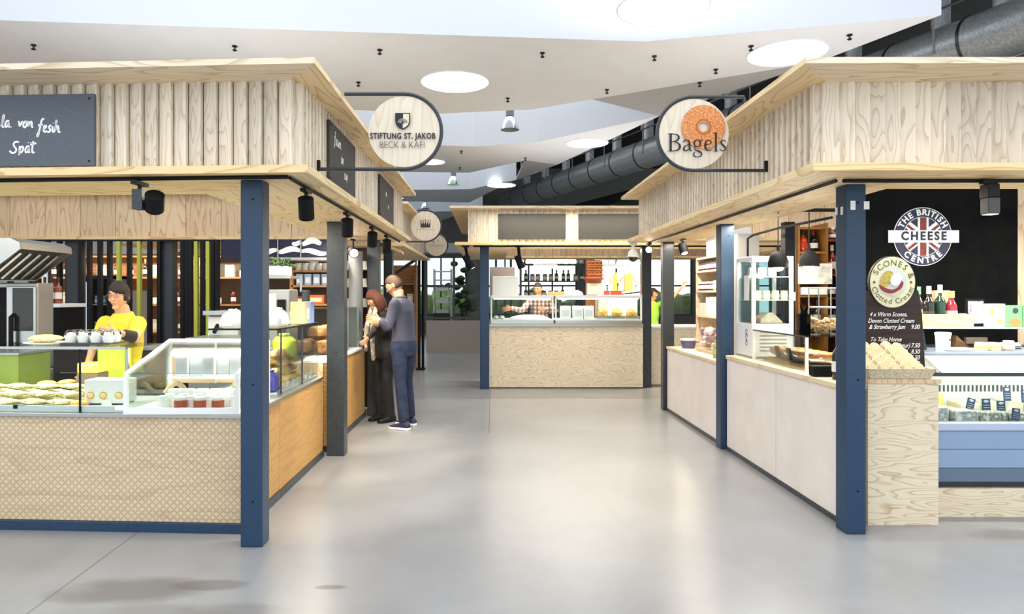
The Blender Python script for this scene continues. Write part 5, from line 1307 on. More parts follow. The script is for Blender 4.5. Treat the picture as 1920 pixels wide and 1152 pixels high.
# low glass case with bagels
t = thing('glass_display_case', 'low glass bagel case on the off white counter in front of the fridge', 'display case', (2.65, 5.85, .95))
MB().box(2.45, 2.457, 5.32, 6.4, .952, 1.22).build('side_pane', M['pane'], t, False); MB().box(2.45, 2.95, 5.32, 5.327, .952, 1.22).build('end_pane', M['pane'], t, False)
MB().box(2.45, 2.95, 5.32, 6.4, 1.221, 1.229).build('top_pane', M['pane'], t, False)
MB().box(2.446, 2.454, 5.32, 6.4, 1.219, 1.231).build('top_edge_strip', M['dpost'], t, False)
for x, y in ((2.445, 5.315), (2.445, 6.39), (2.93, 5.315)): MB().box(x, x + .022, y, y + .016, .952, 1.22).build('corner_bar', M['whitem'], t, False)
wbk = tag(MB().box(2.5, 2.85, 5.47, 6.3, .953, .985).build('wooden_board', wood('olive_board', 'c49a58', '8a6430', 'y', 5, 8), smooth=False, bevel=.008), 'wooden board carrying paper and bagels in the low glass case', 'board')
b = MB(); rings = []
for i in range(15):
    y = 5.49 + .79 * i / 14
    rings.append([V((2.51 + .33 * j / 5, y + r_.uniform(-.01, .01), 1.003 + .012 * sin(i * 1.9 + j) + (.045 if j in (0, 5) else 0) + r_.uniform(0, .01))) for j in range(6)])
vs = [p for q in rings for p in q] + [p - V((0, 0, .002)) for q in rings for p in q]; n = 90
fs = [(i * 6 + j, i * 6 + j + 1, i * 6 + j + 7, i * 6 + j + 6) for i in range(14) for j in range(5)]
b.add(vs, fs + [tuple(k + n for k in reversed(f)) for f in fs]); tag(b.build('baking_paper', mat('baking_paper', 'efe8dc', .8)), 'crumpled baking paper under the bagels in the low case', 'paper')
bg = []
b = MB(); b.tube([(.042 * cos(2 * pi * k / 18), .042 * sin(2 * pi * k / 18), .024) for k in range(18)], .024, 10, closed=True)
bgl = Rep(tag(b.build('bagel', noisy('bagel_crust', 'b9803f', '8f5a26', 25, .5, .002), org=(0, 0, 0)), 'x', 'bagel'))
for k in range(11): bgl.place((2.607 + (k % 2) * .138, 5.56 + (k // 2) * .136, 1.035), k, 'brown bagel lying on the paper in the low glass case', 'bagels in the low case')
for y, lb in ((5.95, 'taller black tag leaning among the bagels'), (5.72, 'lower black tag leaning among the bagels')):
    tag(MB().obox((2.49, y, 1.06), (.012, .07, .1), (0, -.2, 0)).build('price_tag', M['blackm']), lb, 'price tag')
cup2 = jar('x', 'f3efe6', 'f3efe6', .09, .035, None, name='white_cup', cat='cup'); cup2.place((2.66, 6.3, .952), 0, 'white cup at the back of the low glass case')
gbx = thing('bread_box', 'clear box of small bread pieces standing on the low glass case', 'box', (2.72, 5.45, 1.23)); 
MB().box(2.5, 2.9, 5.36, 5.366, 1.231, 1.4).build('front_pane', M['film'], gbx, False); MB().box(2.5, 2.9, 5.6, 5.606, 1.231, 1.4).build('back_pane', M['film'], gbx, False); MB().box(2.5, 2.506, 5.366, 5.6, 1.231, 1.4).build('side_pane', M['film'], gbx, False); MB().box(2.894, 2.9, 5.366, 5.6, 1.231, 1.4).build('side_pane', M['film'], gbx, False)
MB().box(2.507, 2.893, 5.367, 5.599, 1.231, 1.236).build('bottom', M['film'], gbx, False)
b = MB()
for k in range(70): b.ell((2.54 + r_.random() * .32, 5.4 + r_.random() * .165, 1.266 + r_.random() * .1), (.026, .018, .014), 6, Matrix.Rotation(r_.random() * 3, 3, 'XYZ'[k % 3]))
o = b.build('bread_pieces', noisy('toasted_bits', 'e6cfa4', 'b98c5a', 30, .7)); tag(o, 'heap of small toasted bread pieces in the clear box', 'bread', kind='stuff')
t = thing('wire_rack', 'small wire rack behind the clear bread box', 'rack', (2.84, 5.81, 1.23))
b = MB()
for x in (2.74, 2.93):
    for y in (5.72, 5.9): b.tube([(x, y, 1.2305), (x, y, 1.62)], .006, 6)
for z in (1.3, 1.45, 1.61):
    b.tube([(2.74, 5.72, z), (2.93, 5.72, z), (2.93, 5.9, z), (2.74, 5.9, z)], .006, 6, closed=True)
b.build('wire_frame', M['steel'], t)
MB().box(2.745, 2.925, 5.725, 5.895, 1.44, 1.45).build('shelf_board', M['steel'], t, False)
carton('x', 'c8744a', (.16, .12, .2), 'orange_box', panel='e2a070').place((2.86, 5.396, .9525), 0, 'orange-brown box inside the low case, near its end', sc=(1, 1, 1.2))
hb_ = blob_bag('x', noisy('herb_bunch', 'dfe6c8', 'a8b87c', 25, .7, .004), (.3, .22, .14), 'herb_bunch', 'herbs', seed=44); hb_.place((2.73, 5.2, .953), 0, 'pale green bunch lying on the counter end of the low case', sc=.75)
t = tag(MB().box(2.36, 2.515, 5.0, 5.09, .953, 1.03).build('card_terminal_stand', M['blackm'], smooth=False, bevel=.01), 'black box on the counter before the low glass case', 'box')
wine = bottle('x', '23201f', 'eceae4', '16161a', .31, .04, name='wine_bottle')
wine.place((2.49, 4.74, .951), 0, 'dark wine bottle with a white label right behind the blue corner post')
wine.place((2.465, 4.86, .951), 0, 'second dark wine bottle, just behind the one at the corner post')

# wooden bottle shelf behind
M['crate'] = wood('crate_wood', '9c6c34', '6a4218', 'z', 4, 8)
M['redw'] = wood('reddish_wood', '7c4426', '52280f', 'z', 4, 8)
YS2 = 6.7
t = thing('bottle_shelf', 'tall wooden bottle shelf stacked from boxes behind the pendant lamps', 'shelf', (3.2, 7.0, 0))
xa, xb, xc = gx(1500, YS2), gx(1549, YS2), gx(1640, YS2)
for z in (.6, 1.25, 1.55, 1.86, 1.98, 2.22): 
    MB().box(xa, xb, YS2, YS2 + .3, z - .02, z).build('shelf_board', M['crate'], t, False)
for z in (.6, 1.25, 1.53, 1.76, 2.1): MB().box(xb + .022, xc, YS2, YS2 + .3, z - .02, z).build('shelf_board', M['redw'], t, False)
for x in (xa - .02, xb, xc): MB().box(x, x + .02, YS2, YS2 + .3, 0, 2.26).build('side_panel', M['crate'] if x != xc else M['redw'], t, False)
MB().box(xa, xb, YS2 + .285, YS2 + .3, 0, 2.24).build('back_panel', M['crate'], t, False); MB().box(xb + .022, xc, YS2 + .285, YS2 + .3, 0, 2.24).build('back_panel', M['redw'], t, False)
dkb = bottle('x', '16130f', 'e9e6df', '5a1a18', .30, .042, name='wine_bottle'); red = bottle('x', '7c2a1c', 'f0ece4', 'e9e4da', .29, .042, name='wine_bottle'); og = bottle('x', 'c8441c', 'b83a1c', '3a2a22', .25, .042, name='spirit_bottle')
YB2 = YS2 + .1
og.place((3.1, YB2, 1.981), 0, 'orange-red bottle on the upper shelf behind the pendant lamps', sc=(1, 1, .84))
dkb.place((3.205, YB2, 1.981), 0, 'tall dark bottle beside the orange-red one on the upper shelf', sc=(1, 1, .7))
for x in (3.069, 3.154): dkb.place((x, YB2, 1.251), 0, 'plain dark wine bottle on the lower shelf under the right pendant lamp', 'dark wine bottles on the lower shelf', sc=(.9, .9, .85))
wine.place((3.238, YB2, 1.251), 0, 'dark wine bottle with a large white label on the lower shelf', sc=(.9, .9, .83))
for u, z in ((1560, 1.761), (1577, 1.761), (1562, 2.101)): red.place((gx(u, YB2), YB2, z), 0, 'red bottle with a white label on the reddish shelf beside the blue post', 'red bottles on the reddish shelf', sc=(1, 1, 1 if z < 2 else .45))
for u, z in ((1558, 1.531), (1575, 1.531), (1558, 1.251), (1575, 1.251)): dkb.place((gx(u, YB2), YB2, z), 0, 'dark bottle on the low reddish shelves beside the blue post', 'dark bottles on the reddish shelves', sc=(1, 1, .62 if z > 1.5 else .85))
o = MB().box(xa + .003, xb - .003, YS2 - .03, YS2 + .12, 1.556, 1.63).build('shelf_box', M['white'], smooth=False); tag(o, 'white strip box on the shelf below the right pendant lamp', 'box')
o = MB().box(xa - .04, xb + .03, YS2 - .06, YS2 - .045, 1.66, 1.86).build('botanical_print', noisy('botanical_paper', 'f1f0ec', 'e4e3de', 8, .8, c3='8a9080'), smooth=False); tag(o, 'white card with grey plant drawings behind the right pendant lamp', 'print')
post(gx(1472, 6.66), gx(1491, 6.66), 6.66, 6.76, 2.27, 'black inner post between the fridge and the bottle shelf', 'black', False, .951)
t = tag(MB().box(gx(1383, 7.4), gx(1424, 7.4), 7.4, 7.7, .866, gz(438, 7.4)).build('metal_cabinet', mat('pale_grey_metal', 'a9a59e', .5), smooth=False, bevel=.006), 'pale grey metal cabinet rising behind the counter fridge', 'cabinet')
o = MB().tube([at(1402, 488, 7.2), at(1402, 448, 7.2), at(1412, 441, 7.1), at(1460, 428, 6.4), at(1505, 419, 6.0), at(1560, 408, 5.7)], .012, 8).build('cable', M['blackm']); tag(o, 'dark cable rising from the grey cabinet past the pendant lamps', 'cable')
def pendant(u, v, Y, lb, lit):
    p = at(u, v, Y); t = thing('pendant_lamp', lb, 'lamp', p, 'black dome pendants')
    r = 18 * Y / F
    MB().lathe(p, [(r * 1.12, -r * .72), (r * 1.0, -r * .66), (r, -r * .2), (r * .85, r * .45), (r * .5, r * .85), (r * .15, r * 1.0)], 24).build('dome', M['blackm'], t)
    MB().cyl(p + V((0, 0, r)), p + V((0, 0, r * 1.5)), .012, n=10).build('socket', M['black'], t)
    MB().cyl(p + V((0, 0, r * 1.5)), V((p.x, p.y, 2.271 if lit else 2.269)), .005, n=6).build('cord', M['black'], t)
    MB().ell(p - V((0, 0, r * .8)), (r * .55, r * .55, r * .3), 12).build('bulb', M['bulb'] if lit else mat('dim_bulb', 'f4e8d4', .5, emit=2), t)
    l = bpy.data.lights.new('pendant', 'POINT'); l.energy = 10 if lit else 5; l.color = (1, .85, .62); l.shadow_soft_size = .04
    lo = bpy.data.objects.new('pendant_light', l); C.objects.link(lo); lo.location = p - V((0, 0, r * 1.25))
pendant(1459, 489, 5.9, 'left black dome pendant lamp above the counter fridge', False)
pendant(1517, 487, 5.9, 'right black dome pendant lamp, glowing in front of the bottle shelf', True)
spot('black spotlight inside the cheese stall near its far end', (gx(1281, 8.7), 8.7, 2.265), (2.6, 8.0, 1.0), .08, .055, .15, 40)
spot('bright spotlight shining towards the aisle at the far end of the cheese stall', (2.12, 9.2, 2.255), (.6, 3.5, 1.0), .05, .05, .1, 0, lit=True)
t = thing('security_camera', 'white dome security camera under the far corner of the cheese canopy', 'camera', (gx(1187, 9.3), 9.3, 2.25))
p = V((gx(1187, 9.3), 9.3, 2.268))
MB().lathe(p, [(.05, 0), (.05, -.03), (.02, -.05), (.02, -.09)], 16).build('mount', M['white'], t)
MB().lathe(p, [(.02, -.09), (.06, -.12), (.075, -.19), (.07, -.2)], 18).build('housing', M['white'], t)
MB().lathe(p, [(.062, -.2), (.05, -.24), (.02, -.26), (.0, -.262)][:3], 16).build('dome', mat('smoked_dome', '2b2c30', .1), t)
light_track('dark light track along the aisle soffit of the cheese stall', [(2.12, 4.2, 2.255), (2.12, 9.25, 2.255)])
light_track('dark light track along the front soffit of the cheese stall', [(2.16, 4.2, 2.255), (6.0, 4.2, 2.255)])
t = thing('track_spotlight', 'square track spotlight hanging in front of the black back wall', 'spotlight', at(1858, 330, 4.2), 'track spotlights')
p = V((gx(1858, 4.2), 4.2, 2.258)); MB().box(p.x - .06, p.x + .03, 4.18, 4.22, 2.235, 2.257).build('track_adapter', M['black'], t, False)
MB().box(p.x - .035, p.x + .035, 4.17, 4.25, 2.15, 2.234).build('driver_box', M['black'], t, False, .004); MB().box(p.x - .038, p.x + .034, 4.165, 4.24, 2.05, 2.149).build('can', mat('olive_grey', '4a4c46', .5), t, False, .006)
MB().box(p.x - .03, p.x + .03, 4.175, 4.235, 2.046, 2.0495).build('lens', mat('dim_lens', 'd8cfc0', .3, emit=1.2), t, False)
area('strip_lamp', (4.0, 4.9, 2.25), 2.6, .06, 40, (1, .95, .88)); area('strip_lamp', (2.45, 7.2, 2.25), .06, 3.8, 40, (1, .9, .76))

# black back wall with the round emblem
YW = 6.0
t = thing('back_wall_panel', 'large black stained panel carrying the round cheese emblem', 'panel', (4.2, YW, 0))
MB().box(gx(1600, YW), gx(1872, YW), YW, YW + .04, 0, 2.5).build('board', noisy('black_stain', '08090a', '11120f', 6, .9), t, False)
M['stain'] = MATS['black_stain']; M['stain'].node_tree.nodes['Principled BSDF'].inputs['Specular IOR Level'].default_value = .12
MB().box(gx(1873, YW), gx(1909, YW), YW + .005, YW + .045, 0, 2.5).build('board', noisy('black_stain', '08090a', '11120f', 6, .9), t, False)
MB().box(gx(1910, YW), gx(1990, YW), YW + .01, YW + .05, 0, 2.5).build('side_panel', M['band'], t, False)
k = YW / F
t = thing('emblem_sign', 'round emblem of red, white and blue flag stripes behind a white name bar', 'sign', (gx(1730, YW), YW - .02, gz(444, YW)))
ce = V((gx(1729.5, YW), YW - .001, gz(444, YW))); Mx = face(ce)
def disc_m(b, r, z0, z1, r_in=0, n=56):
    ring = lambda r, z: [Mx @ V((r * cos(2 * pi * j / n), r * sin(2 * pi * j / n), z)) for j in range(n)]
    if r_in: b.loft([ring(r_in, z0), ring(r_in, z1), ring(r, z1), ring(r, z0)], cap=False, closed=True)
    else: b.loft([ring(r, z0), ring(r, z1)])
R1 = 53.5 * k; R2 = 36 * k
navy = mat('emblem_navy', '2a2c44', .6); redm = noisy('emblem_red', '8c3a30', '70281f', 40, .6)
b = MB(); disc_m(b, R1 + .006, .0, .004); b.build('rim', M['white'], t, False)
b = MB(); disc_m(b, R1, .004, .006, R2 + .006); b.build('ring', navy, t, False)
b = MB(); disc_m(b, R2, .004, .007); b.build('flag_field', navy, t, False)
def clipc(poly, r, n=48):
    P = [V((x, y)) for x, y in poly]
    for i in range(n):
        a, c = 2 * pi * i / n, 2 * pi * (i + 1) / n; A = V((r * cos(a), r * sin(a))); nn = V((cos((a + c) / 2), sin((a + c) / 2))); d0 = A.dot(nn); Q = []
        for j in range(len(P)):
            p, q = P[j], P[(j + 1) % len(P)]; dp, dq = p.dot(nn) - d0, q.dot(nn) - d0
            if dp <= 0: Q.append(p)
            if dp * dq < 0: Q.append(p + (q - p) * (dp / (dp - dq)))
        P = Q
        if len(P) < 3: return None
    return P
def bar(b, ang, wd, z0, z1, off=0, r=R2, half=None):
    a = radians(ang); d = V((cos(a), sin(a))); nn = V((-d.y, d.x)); s0, s1 = (-1, 1) if half is None else (0, 1) if half > 0 else (-1, 0)
    c = nn * off
    P = clipc([tuple(c + d * s0 + nn * wd / 2), tuple(c + d * s0 - nn * wd / 2), tuple(c + d * s1 - nn * wd / 2), tuple(c + d * s1 + nn * wd / 2)], r)
    if P: b.prism([Mx @ V((p.x, p.y, z0)) for p in P], (Mx @ V((0, 0, z1))) - (Mx @ V((0, 0, z0))))
b = MB(); bar(b, 38, 14 * k, .007, .008); bar(b, 142, 14 * k, .007, .0082); b.build('white_diagonals', M['white'], t, False)
b = MB(); bar(b, 38, 5 * k, .0083, .009, -1.5 * k); bar(b, 142, 5 * k, .0083, .0092, 1.5 * k); b.build('red_diagonals', redm, t, False)
b = MB(); bar(b, 90, 20 * k, .0092, .0105); b.build('white_bar', M['white'], t, False)
b = MB(); bar(b, 90, 12 * k, .0105, .012); b.build('red_bar', redm, t, False)
b = MB(); b.box(ce.x - 66 * k, ce.x + 66 * k, ce.y - .018, ce.y - .012, ce.z - 11.5 * k, ce.z + 11.5 * k); b.build('name_bar', mat('pale_lilac_white', 'e2e0ee', .5), t, False)
b = MB(); b.text('CHEESE', 22 * k, Mx @ Matrix.Translation((0, .3 * k, .0185)), .002, bold=.0035, space=1.32, sx=.92); b.build('black_lettering', mat('letter_black', '1c2328', .6), t, False)
b = MB(); b.arctext('THE BRITISH', 15.5 * k, 45 * k, 90, Mx @ Matrix.Translation((0, 0, .0062)), .002, step=12.2 * k, bold=.0025); b.build('white_lettering', M['white'], t, False); b = MB(); b.arctext('CENTRE', 15.5 * k, 45 * k, -90, Mx @ Matrix.Translation((0, 0, .0062)), .002, True, step=14 * k, bold=.0025); b.build('white_lettering', M['white'], t, False)

# plywood pedestal with basket and scone menu
t = thing('plywood_pedestal', 'tall plywood pedestal beside the blue corner post carrying the scone basket', 'pedestal', (2.78, 4.8, 0))
MB().box(2.535, 3.01, 4.6, 5.05, 0, .955).build('body', M['plyc'], t, False)
MB().box(2.53, 3.022, 4.59, 5.06, .956, .985).build('top', M['band'], t, False)
k2 = 4.62 / F
t = thing('wicker_basket', 'pale woven tray basket holding the bagged scones', 'basket', (2.78, 4.75, .986))
b = MB(); b.loft([[V(p) for p in q] for q in ([(2.55, 4.6, .987), (2.96, 4.6, .987), (2.96, 4.93, .987), (2.55, 4.93, .987)], [(2.53, 4.58, 1.055), (2.985, 4.58, 1.055), (2.985, 4.95, 1.055), (2.53, 4.95, 1.055)], [(2.55, 4.6, 1.055), (2.965, 4.6, 1.055), (2.965, 4.93, 1.055), (2.55, 4.93, 1.055)], [(2.565, 4.615, 1.0), (2.945, 4.615, 1.0), (2.945, 4.915, 1.0), (2.565, 4.915, 1.0)])])
wk = noisy('wicker', 'ded2b6', 'b09c78', 110, .8, .004); b.build('tray', wk, t, False)
sc_ = thing('scone', 'x', 'scone', (0, 0, 0))
MB().lathe((0, 0, 0), [(.032, 0), (.037, .004), (.036, .010), (.033, .013), (.037, .016), (.037, .024), (.033, .027)], 16).build('crumb', noisy('scone_crumb', 'f3ead6', 'e2d3b4', 40, .8, .003), sc_)
MB().lathe((0, 0, .0272), [(.034, 0), (.031, .004), (.012, .005)], 16).build('top_crust', noisy('scone_top', 'e0c69c', 'cdac7a', 30, .6), sc_)
sc_ = Rep(sc_); r_ = random.Random(51)
for i in range(5):
    for j in range(5):
        y = 4.67 + j * .06; x = 2.59 + i * .079 + r_.uniform(-.001, .001)
        sc_.place((x, y, 1.047 + j * .03 + (.01 if i % 2 else 0)), 0, 'pale scone in the shingled rows filling the woven basket', 'scones in the basket', rot=(1.0 + r_.uniform(-.02, .02), r_.uniform(-.03, .03), 0))
cb = thing('plastic_bag', 'clear crinkled film over the scones in the basket', 'film', (2.76, 4.8, 1.05)); b = MB()
rings = []
for i in range(9):
    rings.append([V((2.56 + .38 * j / 10, 4.63 + .28 * i / 8, 1.14 + .15 * i / 8 + .008 * sin(i * 2 + j * 1.7) + r_.uniform(0, .012))) for j in range(11)])
b.add([p for q in rings for p in q], [(i * 11 + j, i * 11 + j + 1, i * 11 + j + 12, i * 11 + j + 11) for i in range(8) for j in range(10)]); b.build('film_sheet', glass('crinkle_film', 'f8f8f8', .12), cb)
YM = 4.96; k = YM / F
t = thing('scone_menu', 'dark wooden scone menu board with a round cream picture on top', 'menu board', (gx(1680, YM), YM, .986))
P = [(1606, 699), (1735, 699), (1729, 590), (1722, 545), (1606, 545)]
MB().prism([at(u, v, YM) for u, v in P], (0, .02, 0)).build('board', wood('menu_wood', '3a2c26', '1f1612', 'x', 5, 9, .5), t, False)
MB().prism([at(u, v, YM + .03) for u, v in ((1728, 620), (1732, 620), (1738, 657), (1733, 657))], (0, .2, 0)).build('easel_leg', M['dpost'], t, False)
cm_ = V((gx(1672, YM), YM - .008, gz(529.5, YM))); Mx = face(cm_)
b = MB(); b.loft([[Mx @ V((x * cos(2 * pi * j / 48), y * sin(2 * pi * j / 48), z)) for j in range(48)] for x, y, z in ((44 * k, 49.5 * k, -.02), (44 * k, 49.5 * k, -.001))]); b.build('back_disc', mat('disc_dark', '2a241e', .5), t, False)
b = MB(); ell_ = lambda x, y, z: [Mx @ V((x * cos(2 * pi * j / 48), y * sin(2 * pi * j / 48), z)) for j in range(48)]
b.loft([ell_(42 * k, 47.5 * k, -.001), ell_(42 * k, 47.5 * k, .003)]); b.build('picture_disc', mat('cream_print', 'e6e2bc', .5), t, False)
b = MB(); b.loft([ell_(26 * k, 28 * k, .003), ell_(26 * k, 28 * k, .0035)]); b.build('picture_ground', mat('print_blue_grey', 'cfd6d4', .6), t, False)
def patch(name, m, pts, z):
    b = MB(); P = []
    n = len(pts)
    for i in range(n):
        for f in (0, .25, .5, .75):
            p0, p1, p2, p3 = [pts[(i + q) % n] for q in (-1, 0, 1, 2)]
            P.append(tuple(.5 * (2 * p1[c] + (p2[c] - p0[c]) * f + (2 * p0[c] - 5 * p1[c] + 4 * p2[c] - p3[c]) * f * f + (3 * p1[c] - p0[c] - 3 * p2[c] + p3[c]) * f ** 3) for c in (0, 1)))
    b.prism([Mx @ V(((u - 1672) * k, (529.5 - v) * k, z)) for u, v in P], (0, -.0006, 0)); b.build(name, m, t, False)
patch('scone_top_print', noisy('scone_print', 'cdb85a', 'b09a3c', 60, .6), [(1648, 535), (1650, 520), (1660, 509), (1671, 510), (1674, 520), (1668, 532), (1655, 540)], .0036)
patch('jam_print', mat('jam_red', '8a2f22', .5), [(1647, 534), (1660, 541), (1674, 543), (1684, 536), (1688, 527), (1692, 531), (1688, 541), (1676, 549), (1662, 550), (1650, 543)], .0043)
patch('cream_swirl_print', M['white'], [(1670, 518), (1680, 513), (1689, 519), (1686, 531), (1676, 536), (1668, 530)], .005)
patch('base_print', mat('biscuit', 'd4cfa8', .6), [(1672, 552), (1688, 543), (1684, 552), (1674, 556)], .0045)
b = MB(); Mt = Mx @ Matrix.Translation((0, 0, .0032))
b.arctext('SCONES &', 16 * k, 36 * k, 84, Mt, .001, step=12.5 * k); b.arctext('Clotted Cream', 14 * k, 36.5 * k, -90, Mt, .001, True, step=9.6 * k)
for sx in (-1, 1): b.cyl(Mt @ V((sx * 34.5 * k, 0, 0)), Mt @ V((sx * 34.5 * k, 0, .001)), .009, n=12)
b.build('green_lettering', mat('olive_ink', '5a5c2c', .6), t, False)
b = MB(); Mm = face((0, YM - .0005, 0))
for u, v, s_ in ((1630, 590, '4 x Warm Scones,'), (1627, 602, 'Devon Clotted Cream'), (1629, 613.5, '& Strawberry Jam'), (1631, 637, 'To Take Home'), (1633, 648.5, '4 x Scones (Natur)'), (1633, 660, '4 x Scones (Fruit)')):
    b = MB(); b.text(s_, 11.5 * k, Mm @ Matrix.Translation((gx(u, YM), gz(v, YM), 0)), .001, shear=.35, align='LEFT', sx=.82, bold=.0004); b.build('menu_line', M['chalk'], t, False)
for v, s_ in ((613.5, '9.00'), (648.5, '7.50'), (660, '8.50'), (671, '6.50'), (682, '3.50')): b = MB(); b.text(s_, 11.5 * k, Mm @ Matrix.Translation((gx(1716, YM), gz(v, YM), 0)), .001, shear=.25, sx=.82, bold=.0004); b.build('menu_price', M['chalk'], t, False)

# refrigerated cheese counter
t = thing('cheese_counter', 'pale blue refrigerated cheese counter on a plywood plinth', 'refrigerated counter', (4.1, 5.1, 0))
x0, x1 = 3.06, 5.2; yf = 4.75
MB().box(x0 - .03, x1, yf + .02, 5.6, 0, .20).build('plinth', M['plyc'], t, False)
MB().box(x0, x1, yf + .06, 5.6, .201, .25).build('dark_recess', M['dpost'], t, False)
blue = mat('pale_blue_panel', '8aa0bf', .35); navy2 = mat('steel_blue_panel', '5f7186', .35)
MB().box(x0, x1, yf, yf + .06, .25, .345).build('lower_panel', navy2, t, False, .004)
MB().box(x0, x1, yf, yf + .05, .348, .475).build('front_panel', blue, t, False, .003); MB().box(x0, x1, yf, yf + .05, .478, .605).build('front_panel', blue, t, False, .003)
MB().box(x0, x1, yf - .015, yf + .06, .608, .665).build('bumper', mat('ice_blue', 'b4c0d8', .3), t, False, .008)
MB().box(x0, x1, yf + .061, 5.6, .252, .62).build('tub_body', M['white'], t, False)
MB().box(x0, x1, 5.32, 5.345, .622, 1.05).build('back_liner', M['whitem'], t, False)
b = MB()
for z0_ in (.92, .80):
    for q in range(64): b.box(x0 + .04 + q * .032, x0 + .052 + q * .032, 5.315, 5.3195, z0_, z0_ + .05)
b.build('air_slots', mat('slot_dark', '55585c', .6), t, False)
MB().box(x0, x1, yf + .05, yf + .058, .667, .98).build('front_pane', M['pane'], t, False)
MB().box(x0, x1, yf + .035, yf + .07, .982, 1.005).build('pane_rail', M['dpost'], t, False)
MB().prism([(3.16, yf + .04, 1.006), (3.16, yf + .1, 1.006), (3.16, 5.02, 1.1), (3.16, 5.0, 1.115)], (x1 - 3.16, 0, 0)).build('sloping_front', M['whitem'], t, False)
MB().box(3.16, x1, 4.985, 5.75, 1.116, 1.135).build('top_plate', mat('blue_grey_top', 'a9b4c0', .15), t, False, .003)
for x in (3.17, x1 - .05): MB().box(x, x + .03, 5.5, 5.53, 1.136, 1.285).build('shelf_leg', M['steel'], t, False)
MB().box(x0 - .02, x1, 5.35, 5.72, 1.286, 1.3).build('glass_shelf', mat('thick_glass', 'b7c3c4', .1), t, False, .003)
MB().box(x0 + .05, x1 - .05, 5.2, 5.23, .985, 1.0).build('light_tube', mat('soft_tube_glow', 'fffdf4', .5, emit=2), t, False)
MB().box(x0, x0 + .02, yf + .06, 5.6, .622, .98).build('end_panel', M['white'], t, False)
# cheeses
def cheese(label, x, y, z, sx, sy, sz, m, kind='block', grp=None):
    b = MB()
    if kind == 'wedge':
        b.prism([(x, y, z), (x + sx, y + .02, z), (x + sx * .85, y + sy, z)], (0, 0, sz)); o = b.build('cheese_wedge', m, smooth=False, bevel=.008)
    elif kind == 'wheel':
        b.lathe((x + sx / 2, y + sy / 2, z), [(sx * .47, 0), (sx / 2, sz * .15), (sx / 2, sz * .85), (sx * .46, sz)], 24); o = b.build('round_cheese', m)
    else:
        b.box(x, x + sx, y, y + sy, z, z + sz); o = b.build('cheese_block', m, smooth=False, bevel=.01)
    return tag(o, label, 'cheese', grp)
blue_ch = noisy('veined_rind', 'cfcdc4', '8f928c', 22, .8, .005, c3='e9e6dc'); yel = noisy('yellow_cheese', 'ead98e', 'dcc468', 12, .5); crm = noisy('cream_cheese', 'f0ead6', 'e2d8ba', 12, .5); mot = noisy('mottled_rind', 'c9c8ae', '6f7466', 26, .8, .004, c3='dcdcc8')
zc = .625
cheese('grey veined cheese wheel half behind the plywood pedestal', 3.1, 4.86, zc, .2, .2, .12, blue_ch, 'wheel')
cheese('grey rinded cheese block at the front, next to the veined wheel', 3.31, 4.86, zc, .16, .15, .1, blue_ch)
cheese('mottled green-grey cheese block in the middle of the front row', 3.49, 4.86, zc, .19, .14, .09, mot)
cheese('mottled green-grey cheese block at the right of the front row', 3.69, 4.86, zc, .16, .14, .085, mot)
cheese('bright yellow cheese wedge standing on the left cheese', 3.25, 5.1, zc + .091, .14, .14, .1, yel, 'wedge')
cheese('broad pale yellow cheese slab under the yellow wedge', 3.12, 5.08, zc, .34, .2, .09, yel)
cheese('cream coloured cheese block behind the first black-blue tag', 3.5, 5.08, zc, .14, .18, .12, crm)
cheese('cream coloured cheese block between the two middle tags', 3.66, 5.08, zc, .13, .18, .13, crm)
cheese('cream coloured cheese block behind the tallest tag', 3.82, 5.08, zc, .14, .18, .14, crm)
cheese('white cheese wheel at the right edge of the cheese counter', 3.98, 4.95, zc, .26, .26, .13, crm, 'wheel')
cheese('yellow cheese block at the right edge of the front row', 3.88, 4.86, zc, .09, .09, .08, yel)
tagm = mat('tag_blue', '31405c', .5)
def ctag(u0, u1, v0, v1, Y, lean, label):
    a, c = at(u0, v1, Y), at(u1, v0, Y); t = thing('price_tag', label, 'price tag', (a.x, Y, a.z)); cx = (a.x + c.x) / 2; cz = (a.z + c.z) / 2
    Rm = (-.1, lean, 0)
    MB().obox((cx, Y, cz), (c.x - a.x, .006, c.z - a.z), Rm).build('card', tagm, t, False, .002)
    Mq = Matrix.Translation((cx, Y, cz)) @ rotm(Rm) @ face((0, -.0032, 0)); w_, h_ = c.x - a.x, c.z - a.z
    b = MB()
    P = [(.30 * w_ * cos(j * pi / 8), h_ * .32 + .1 * h_ * sin(j * pi / 8)) for j in range(16)]; b.prism([Mq @ V((x, y, 0)) for x, y in P], (0, -.0008, 0))
    for q in range(3): b.ribbon([(-.36 * w_, h_ * (.05 - .17 * q)), (.36 * w_, h_ * (.05 - .17 * q))], h_ * .035, Mq)
    b.build('pale_print', mat('tag_print', 'c4ccd8', .6), t, False)
ctag(1812, 1827, 747, 770, 4.99, .3, 'tilted blue-black cheese tag, leftmost in the cheese counter')
ctag(1841, 1857, 748, 775, 4.95, .0, 'blue-black cheese tag between the tilted tag and its twin')
ctag(1869, 1885, 752, 776, 4.95, .0, 'blue-black cheese tag below the tallest one')
ctag(1881, 1895, 726, 752, 5.06, .0, 'highest blue-black cheese tag, at the back of the counter')
ctag(1897, 1912, 766, 789, 4.84, .15, 'lowest blue-black cheese tag, leaning at the front glass')
ctag(1915, 1930, 731, 755, 5.04, .0, 'blue-black cheese tag cut by the right edge of the picture')
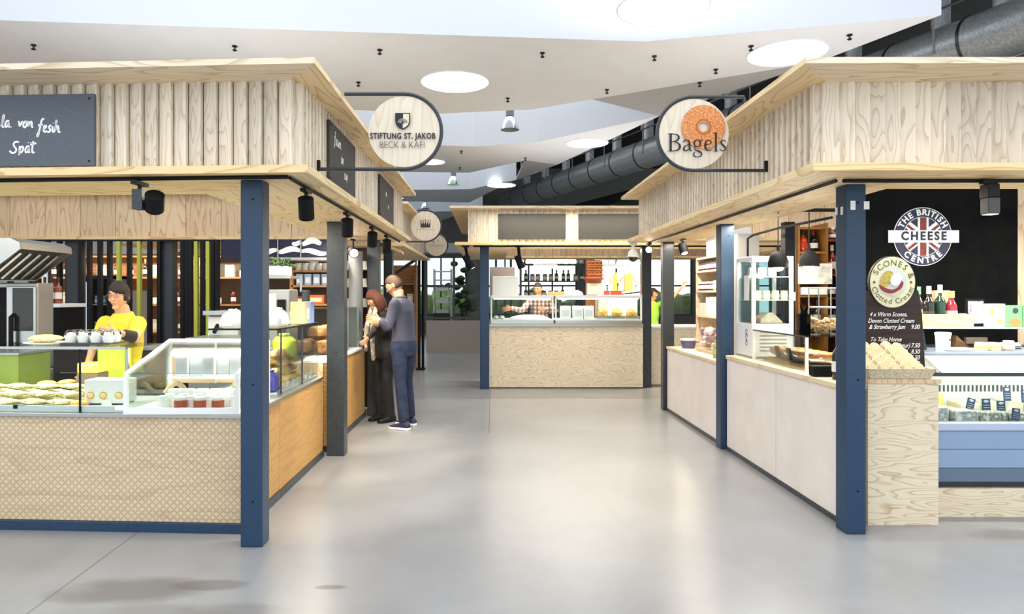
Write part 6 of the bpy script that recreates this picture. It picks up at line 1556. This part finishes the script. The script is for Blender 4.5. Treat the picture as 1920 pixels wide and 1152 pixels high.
# on the counter top and its glass shelf
def place_at(rep, u, v, Y, z, label, group=None, rz=0, sc=1): return rep.place((gx(u, Y), Y, z), rz, label, group, sc)
t = thing('wooden_crate', 'shallow light wooden crate of bottles on the glass shelf', 'crate', (gx(1780, 5.5), 5.5, 1.301))
xa, xb = gx(1737, 5.42), gx(1826, 5.42)
b = MB(); b.box(xa, xb, 5.42, 5.435, 1.3125, 1.40); b.box(xa, xb, 5.62, 5.635, 1.3125, 1.40); b.box(xa, xa + .015, 5.4355, 5.6195, 1.3125, 1.40); b.box(xb - .015, xb, 5.4355, 5.6195, 1.3125, 1.40); b.box(xa, xb, 5.42, 5.635, 1.301, 1.312); b.build('crate_body', wood('pine', 'eed9a4', 'd6b46c', 'x', 5, 7, stretch=12), t, False)
port = bottle('x', '1f1c18', '4a4038', 'f1f1ee', .31, .042, name='wine_bottle', labz=(.05, .35)); port.place((3.515, 5.49, 1.313), 0, 'dark bottle with a white neck, second from the menu board'); 
grn = bottle('x', '1c3a2a', '3f6a50', 'eef0ee', .32, .042, name='wine_bottle', labz=(.08, .2)); grn.place((3.605, 5.49, 1.313), 0, 'dark green bottle with a white neck in the wooden crate')
lg = bottle('x', '3a3a34', 'e6e6e2', '86b48c', .32, .036, name='wine_bottle'); lg.place((gx(1723, 5.68), 5.68, 1.301), 0, 'bottle with a pale green neck half behind the menu board')
rse = bottle('x', 'a32433', 'e9e2da', 'e2c07a', .27, .042, name='liqueur_bottle', neck=.45); rse.place((3.695, 5.49, 1.313), 0, 'red liqueur bottle with a golden stopper in the wooden crate')
rb2 = jar('x', 'b0202e', 'c02a38', .15, .035, None, name='red_jar'); rb2.place((3.65, 5.577, 1.313), 0, 'tall red jar between the green bottle and the liqueur')
smalljar = jar('x', '4a4a48', 'b8b8b4', .11, .04, 'd9d9d6'); smalljar.place((3.776, 5.48, 1.313), 0, 'small grey jar at the right end of the wooden crate', sc=.82)
bx('wooden_box', 'upright pale wooden box behind the green bottle', 'box', 1754, 1782, 545, 610, 5.66, .05, mat('pine_box', 'd9bf92', .6), .003)
t = thing('picture_frame', 'black framed sketch standing on the glass shelf', 'picture', (gx(1829, 5.5), 5.5, 1.301)); 
MB().box(gx(1812, 5.48), gx(1846, 5.48), 5.48, 5.50, 1.301, gz(561, 5.48)).build('frame', M['blackm'], t, False, .002); MB().box(gx(1815, 5.478), gx(1843, 5.478), 5.474, 5.479, 1.325, gz(565, 5.48)).build('sketch', noisy('sketch_paper', 'f2f0ee', 'e8e4e4', 25, .7, c3='8a6a78'), t, False)
def pack(label, u0, u1, v0, Y, col, marks):
    t = thing('cracker_box', label, 'box', (gx((u0 + u1) / 2, Y), Y, 1.301), 'cracker boxes'); xa, xb, zt = gx(u0, Y), gx(u1, Y), gz(v0, Y)
    MB().box(xa, xb, Y, Y + .06, 1.301, zt).build('box_body', mat('pack_' + col, col, .5), t, False, .002)
    for nm, cu, cv, ru, rv, c0 in marks:
        q = at(cu, cv, Y); b = MB(); b.loft([[V((q.x + ru * Y / F * cos(j * pi / 10), yy, q.z + rv * Y / F * sin(j * pi / 10))) for j in range(20)] for yy in (Y, Y - .0015)]); b.build(nm, mat('pm_' + c0, c0, .6), t, False)
pack('white cracker box with small pictures, next to the framed sketch', 1854, 1885, 570, 5.42, 'f4f1e8', (('olive_print', 1860, 585, 3.5, 6, 'b9b04a'), ('biscuit_print', 1875, 603, 5.5, 5, 'd9a06a'), ('title_print', 1870, 574, 11, 1.5, 'd2d07a')))
pack('green cracker box with a round emblem', 1888, 1917, 573, 5.4, '7cc47e', (('emblem_print', 1904, 583, 5.5, 5.5, '2f4a40'), ('biscuit_print', 1904, 605, 11, 8, 'b98a56')))
pack('second green cracker box cut by the right edge of the picture', 1919, 1946, 573, 5.4, '7cc47e', (('biscuit_print', 1932, 605, 11, 8, 'b98a56'),))
def bucket(u, Y, z, r, h, lb):
    t = thing('bucket', lb, 'bucket', (gx(u, Y), Y, z)); c0 = V((gx(u, Y), Y, z))
    MB().lathe(c0, [(r * .88, 0), (r, h)], 22).build('bucket_body', M['white'], t); MB().lathe(c0 + V((0, 0, h)), [(r * 1.06, -.012), (r * 1.06, .008), (r * .9, .01)], 22).build('lid', M['whitem'], t)
    MB().cyl((c0.x + .02, Y - r * .97, z + h * .65), (c0.x + .02, Y - r - .004, z + h * .65), .008, n=10).build('button', M['greyink'], t)
bucket(1768, 5.15, 1.136, .052, .125, 'white lidded bucket on the cheese counter, by the menu board')
pt = thing('serving_plate', 'clear glass plate at the right end of the counter top', 'plate', (gx(1893, 5.3), 5.3, 1.136)); MB().lathe((gx(1893, 5.35), 5.35, 1.136), [(.07, 0), (.13, .02), (.13, .026), (.07, .008)], 24).build('plate', glass('plate_glass', 'e4ebee', 2), pt)
for i in range(3): MB().lathe((gx(1893, 5.35), 5.35, 1.146 + i * .012), [(.08 - .01 * i, 0), (.08 - .01 * i, .01)], 20).build('saucer', M['whitem'], pt)
tubm = jar('x', 'f1efe2', 'f5f4ee', .06, .045, 'd6dc8a', name='spread_tub', cat='tub')
for u in (1840, 1863.5): tubm.place((gx(u, 5.12), 5.12, 1.136), 0, 'cream tub with a yellow-green label on the counter top', 'cream tubs on the counter top')
place_at(jar('x', 'd8b49a', 'f0ece6', .075, .038, 'f5efe8', name='spread_tub', cat='tub'), 1891, 0, 5.1, 1.136, 'pinkish jar beside the two cream tubs')
o = MB().prism([(gx(1790, 5.45), 5.45, 1.137), (gx(1818, 5.45), 5.45, 1.137), (gx(1812, 5.45), 5.45, 1.16), (gx(1794, 5.45), 5.45, 1.23)], (0, .05, 0)).build('serving_board', M['shelfw'], smooth=False, bevel=.004); tag(o, 'brown wooden wedge leaning under the glass shelf', 'board')
bx('cutting_board', 'broad tan board standing under the glass shelf', 'board', 1812, 1852, 633, 645, 5.55, .03, mat('tan_board', 'c9ab84', .6), .003)
bx('knife_tray', 'narrow white tray lying along the front of the counter top', 'tray', 1780, 1826, 653, 658.5, 5.05, .1, M['whitem'], .004)
area('case_lamp', (3.9, 4.95, .975), 1.6, .05, 4, (1, .98, .94)); area('case_lamp', (2.7, 5.85, 1.215), .05, .9, 4, (1, .93, .8)); area('case_lamp', (2.64, 6.62, 1.87), .25, .2, 4, (1, 1, 1))
# ---------------------------------------------------------------- people
def smooth_pts(pts, rad, k=4):
    """Catmull-Rom through joints, radii interpolated along the way."""
    P = [V(p) for p in pts]; n = len(P); out = []; rr = []
    for i in range(n - 1):
        p0, p1, p2, p3 = P[max(0, i - 1)], P[i], P[i + 1], P[min(n - 1, i + 2)]
        for q in range(k):
            t = q / k
            out.append(.5 * (2 * p1 + (p2 - p0) * t + (2 * p0 - 5 * p1 + 4 * p2 - p3) * t * t + (3 * p1 - p0 - 3 * p2 + p3) * t ** 3)); rr.append(rad[i] + (rad[i + 1] - rad[i]) * t)
    return out + [P[-1]], rr + [rad[-1]]

def limb(b, pts, rad, off=0, n=12, cap=True):
    P, R_ = smooth_pts(pts, rad); R_ = [q + off for q in R_]
    b.tube(P, R_, n)
    if cap:
        b.ell(P[0], (R_[0],) * 3, 10); b.ell(P[-1], (R_[-1],) * 3, 10)

def fuse(b, name, m, parent, voxel, it=4, fac=.5):
    """Melt overlapping shapes into one continuous surface."""
    o = b.build(name, m, parent)
    r = o.modifiers.new('fuse', 'REMESH'); r.mode = 'VOXEL'; r.voxel_size = voxel; r.use_smooth_shade = True
    s = o.modifiers.new('smooth', 'SMOOTH'); s.iterations = it; s.factor = fac
    bpy.context.view_layer.update()
    dg = bpy.context.evaluated_depsgraph_get()
    me = bpy.data.meshes.new_from_object(o.evaluated_get(dg))
    o.modifiers.clear(); old = o.data; o.data = me; bpy.data.meshes.remove(old)
    me.shade_smooth()
    return o

def hand(b, wrist, d, side, curl=.5, sc=1.0):
    """Palm, four bent fingers of unequal length and a thumb; d points along the hand, side towards the thumb."""
    d = V(d).normalized(); s = V(side); s = (s - d * s.dot(d)).normalized(); nn = d.cross(s)
    w = V(wrist); W = .04 * sc
    rings = []
    for t, hw, th in ((-.01, .026, .02), (.03, .037, .016), (.07, .041, .014), (.092, .039, .011)):
        c = w + d * t * sc
        rings.append([c + s * (hw * sc * cos(2 * pi * j / 12)) + nn * (th * sc * sin(2 * pi * j / 12)) for j in range(12)])
    b.loft(rings)
    for k, (ln, ox) in enumerate(((.9, .030), (1.0, .0105), (.95, -.0095), (.76, -.029))):
        p = w + d * .088 * sc + s * ox * sc; a = .12; pts = [p - d * .015 * sc]; dd = d + s * (ox * 2.2)
        for L_ in (.042, .026, .021):
            a += curl * (.55 if L_ == .042 else .8)
            v = (dd * cos(a) + nn * sin(a)).normalized(); pts.append(p); p = p + v * L_ * ln * sc
        pts.append(p)
        b.tube(pts, [.009 * sc, .0092 * sc, .0085 * sc, .0075 * sc, .006 * sc][:len(pts)], 8)
    p = w + d * .022 * sc + s * .028 * sc
    q = p + (d * .6 + s * .75 + nn * .25).normalized() * .036 * sc; r = q + (d * .95 + s * .15 + nn * .3).normalized() * .03 * sc
    b.tube([p - s * .012 * sc, p, q, r], [.012 * sc, .012 * sc, .0105 * sc, .008 * sc], 8)

def person(label, base, face_dir, h, W=None, L=None, head_dir=None, nod=0, skin='d8a684', shirt=None, trousers=None, hair='2a1d18', hair_len=0, shoes=None, sleeve=1.0,
           female=False, glasses=False, legs=True, curl=(.5, .5), hand_dir=None, parts=None, cuffs=None, collar=None, jacket_hem=.86):
    """Standing figure; joints default to a relaxed pose, L overrides them locally (right, forward, up at 1.75 m) and W in world space."""
    f = V((face_dir[0], face_dir[1], 0)).normalized(); r = V((f.y, -f.x, 0)); k = h / 1.75; B = V((base[0], base[1], 0))
    loc = dict(pelvis=(0, 0, .93), waist=(0, 0, 1.08), chest=(0, .0, 1.29), neck=(0, .0, 1.475), head=(0, .03, 1.635))
    for s, n_ in ((-1, 'l'), (1, 'r')):
        loc.update({'sh_' + n_: (s * .172, 0, 1.4), 'el_' + n_: (s * .225, -.03, 1.13), 'wr_' + n_: (s * .215, .09, .9), 'hip_' + n_: (s * .09, 0, .9), 'kn_' + n_: (s * .1, .02, .5), 'an_' + n_: (s * .1, -.03, .085)})
    loc.update(L or {})
    J = {q: B + (r * p[0] + f * p[1] + V((0, 0, p[2]))) * k for q, p in loc.items()}
    for q, p in (W or {}).items(): J[q] = V(p)
    t = thing('person', label, 'person', B)
    ws = .93 if female else 1.0
    def torso(b, off, us):
        prof = {.82: (.155, .115), .92: (.172, .122), 1.0: (.155, .112), 1.1: (.143 * ws, .105), 1.22: (.158 * ws, .115 + (.018 if female else 0)), 1.33: (.172 * ws, .115), 1.41: (.155 * ws, .092), 1.455: (.095, .075), 1.49: (.058, .06), 1.56: (.054, .058)}
        def spine(u):
            ks = [('pelvis', .93), ('waist', 1.08), ('chest', 1.29), ('neck', 1.475), ('head', 1.635)]
            if u <= .93: return J['pelvis'] - V((0, 0, (.93 - u) * k))
            for (a, ua), (c, uc) in zip(ks, ks[1:]):
                if u <= uc: return J[a].lerp(J[c], (u - ua) / (uc - ua))
            return J['head']
        sr = (J['sh_r'] - J['sh_l']); sr.z = 0; sr.normalize(); sf = V((-sr.y, sr.x, 0))
        rings = []
        for u in us:
            w_, d_ = prof[u]; c = spine(u); R2, F2 = (sr, sf) if u > 1.05 else (r, f)
            rings.append([c + R2 * ((w_ * k + off) * cos(2 * pi * j / 20)) + F2 * ((d_ * k + off) * sin(2 * pi * j / 20)) for j in range(20)])
        b.loft(rings)
    U = [.82, .92, 1.0, 1.1, 1.22, 1.33, 1.41, 1.455, 1.49, 1.56]
    b = MB(); torso(b, 0, U)
    ar = [.052 * k * ws, .046 * k * ws, .039 * k * ws, .031 * k * ws, .026 * k * ws]
    def arm(q): 
        a, e, w_ = J['sh_' + q], J['el_' + q], J['wr_' + q]; return [a, a.lerp(e, .5), e, e.lerp(w_, .5), w_]
    for q, cu in (('l', curl[0]), ('r', curl[1])):
        limb(b, arm(q), ar)
        d = (J['wr_' + q] - J['el_' + q]); hd = (hand_dir or {}).get(q); d = V(hd) if hd else d
        side = f + V((0, 0, .3)) if abs(d.normalized().z) > .6 else V((0, 0, 1)); hand(b, J['wr_' + q], d, side, cu, k * (.92 if female else 1))
    lr = [.086 * k * (.84 if female else 1), .07 * k, .05 * k, .05 * k, .036 * k]
    def leg(q):
        a, e, w_ = J['hip_' + q], J['kn_' + q], J['an_' + q]; return [a, a.lerp(e, .55), e, e.lerp(w_, .4), w_]
    if legs:
        for q in 'lr': limb(b, leg(q), lr)
    # head, modelled in its own frame
    hd = V((*(head_dir or face_dir), 0)).normalized(); HR = V((hd.y, -hd.x, 0)); HF = (hd * cos(nod) - V((0, 0, sin(nod)))); HU = HR.cross(HF)
    hc = J['head']; hk = k * (.96 if female else 1)
    def hp(x, y, z): return hc + (HR * x + HF * y + HU * z) * hk
    Mh = Matrix((HR, HF, HU)).transposed()
    def headpt(th, ph, g=1.0, fl=0):
        sx, sy, sz = sin(th) * cos(ph), sin(th) * sin(ph), cos(th)
        z = .118 * sz; x = .074 * sx; y = .096 * sy
        if z < -.015:
            q = min(1, (-.015 - z) / .1); x *= 1 - .34 * q ** 1.4; y = y * (1 - .12 * q) if y > 0 else y * (1 - .45 * q)
        return hp(x * g, y * g, z * g + fl)
    rings = [[headpt(pi * (i + .03) / 16.06, 2 * pi * j / 20) for j in range(20)] for i in range(17)]
    b.loft(rings)
    limb(b, [J['neck'] - V((0, 0, .02)), hp(0, -.022, -.07)], [.056 * k * ws, .05 * k * ws], cap=False)
    for c, rr in (((0, .094, -.004), (.011, .013, .026)), ((0, .104, -.024), (.0145, .014, .012)), ((0, .084, .03), (.048, .014, .009)), ((0, .082, -.054), (.023, .012, .007)), ((0, .08, -.064), (.02, .011, .007)), ((0, .064, -.092), (.03, .022, .02)),
                  ((.035, .058, -.022), (.027, .022, .026)), ((-.035, .058, -.022), (.027, .022, .026)), ((.075, -.005, -.004), (.009, .021, .032)), ((-.075, -.005, -.004), (.009, .021, .032))):
        b.ell(hp(*c), tuple(q * hk for q in rr), 10, Mh)
    fuse(b, 'body', noisy('skin_' + skin, skin, skin, 30, .5), t, .0048, 3)
    eyem = mat('eye_white', 'f0ece6', .2); dark = mat('iris_dark', '2a1c14', .2)
    for s in (-1, 1):
        e = MB().ell(hp(s * .031, .0835, .012), (.0135 * hk, .0095 * hk, .0085 * hk), 10, Mh).build('eye', eyem, t)
        MB().ell(hp(s * .031, .0915, .012), (.006 * hk, .003 * hk, .0065 * hk), 8, Mh).build('iris', dark, e)
        MB().ell(hp(s * .032, .0955, .034), (.019 * hk, .005 * hk, .0042 * hk), 8, Mh).build('eyebrow', mat('brow_' + hair, hair, .8), t)
    MB().ell(hp(0, .0925, -.058), (.021 * hk, .0035 * hk, .0045 * hk), 8, Mh).build('mouth', mat('lips', 'a2544a', .5), t)
    # hair: a shell that stays inside the skull in front of the hairline
    rh = random.Random(len(label)); rings = []
    for i in range(25):
        th = pi * (i + .03) / 24.06; ring = []
        for j in range(32):
            ph = 2 * pi * j / 32; sy = sin(ph); z = .118 * cos(th)
            low = (.052 if not female else .05) if sy > .45 else (-.002 if sy > -.05 else (-.05 - hair_len))
            if female: low = .045 + .028 * sin(th) * cos(ph) if sy > .45 else (-.035 if sy > -.05 else (-.06 - hair_len))
            if .05 < sy <= .45 and not female: low = .052 * (sy - .05) / .4
            g = (1.13 if female else 1.08) + rh.uniform(-.012, .012) + (.05 if female else 0) * (cos(th) > .3)
            ring.append(headpt(th, ph, g if z > low else .9))
        rings.append(ring)
    hb_ = MB().loft(rings)
    if hair_len:
        for j in range(11):
            a = radians(165 + j * 21); 
            p0 = hp(.07 * cos(a), .085 * sin(a), .04); p1 = hp(.088 * cos(a), .1 * sin(a) - .006, -.03); p2 = hp(.085 * cos(a), .098 * sin(a), -.07 - hair_len * .6); p3 = hp(.075 * cos(a), .085 * sin(a) + .01, -.09 - hair_len)
            limb(hb_, [p0, p1, p2, p3], [.02, .026, .024, .01], n=8)
    fuse(hb_, 'hair', noisy('hair_' + hair, hair, hair, 90, .8, .004), t, .006, 2)
    if glasses:
        g = MB()
        for s in (-1, 1):
            g.tube([hp(s * .032 + .021 * cos(q * pi / 8), .104, .01 + .016 * sin(q * pi / 8)) for q in range(16)], .0018, 6, closed=True); g.tube([hp(s * .053, .103, .014), hp(s * .078, .03, .012), hp(s * .08, -.01, .01)], .0018, 6)
        g.tube([hp(-.011, .105, .014), hp(.011, .105, .014)], .0018, 6); g.build('glasses', mat('glasses_frame', '6b3c46', .3), t)
    # clothes
    if shirt:
        b = MB(); torso(b, .014, [u for u in U if u <= 1.49 and (u >= .9 or jacket_hem < .9)])
        for q in 'lr':
            A = arm(q); n_ = 5 if sleeve >= 1 else 3
            if sleeve >= 1: A[4] = A[3].lerp(A[4], .8)
            elif sleeve < .6: A[2] = A[1].lerp(A[2], .3)
            limb(b, A[:n_], [ar[0] + .006] + ar[1:n_], .014)
        o = fuse(b, 'shirt', shirt, t, .009, 5)
        c = MB(); P = [J['neck'] + (r * (.066 * cos(q * pi / 9)) + f * (.062 * sin(q * pi / 9) + .004)) * k + V((0, 0, -.012 * sin(q * pi / 9))) for q in range(18)]
        c.tube(P, .018 * k, 8, closed=True); c.build('collar', collar or shirt, t)
    if trousers and legs:
        b = MB(); torso(b, .016, [.82, .92, 1.0])
        for q in 'lr': A = leg(q); A[4] = A[4] - V((0, 0, .02)); limb(b, A, [lr[0], lr[1], lr[2] + .004, lr[3] + .004, lr[4] + .014], .012, cap=False)
        fuse(b, 'trousers', trousers, t, .009, 5)
        bl = MB(); torso(bl, .02, [.92, 1.0]); 
    if shoes and legs:
        for q in 'lr':
            a = J['an_' + q]; d = f * 1.0; s = V((d.y, -d.x, 0)); rings = []; sole = []
            for tt, w_, hh in ((-.075, .03, .07), (-.05, .038, .1), (0, .04, .11), (.06, .043, .075), (.12, .047, .055), (.165, .042, .045), (.19, .025, .035)):
                c = V((a.x, a.y, 0)) + d * tt * k
                rings.append([c + s * (w_ * k * x) + V((0, 0, z)) for x, z in ((-1, .026), (1, .026), (.95, hh * .7), (.5, hh), (-.5, hh), (-.95, hh * .7))])
                sole.append([c + s * (w_ * 1.07 * k * x) + V((0, 0, z)) for x, z in ((-1, .002), (1, .002), (1, .028), (-1, .028))])
            b = MB().loft(rings); so = fuse(b, 'shoe', shoes[0], t, .006, 3); MB().loft(sole).build('sole', shoes[1], so, bevel=.004)
    if cuffs:
        q, a_, e_ = cuffs; A, E = (J['el_' + q], J['wr_' + q]); b = MB(); b.tube([A.lerp(E, a_), A.lerp(E, (a_ + e_) / 2), A.lerp(E, e_)], [.05 * k, .047 * k, .04 * k], 14); b.build('arm_cuff', mat('black_cuff', '2a211f', .8), t)
    if parts: parts(t, J, hp, r, f, k)
    return t

def cloth(name, c1, c2, scale=6):
    m = noisy(name, c1, c2, scale, .8, .012, 4); return m
yellow = cloth('yellow_polo', 'c2b428', 'cdbf3a'); yb_apron = cloth('lime_apron', 'c2cf38', 'ccd84a')
def srv(t, J, hp, r, f, k):
    b = MB(); c = J['waist']
    b.loft([[V((c.x, c.y, z)) + r * (x * .15) + f * (.135 + .01 * cos(x * 2)) + f * dy for x, dy in ((-1, -.03), (-.5, 0), (0, .008), (.5, 0), (1, -.03), (1, -.036), (0, .002), (-1, -.036))] for z in (.6, .95, 1.15)])
    b.build('apron', yb_apron, t)
Y5 = 4.95
person('woman in a yellow polo shirt and glasses reaching for the tray behind the bakery case', (-2.94, 5.45), (-.2, -.98), 1.655, dict(el_l=at(254, 634, 5.12), wr_l=at(216, 623, 4.985), el_r=at(176, 650, 5.45), wr_r=at(163, 688, 5.3)), dict(head=(0, .05, 1.63), sh_l=(-.165, .03, 1.4)),
       (.0, -1), .06, 'cf9a74', yellow, cloth('dark_trousers', '26262a', '303036'), '20140f', 0, (mat('black_leather', '1c1c1e', .4), M['blackm']), .5, True, True, cuffs=('l', .08, .6), hand_dir={'l': (-1, -.1, .05)}, curl=(.35, .8), parts=srv)
jeans = cloth('dark_jeans', '16203a', '22304e', 14); greyb = cloth('slate_shirt', '3e4052', '484a5c', 8)
def mman(t, J, hp, r, f, k):
    b = MB(); c = J['pelvis']; 
    q0 = c + V((0, 0, .03)) - r * .12 + f * .1; b.box(q0.x - .012, q0.x + .012, q0.y - .012, q0.y + .012, q0.z - .02, q0.z + .02); b.build('belt_clip', mat('belt_dark', '2c2420', .5), t)
person('man in a slate shirt and dark jeans standing at the bakery counter, head bowed', (-1.03, 8.0), (-.88, .45), 1.80, dict(el_l=at(727, 614, 7.78), wr_l=at(714, 603, 7.72), el_r=at(738, 612, 8.1), wr_r=at(712, 600, 8.02), an_l=at(757, 784, 7.86), an_r=at(769, 778, 8.14), kn_l=at(750, 712, 7.88), kn_r=at(763, 710, 8.1)),
       dict(chest=(0, .03, 1.29), neck=(0, .06, 1.475), head=(0, .13, 1.62), sh_r=(.14, .02, 1.37)), (-1, .12), .5, 'c98f70', greyb, jeans, '3a281c', 0, (mat('navy_shoe', '22264a', .6), M['white']), 1.0, hand_dir={'l': (-.9, -.1, .1), 'r': (-.9, -.2, .15)}, curl=(.5, .4), parts=mman, jacket_hem=.9)
def wom(t, J, hp, r, f, k):
    b = MB(); c = J['neck']
    P = [c + (r * (.075 * cos(q * pi / 8)) + f * (.07 * sin(q * pi / 8))) for q in range(16)]; b.tube(P, .03, 8, closed=True)
    limb(b, [c + f * .09 - r * .05, c + f * .15 - r * .06 - V((0, 0, .25)), c + f * .15 - r * .08 - V((0, 0, .6))], [.03, .03, .026]); limb(b, [c + f * .09 + r * .04, c + f * .15 + r * .06 - V((0, 0, .25)), c + f * .14 + r * .08 - V((0, 0, .5))], [.03, .03, .026])
    fuse(b, 'scarf', noisy('striped_scarf', 'd8cfc2', '8a7464', 14, .9, c3='efe9e0'), t, .008, 3)
person('woman with red-brown hair and a pale scarf, half hidden in front of the man', (-1.33, 8.42), (-.7, -.72), 1.66, dict(el_r=at(703, 618, 8.2), wr_r=at(690, 634, 8.05), el_l=at(716, 622, 8.2), wr_l=at(707, 610, 8.0)), dict(neck=(0, .07, 1.46), head=(0, .15, 1.585)),
       (-.9, -.45), .45, 'd9a07c', cloth('black_coat', '1e1a1c', '2a2628'), cloth('black_leggings', '141416', '1e1e22'), '4c2216', .1, (mat('black_leather', '1c1c1e', .4), M['blackm']), 1.0, True, parts=wom)
def plaid():
    m = mat('plaid_shirt', '7a4a4a', .8); t = NT(m); sp = t.n('SeparateXYZ', i0=t.n('TexCoord').outputs['Object']).outputs
    w = lambda s, k, d: t.math('LESS_THAN', t.math('FRACT', t.math('ADD', t.math('MULTIPLY', s, k), d)), .5)
    c = t.mix(t.math('MULTIPLY', w(sp[0], 14.0, .0), .75), srgb('e3d3cc'), srgb('6a2e34')); c = t.mix(t.math('MULTIPLY', w(sp[2], 14.0, .2), .6), c, srgb('4a2228')); t.out(c)
    return m
person('man in a plaid shirt behind the left refrigerated display at the end of the aisle', (gx(1012, 12.6), 12.6), (-.35, -.93), 1.80, dict(el_r=at(978, 582, 12.3), wr_r=at(958, 578, 12.05), el_l=at(1040, 582, 12.55), wr_l=at(1022, 580, 12.32)), dict(neck=(0, .08, 1.46), head=(0, .12, 1.615)),
       (-.35, -.93), .15, 'b57a58', plaid(), cloth('dark_trousers', '26262a', '303036'), '1c1412', 0, (mat('black_leather', '1c1c1e', .4), M['blackm']), 1.0, hand_dir={'r': (-.9, -.3, -.2)})
lime = cloth('lime_shirt', '8fd03a', 'a6e04e')
person('person in a lime green shirt stretching an arm sideways behind the two dark posts', (gx(1222, 13.4), 13.4), (.6, -.8), 1.68, dict(el_l=at(1258, 562, 13.0), wr_l=at(1279, 538, 12.9), el_r=at(1205, 580, 12.9), wr_r=at(1203, 600, 12.7)), None,
       (.7, -.7), .1, 'c8825e', lime, cloth('dark_trousers', '26262a', '303036'), '2a1d18', 0, (mat('black_leather', '1c1c1e', .4), M['blackm']), .5, True, hand_dir={'l': (.5, 0, .8)})
person('second bakery worker in yellow peeking out behind the blue corner post', (gx(492, 7.6), 7.6), (.8, -.6), 1.64, None, dict(el_l=(-.19, -.03, 1.13), wr_l=(-.17, .05, .9), el_r=(.19, -.03, 1.13), wr_r=(.17, .05, .9)), (.8, -.6), .1, 'd99a6c', yellow, cloth('dark_trousers', '26262a', '303036'), '20140f', 0, (mat('black_leather', '1c1c1e', .4), M['blackm']), .5, True)
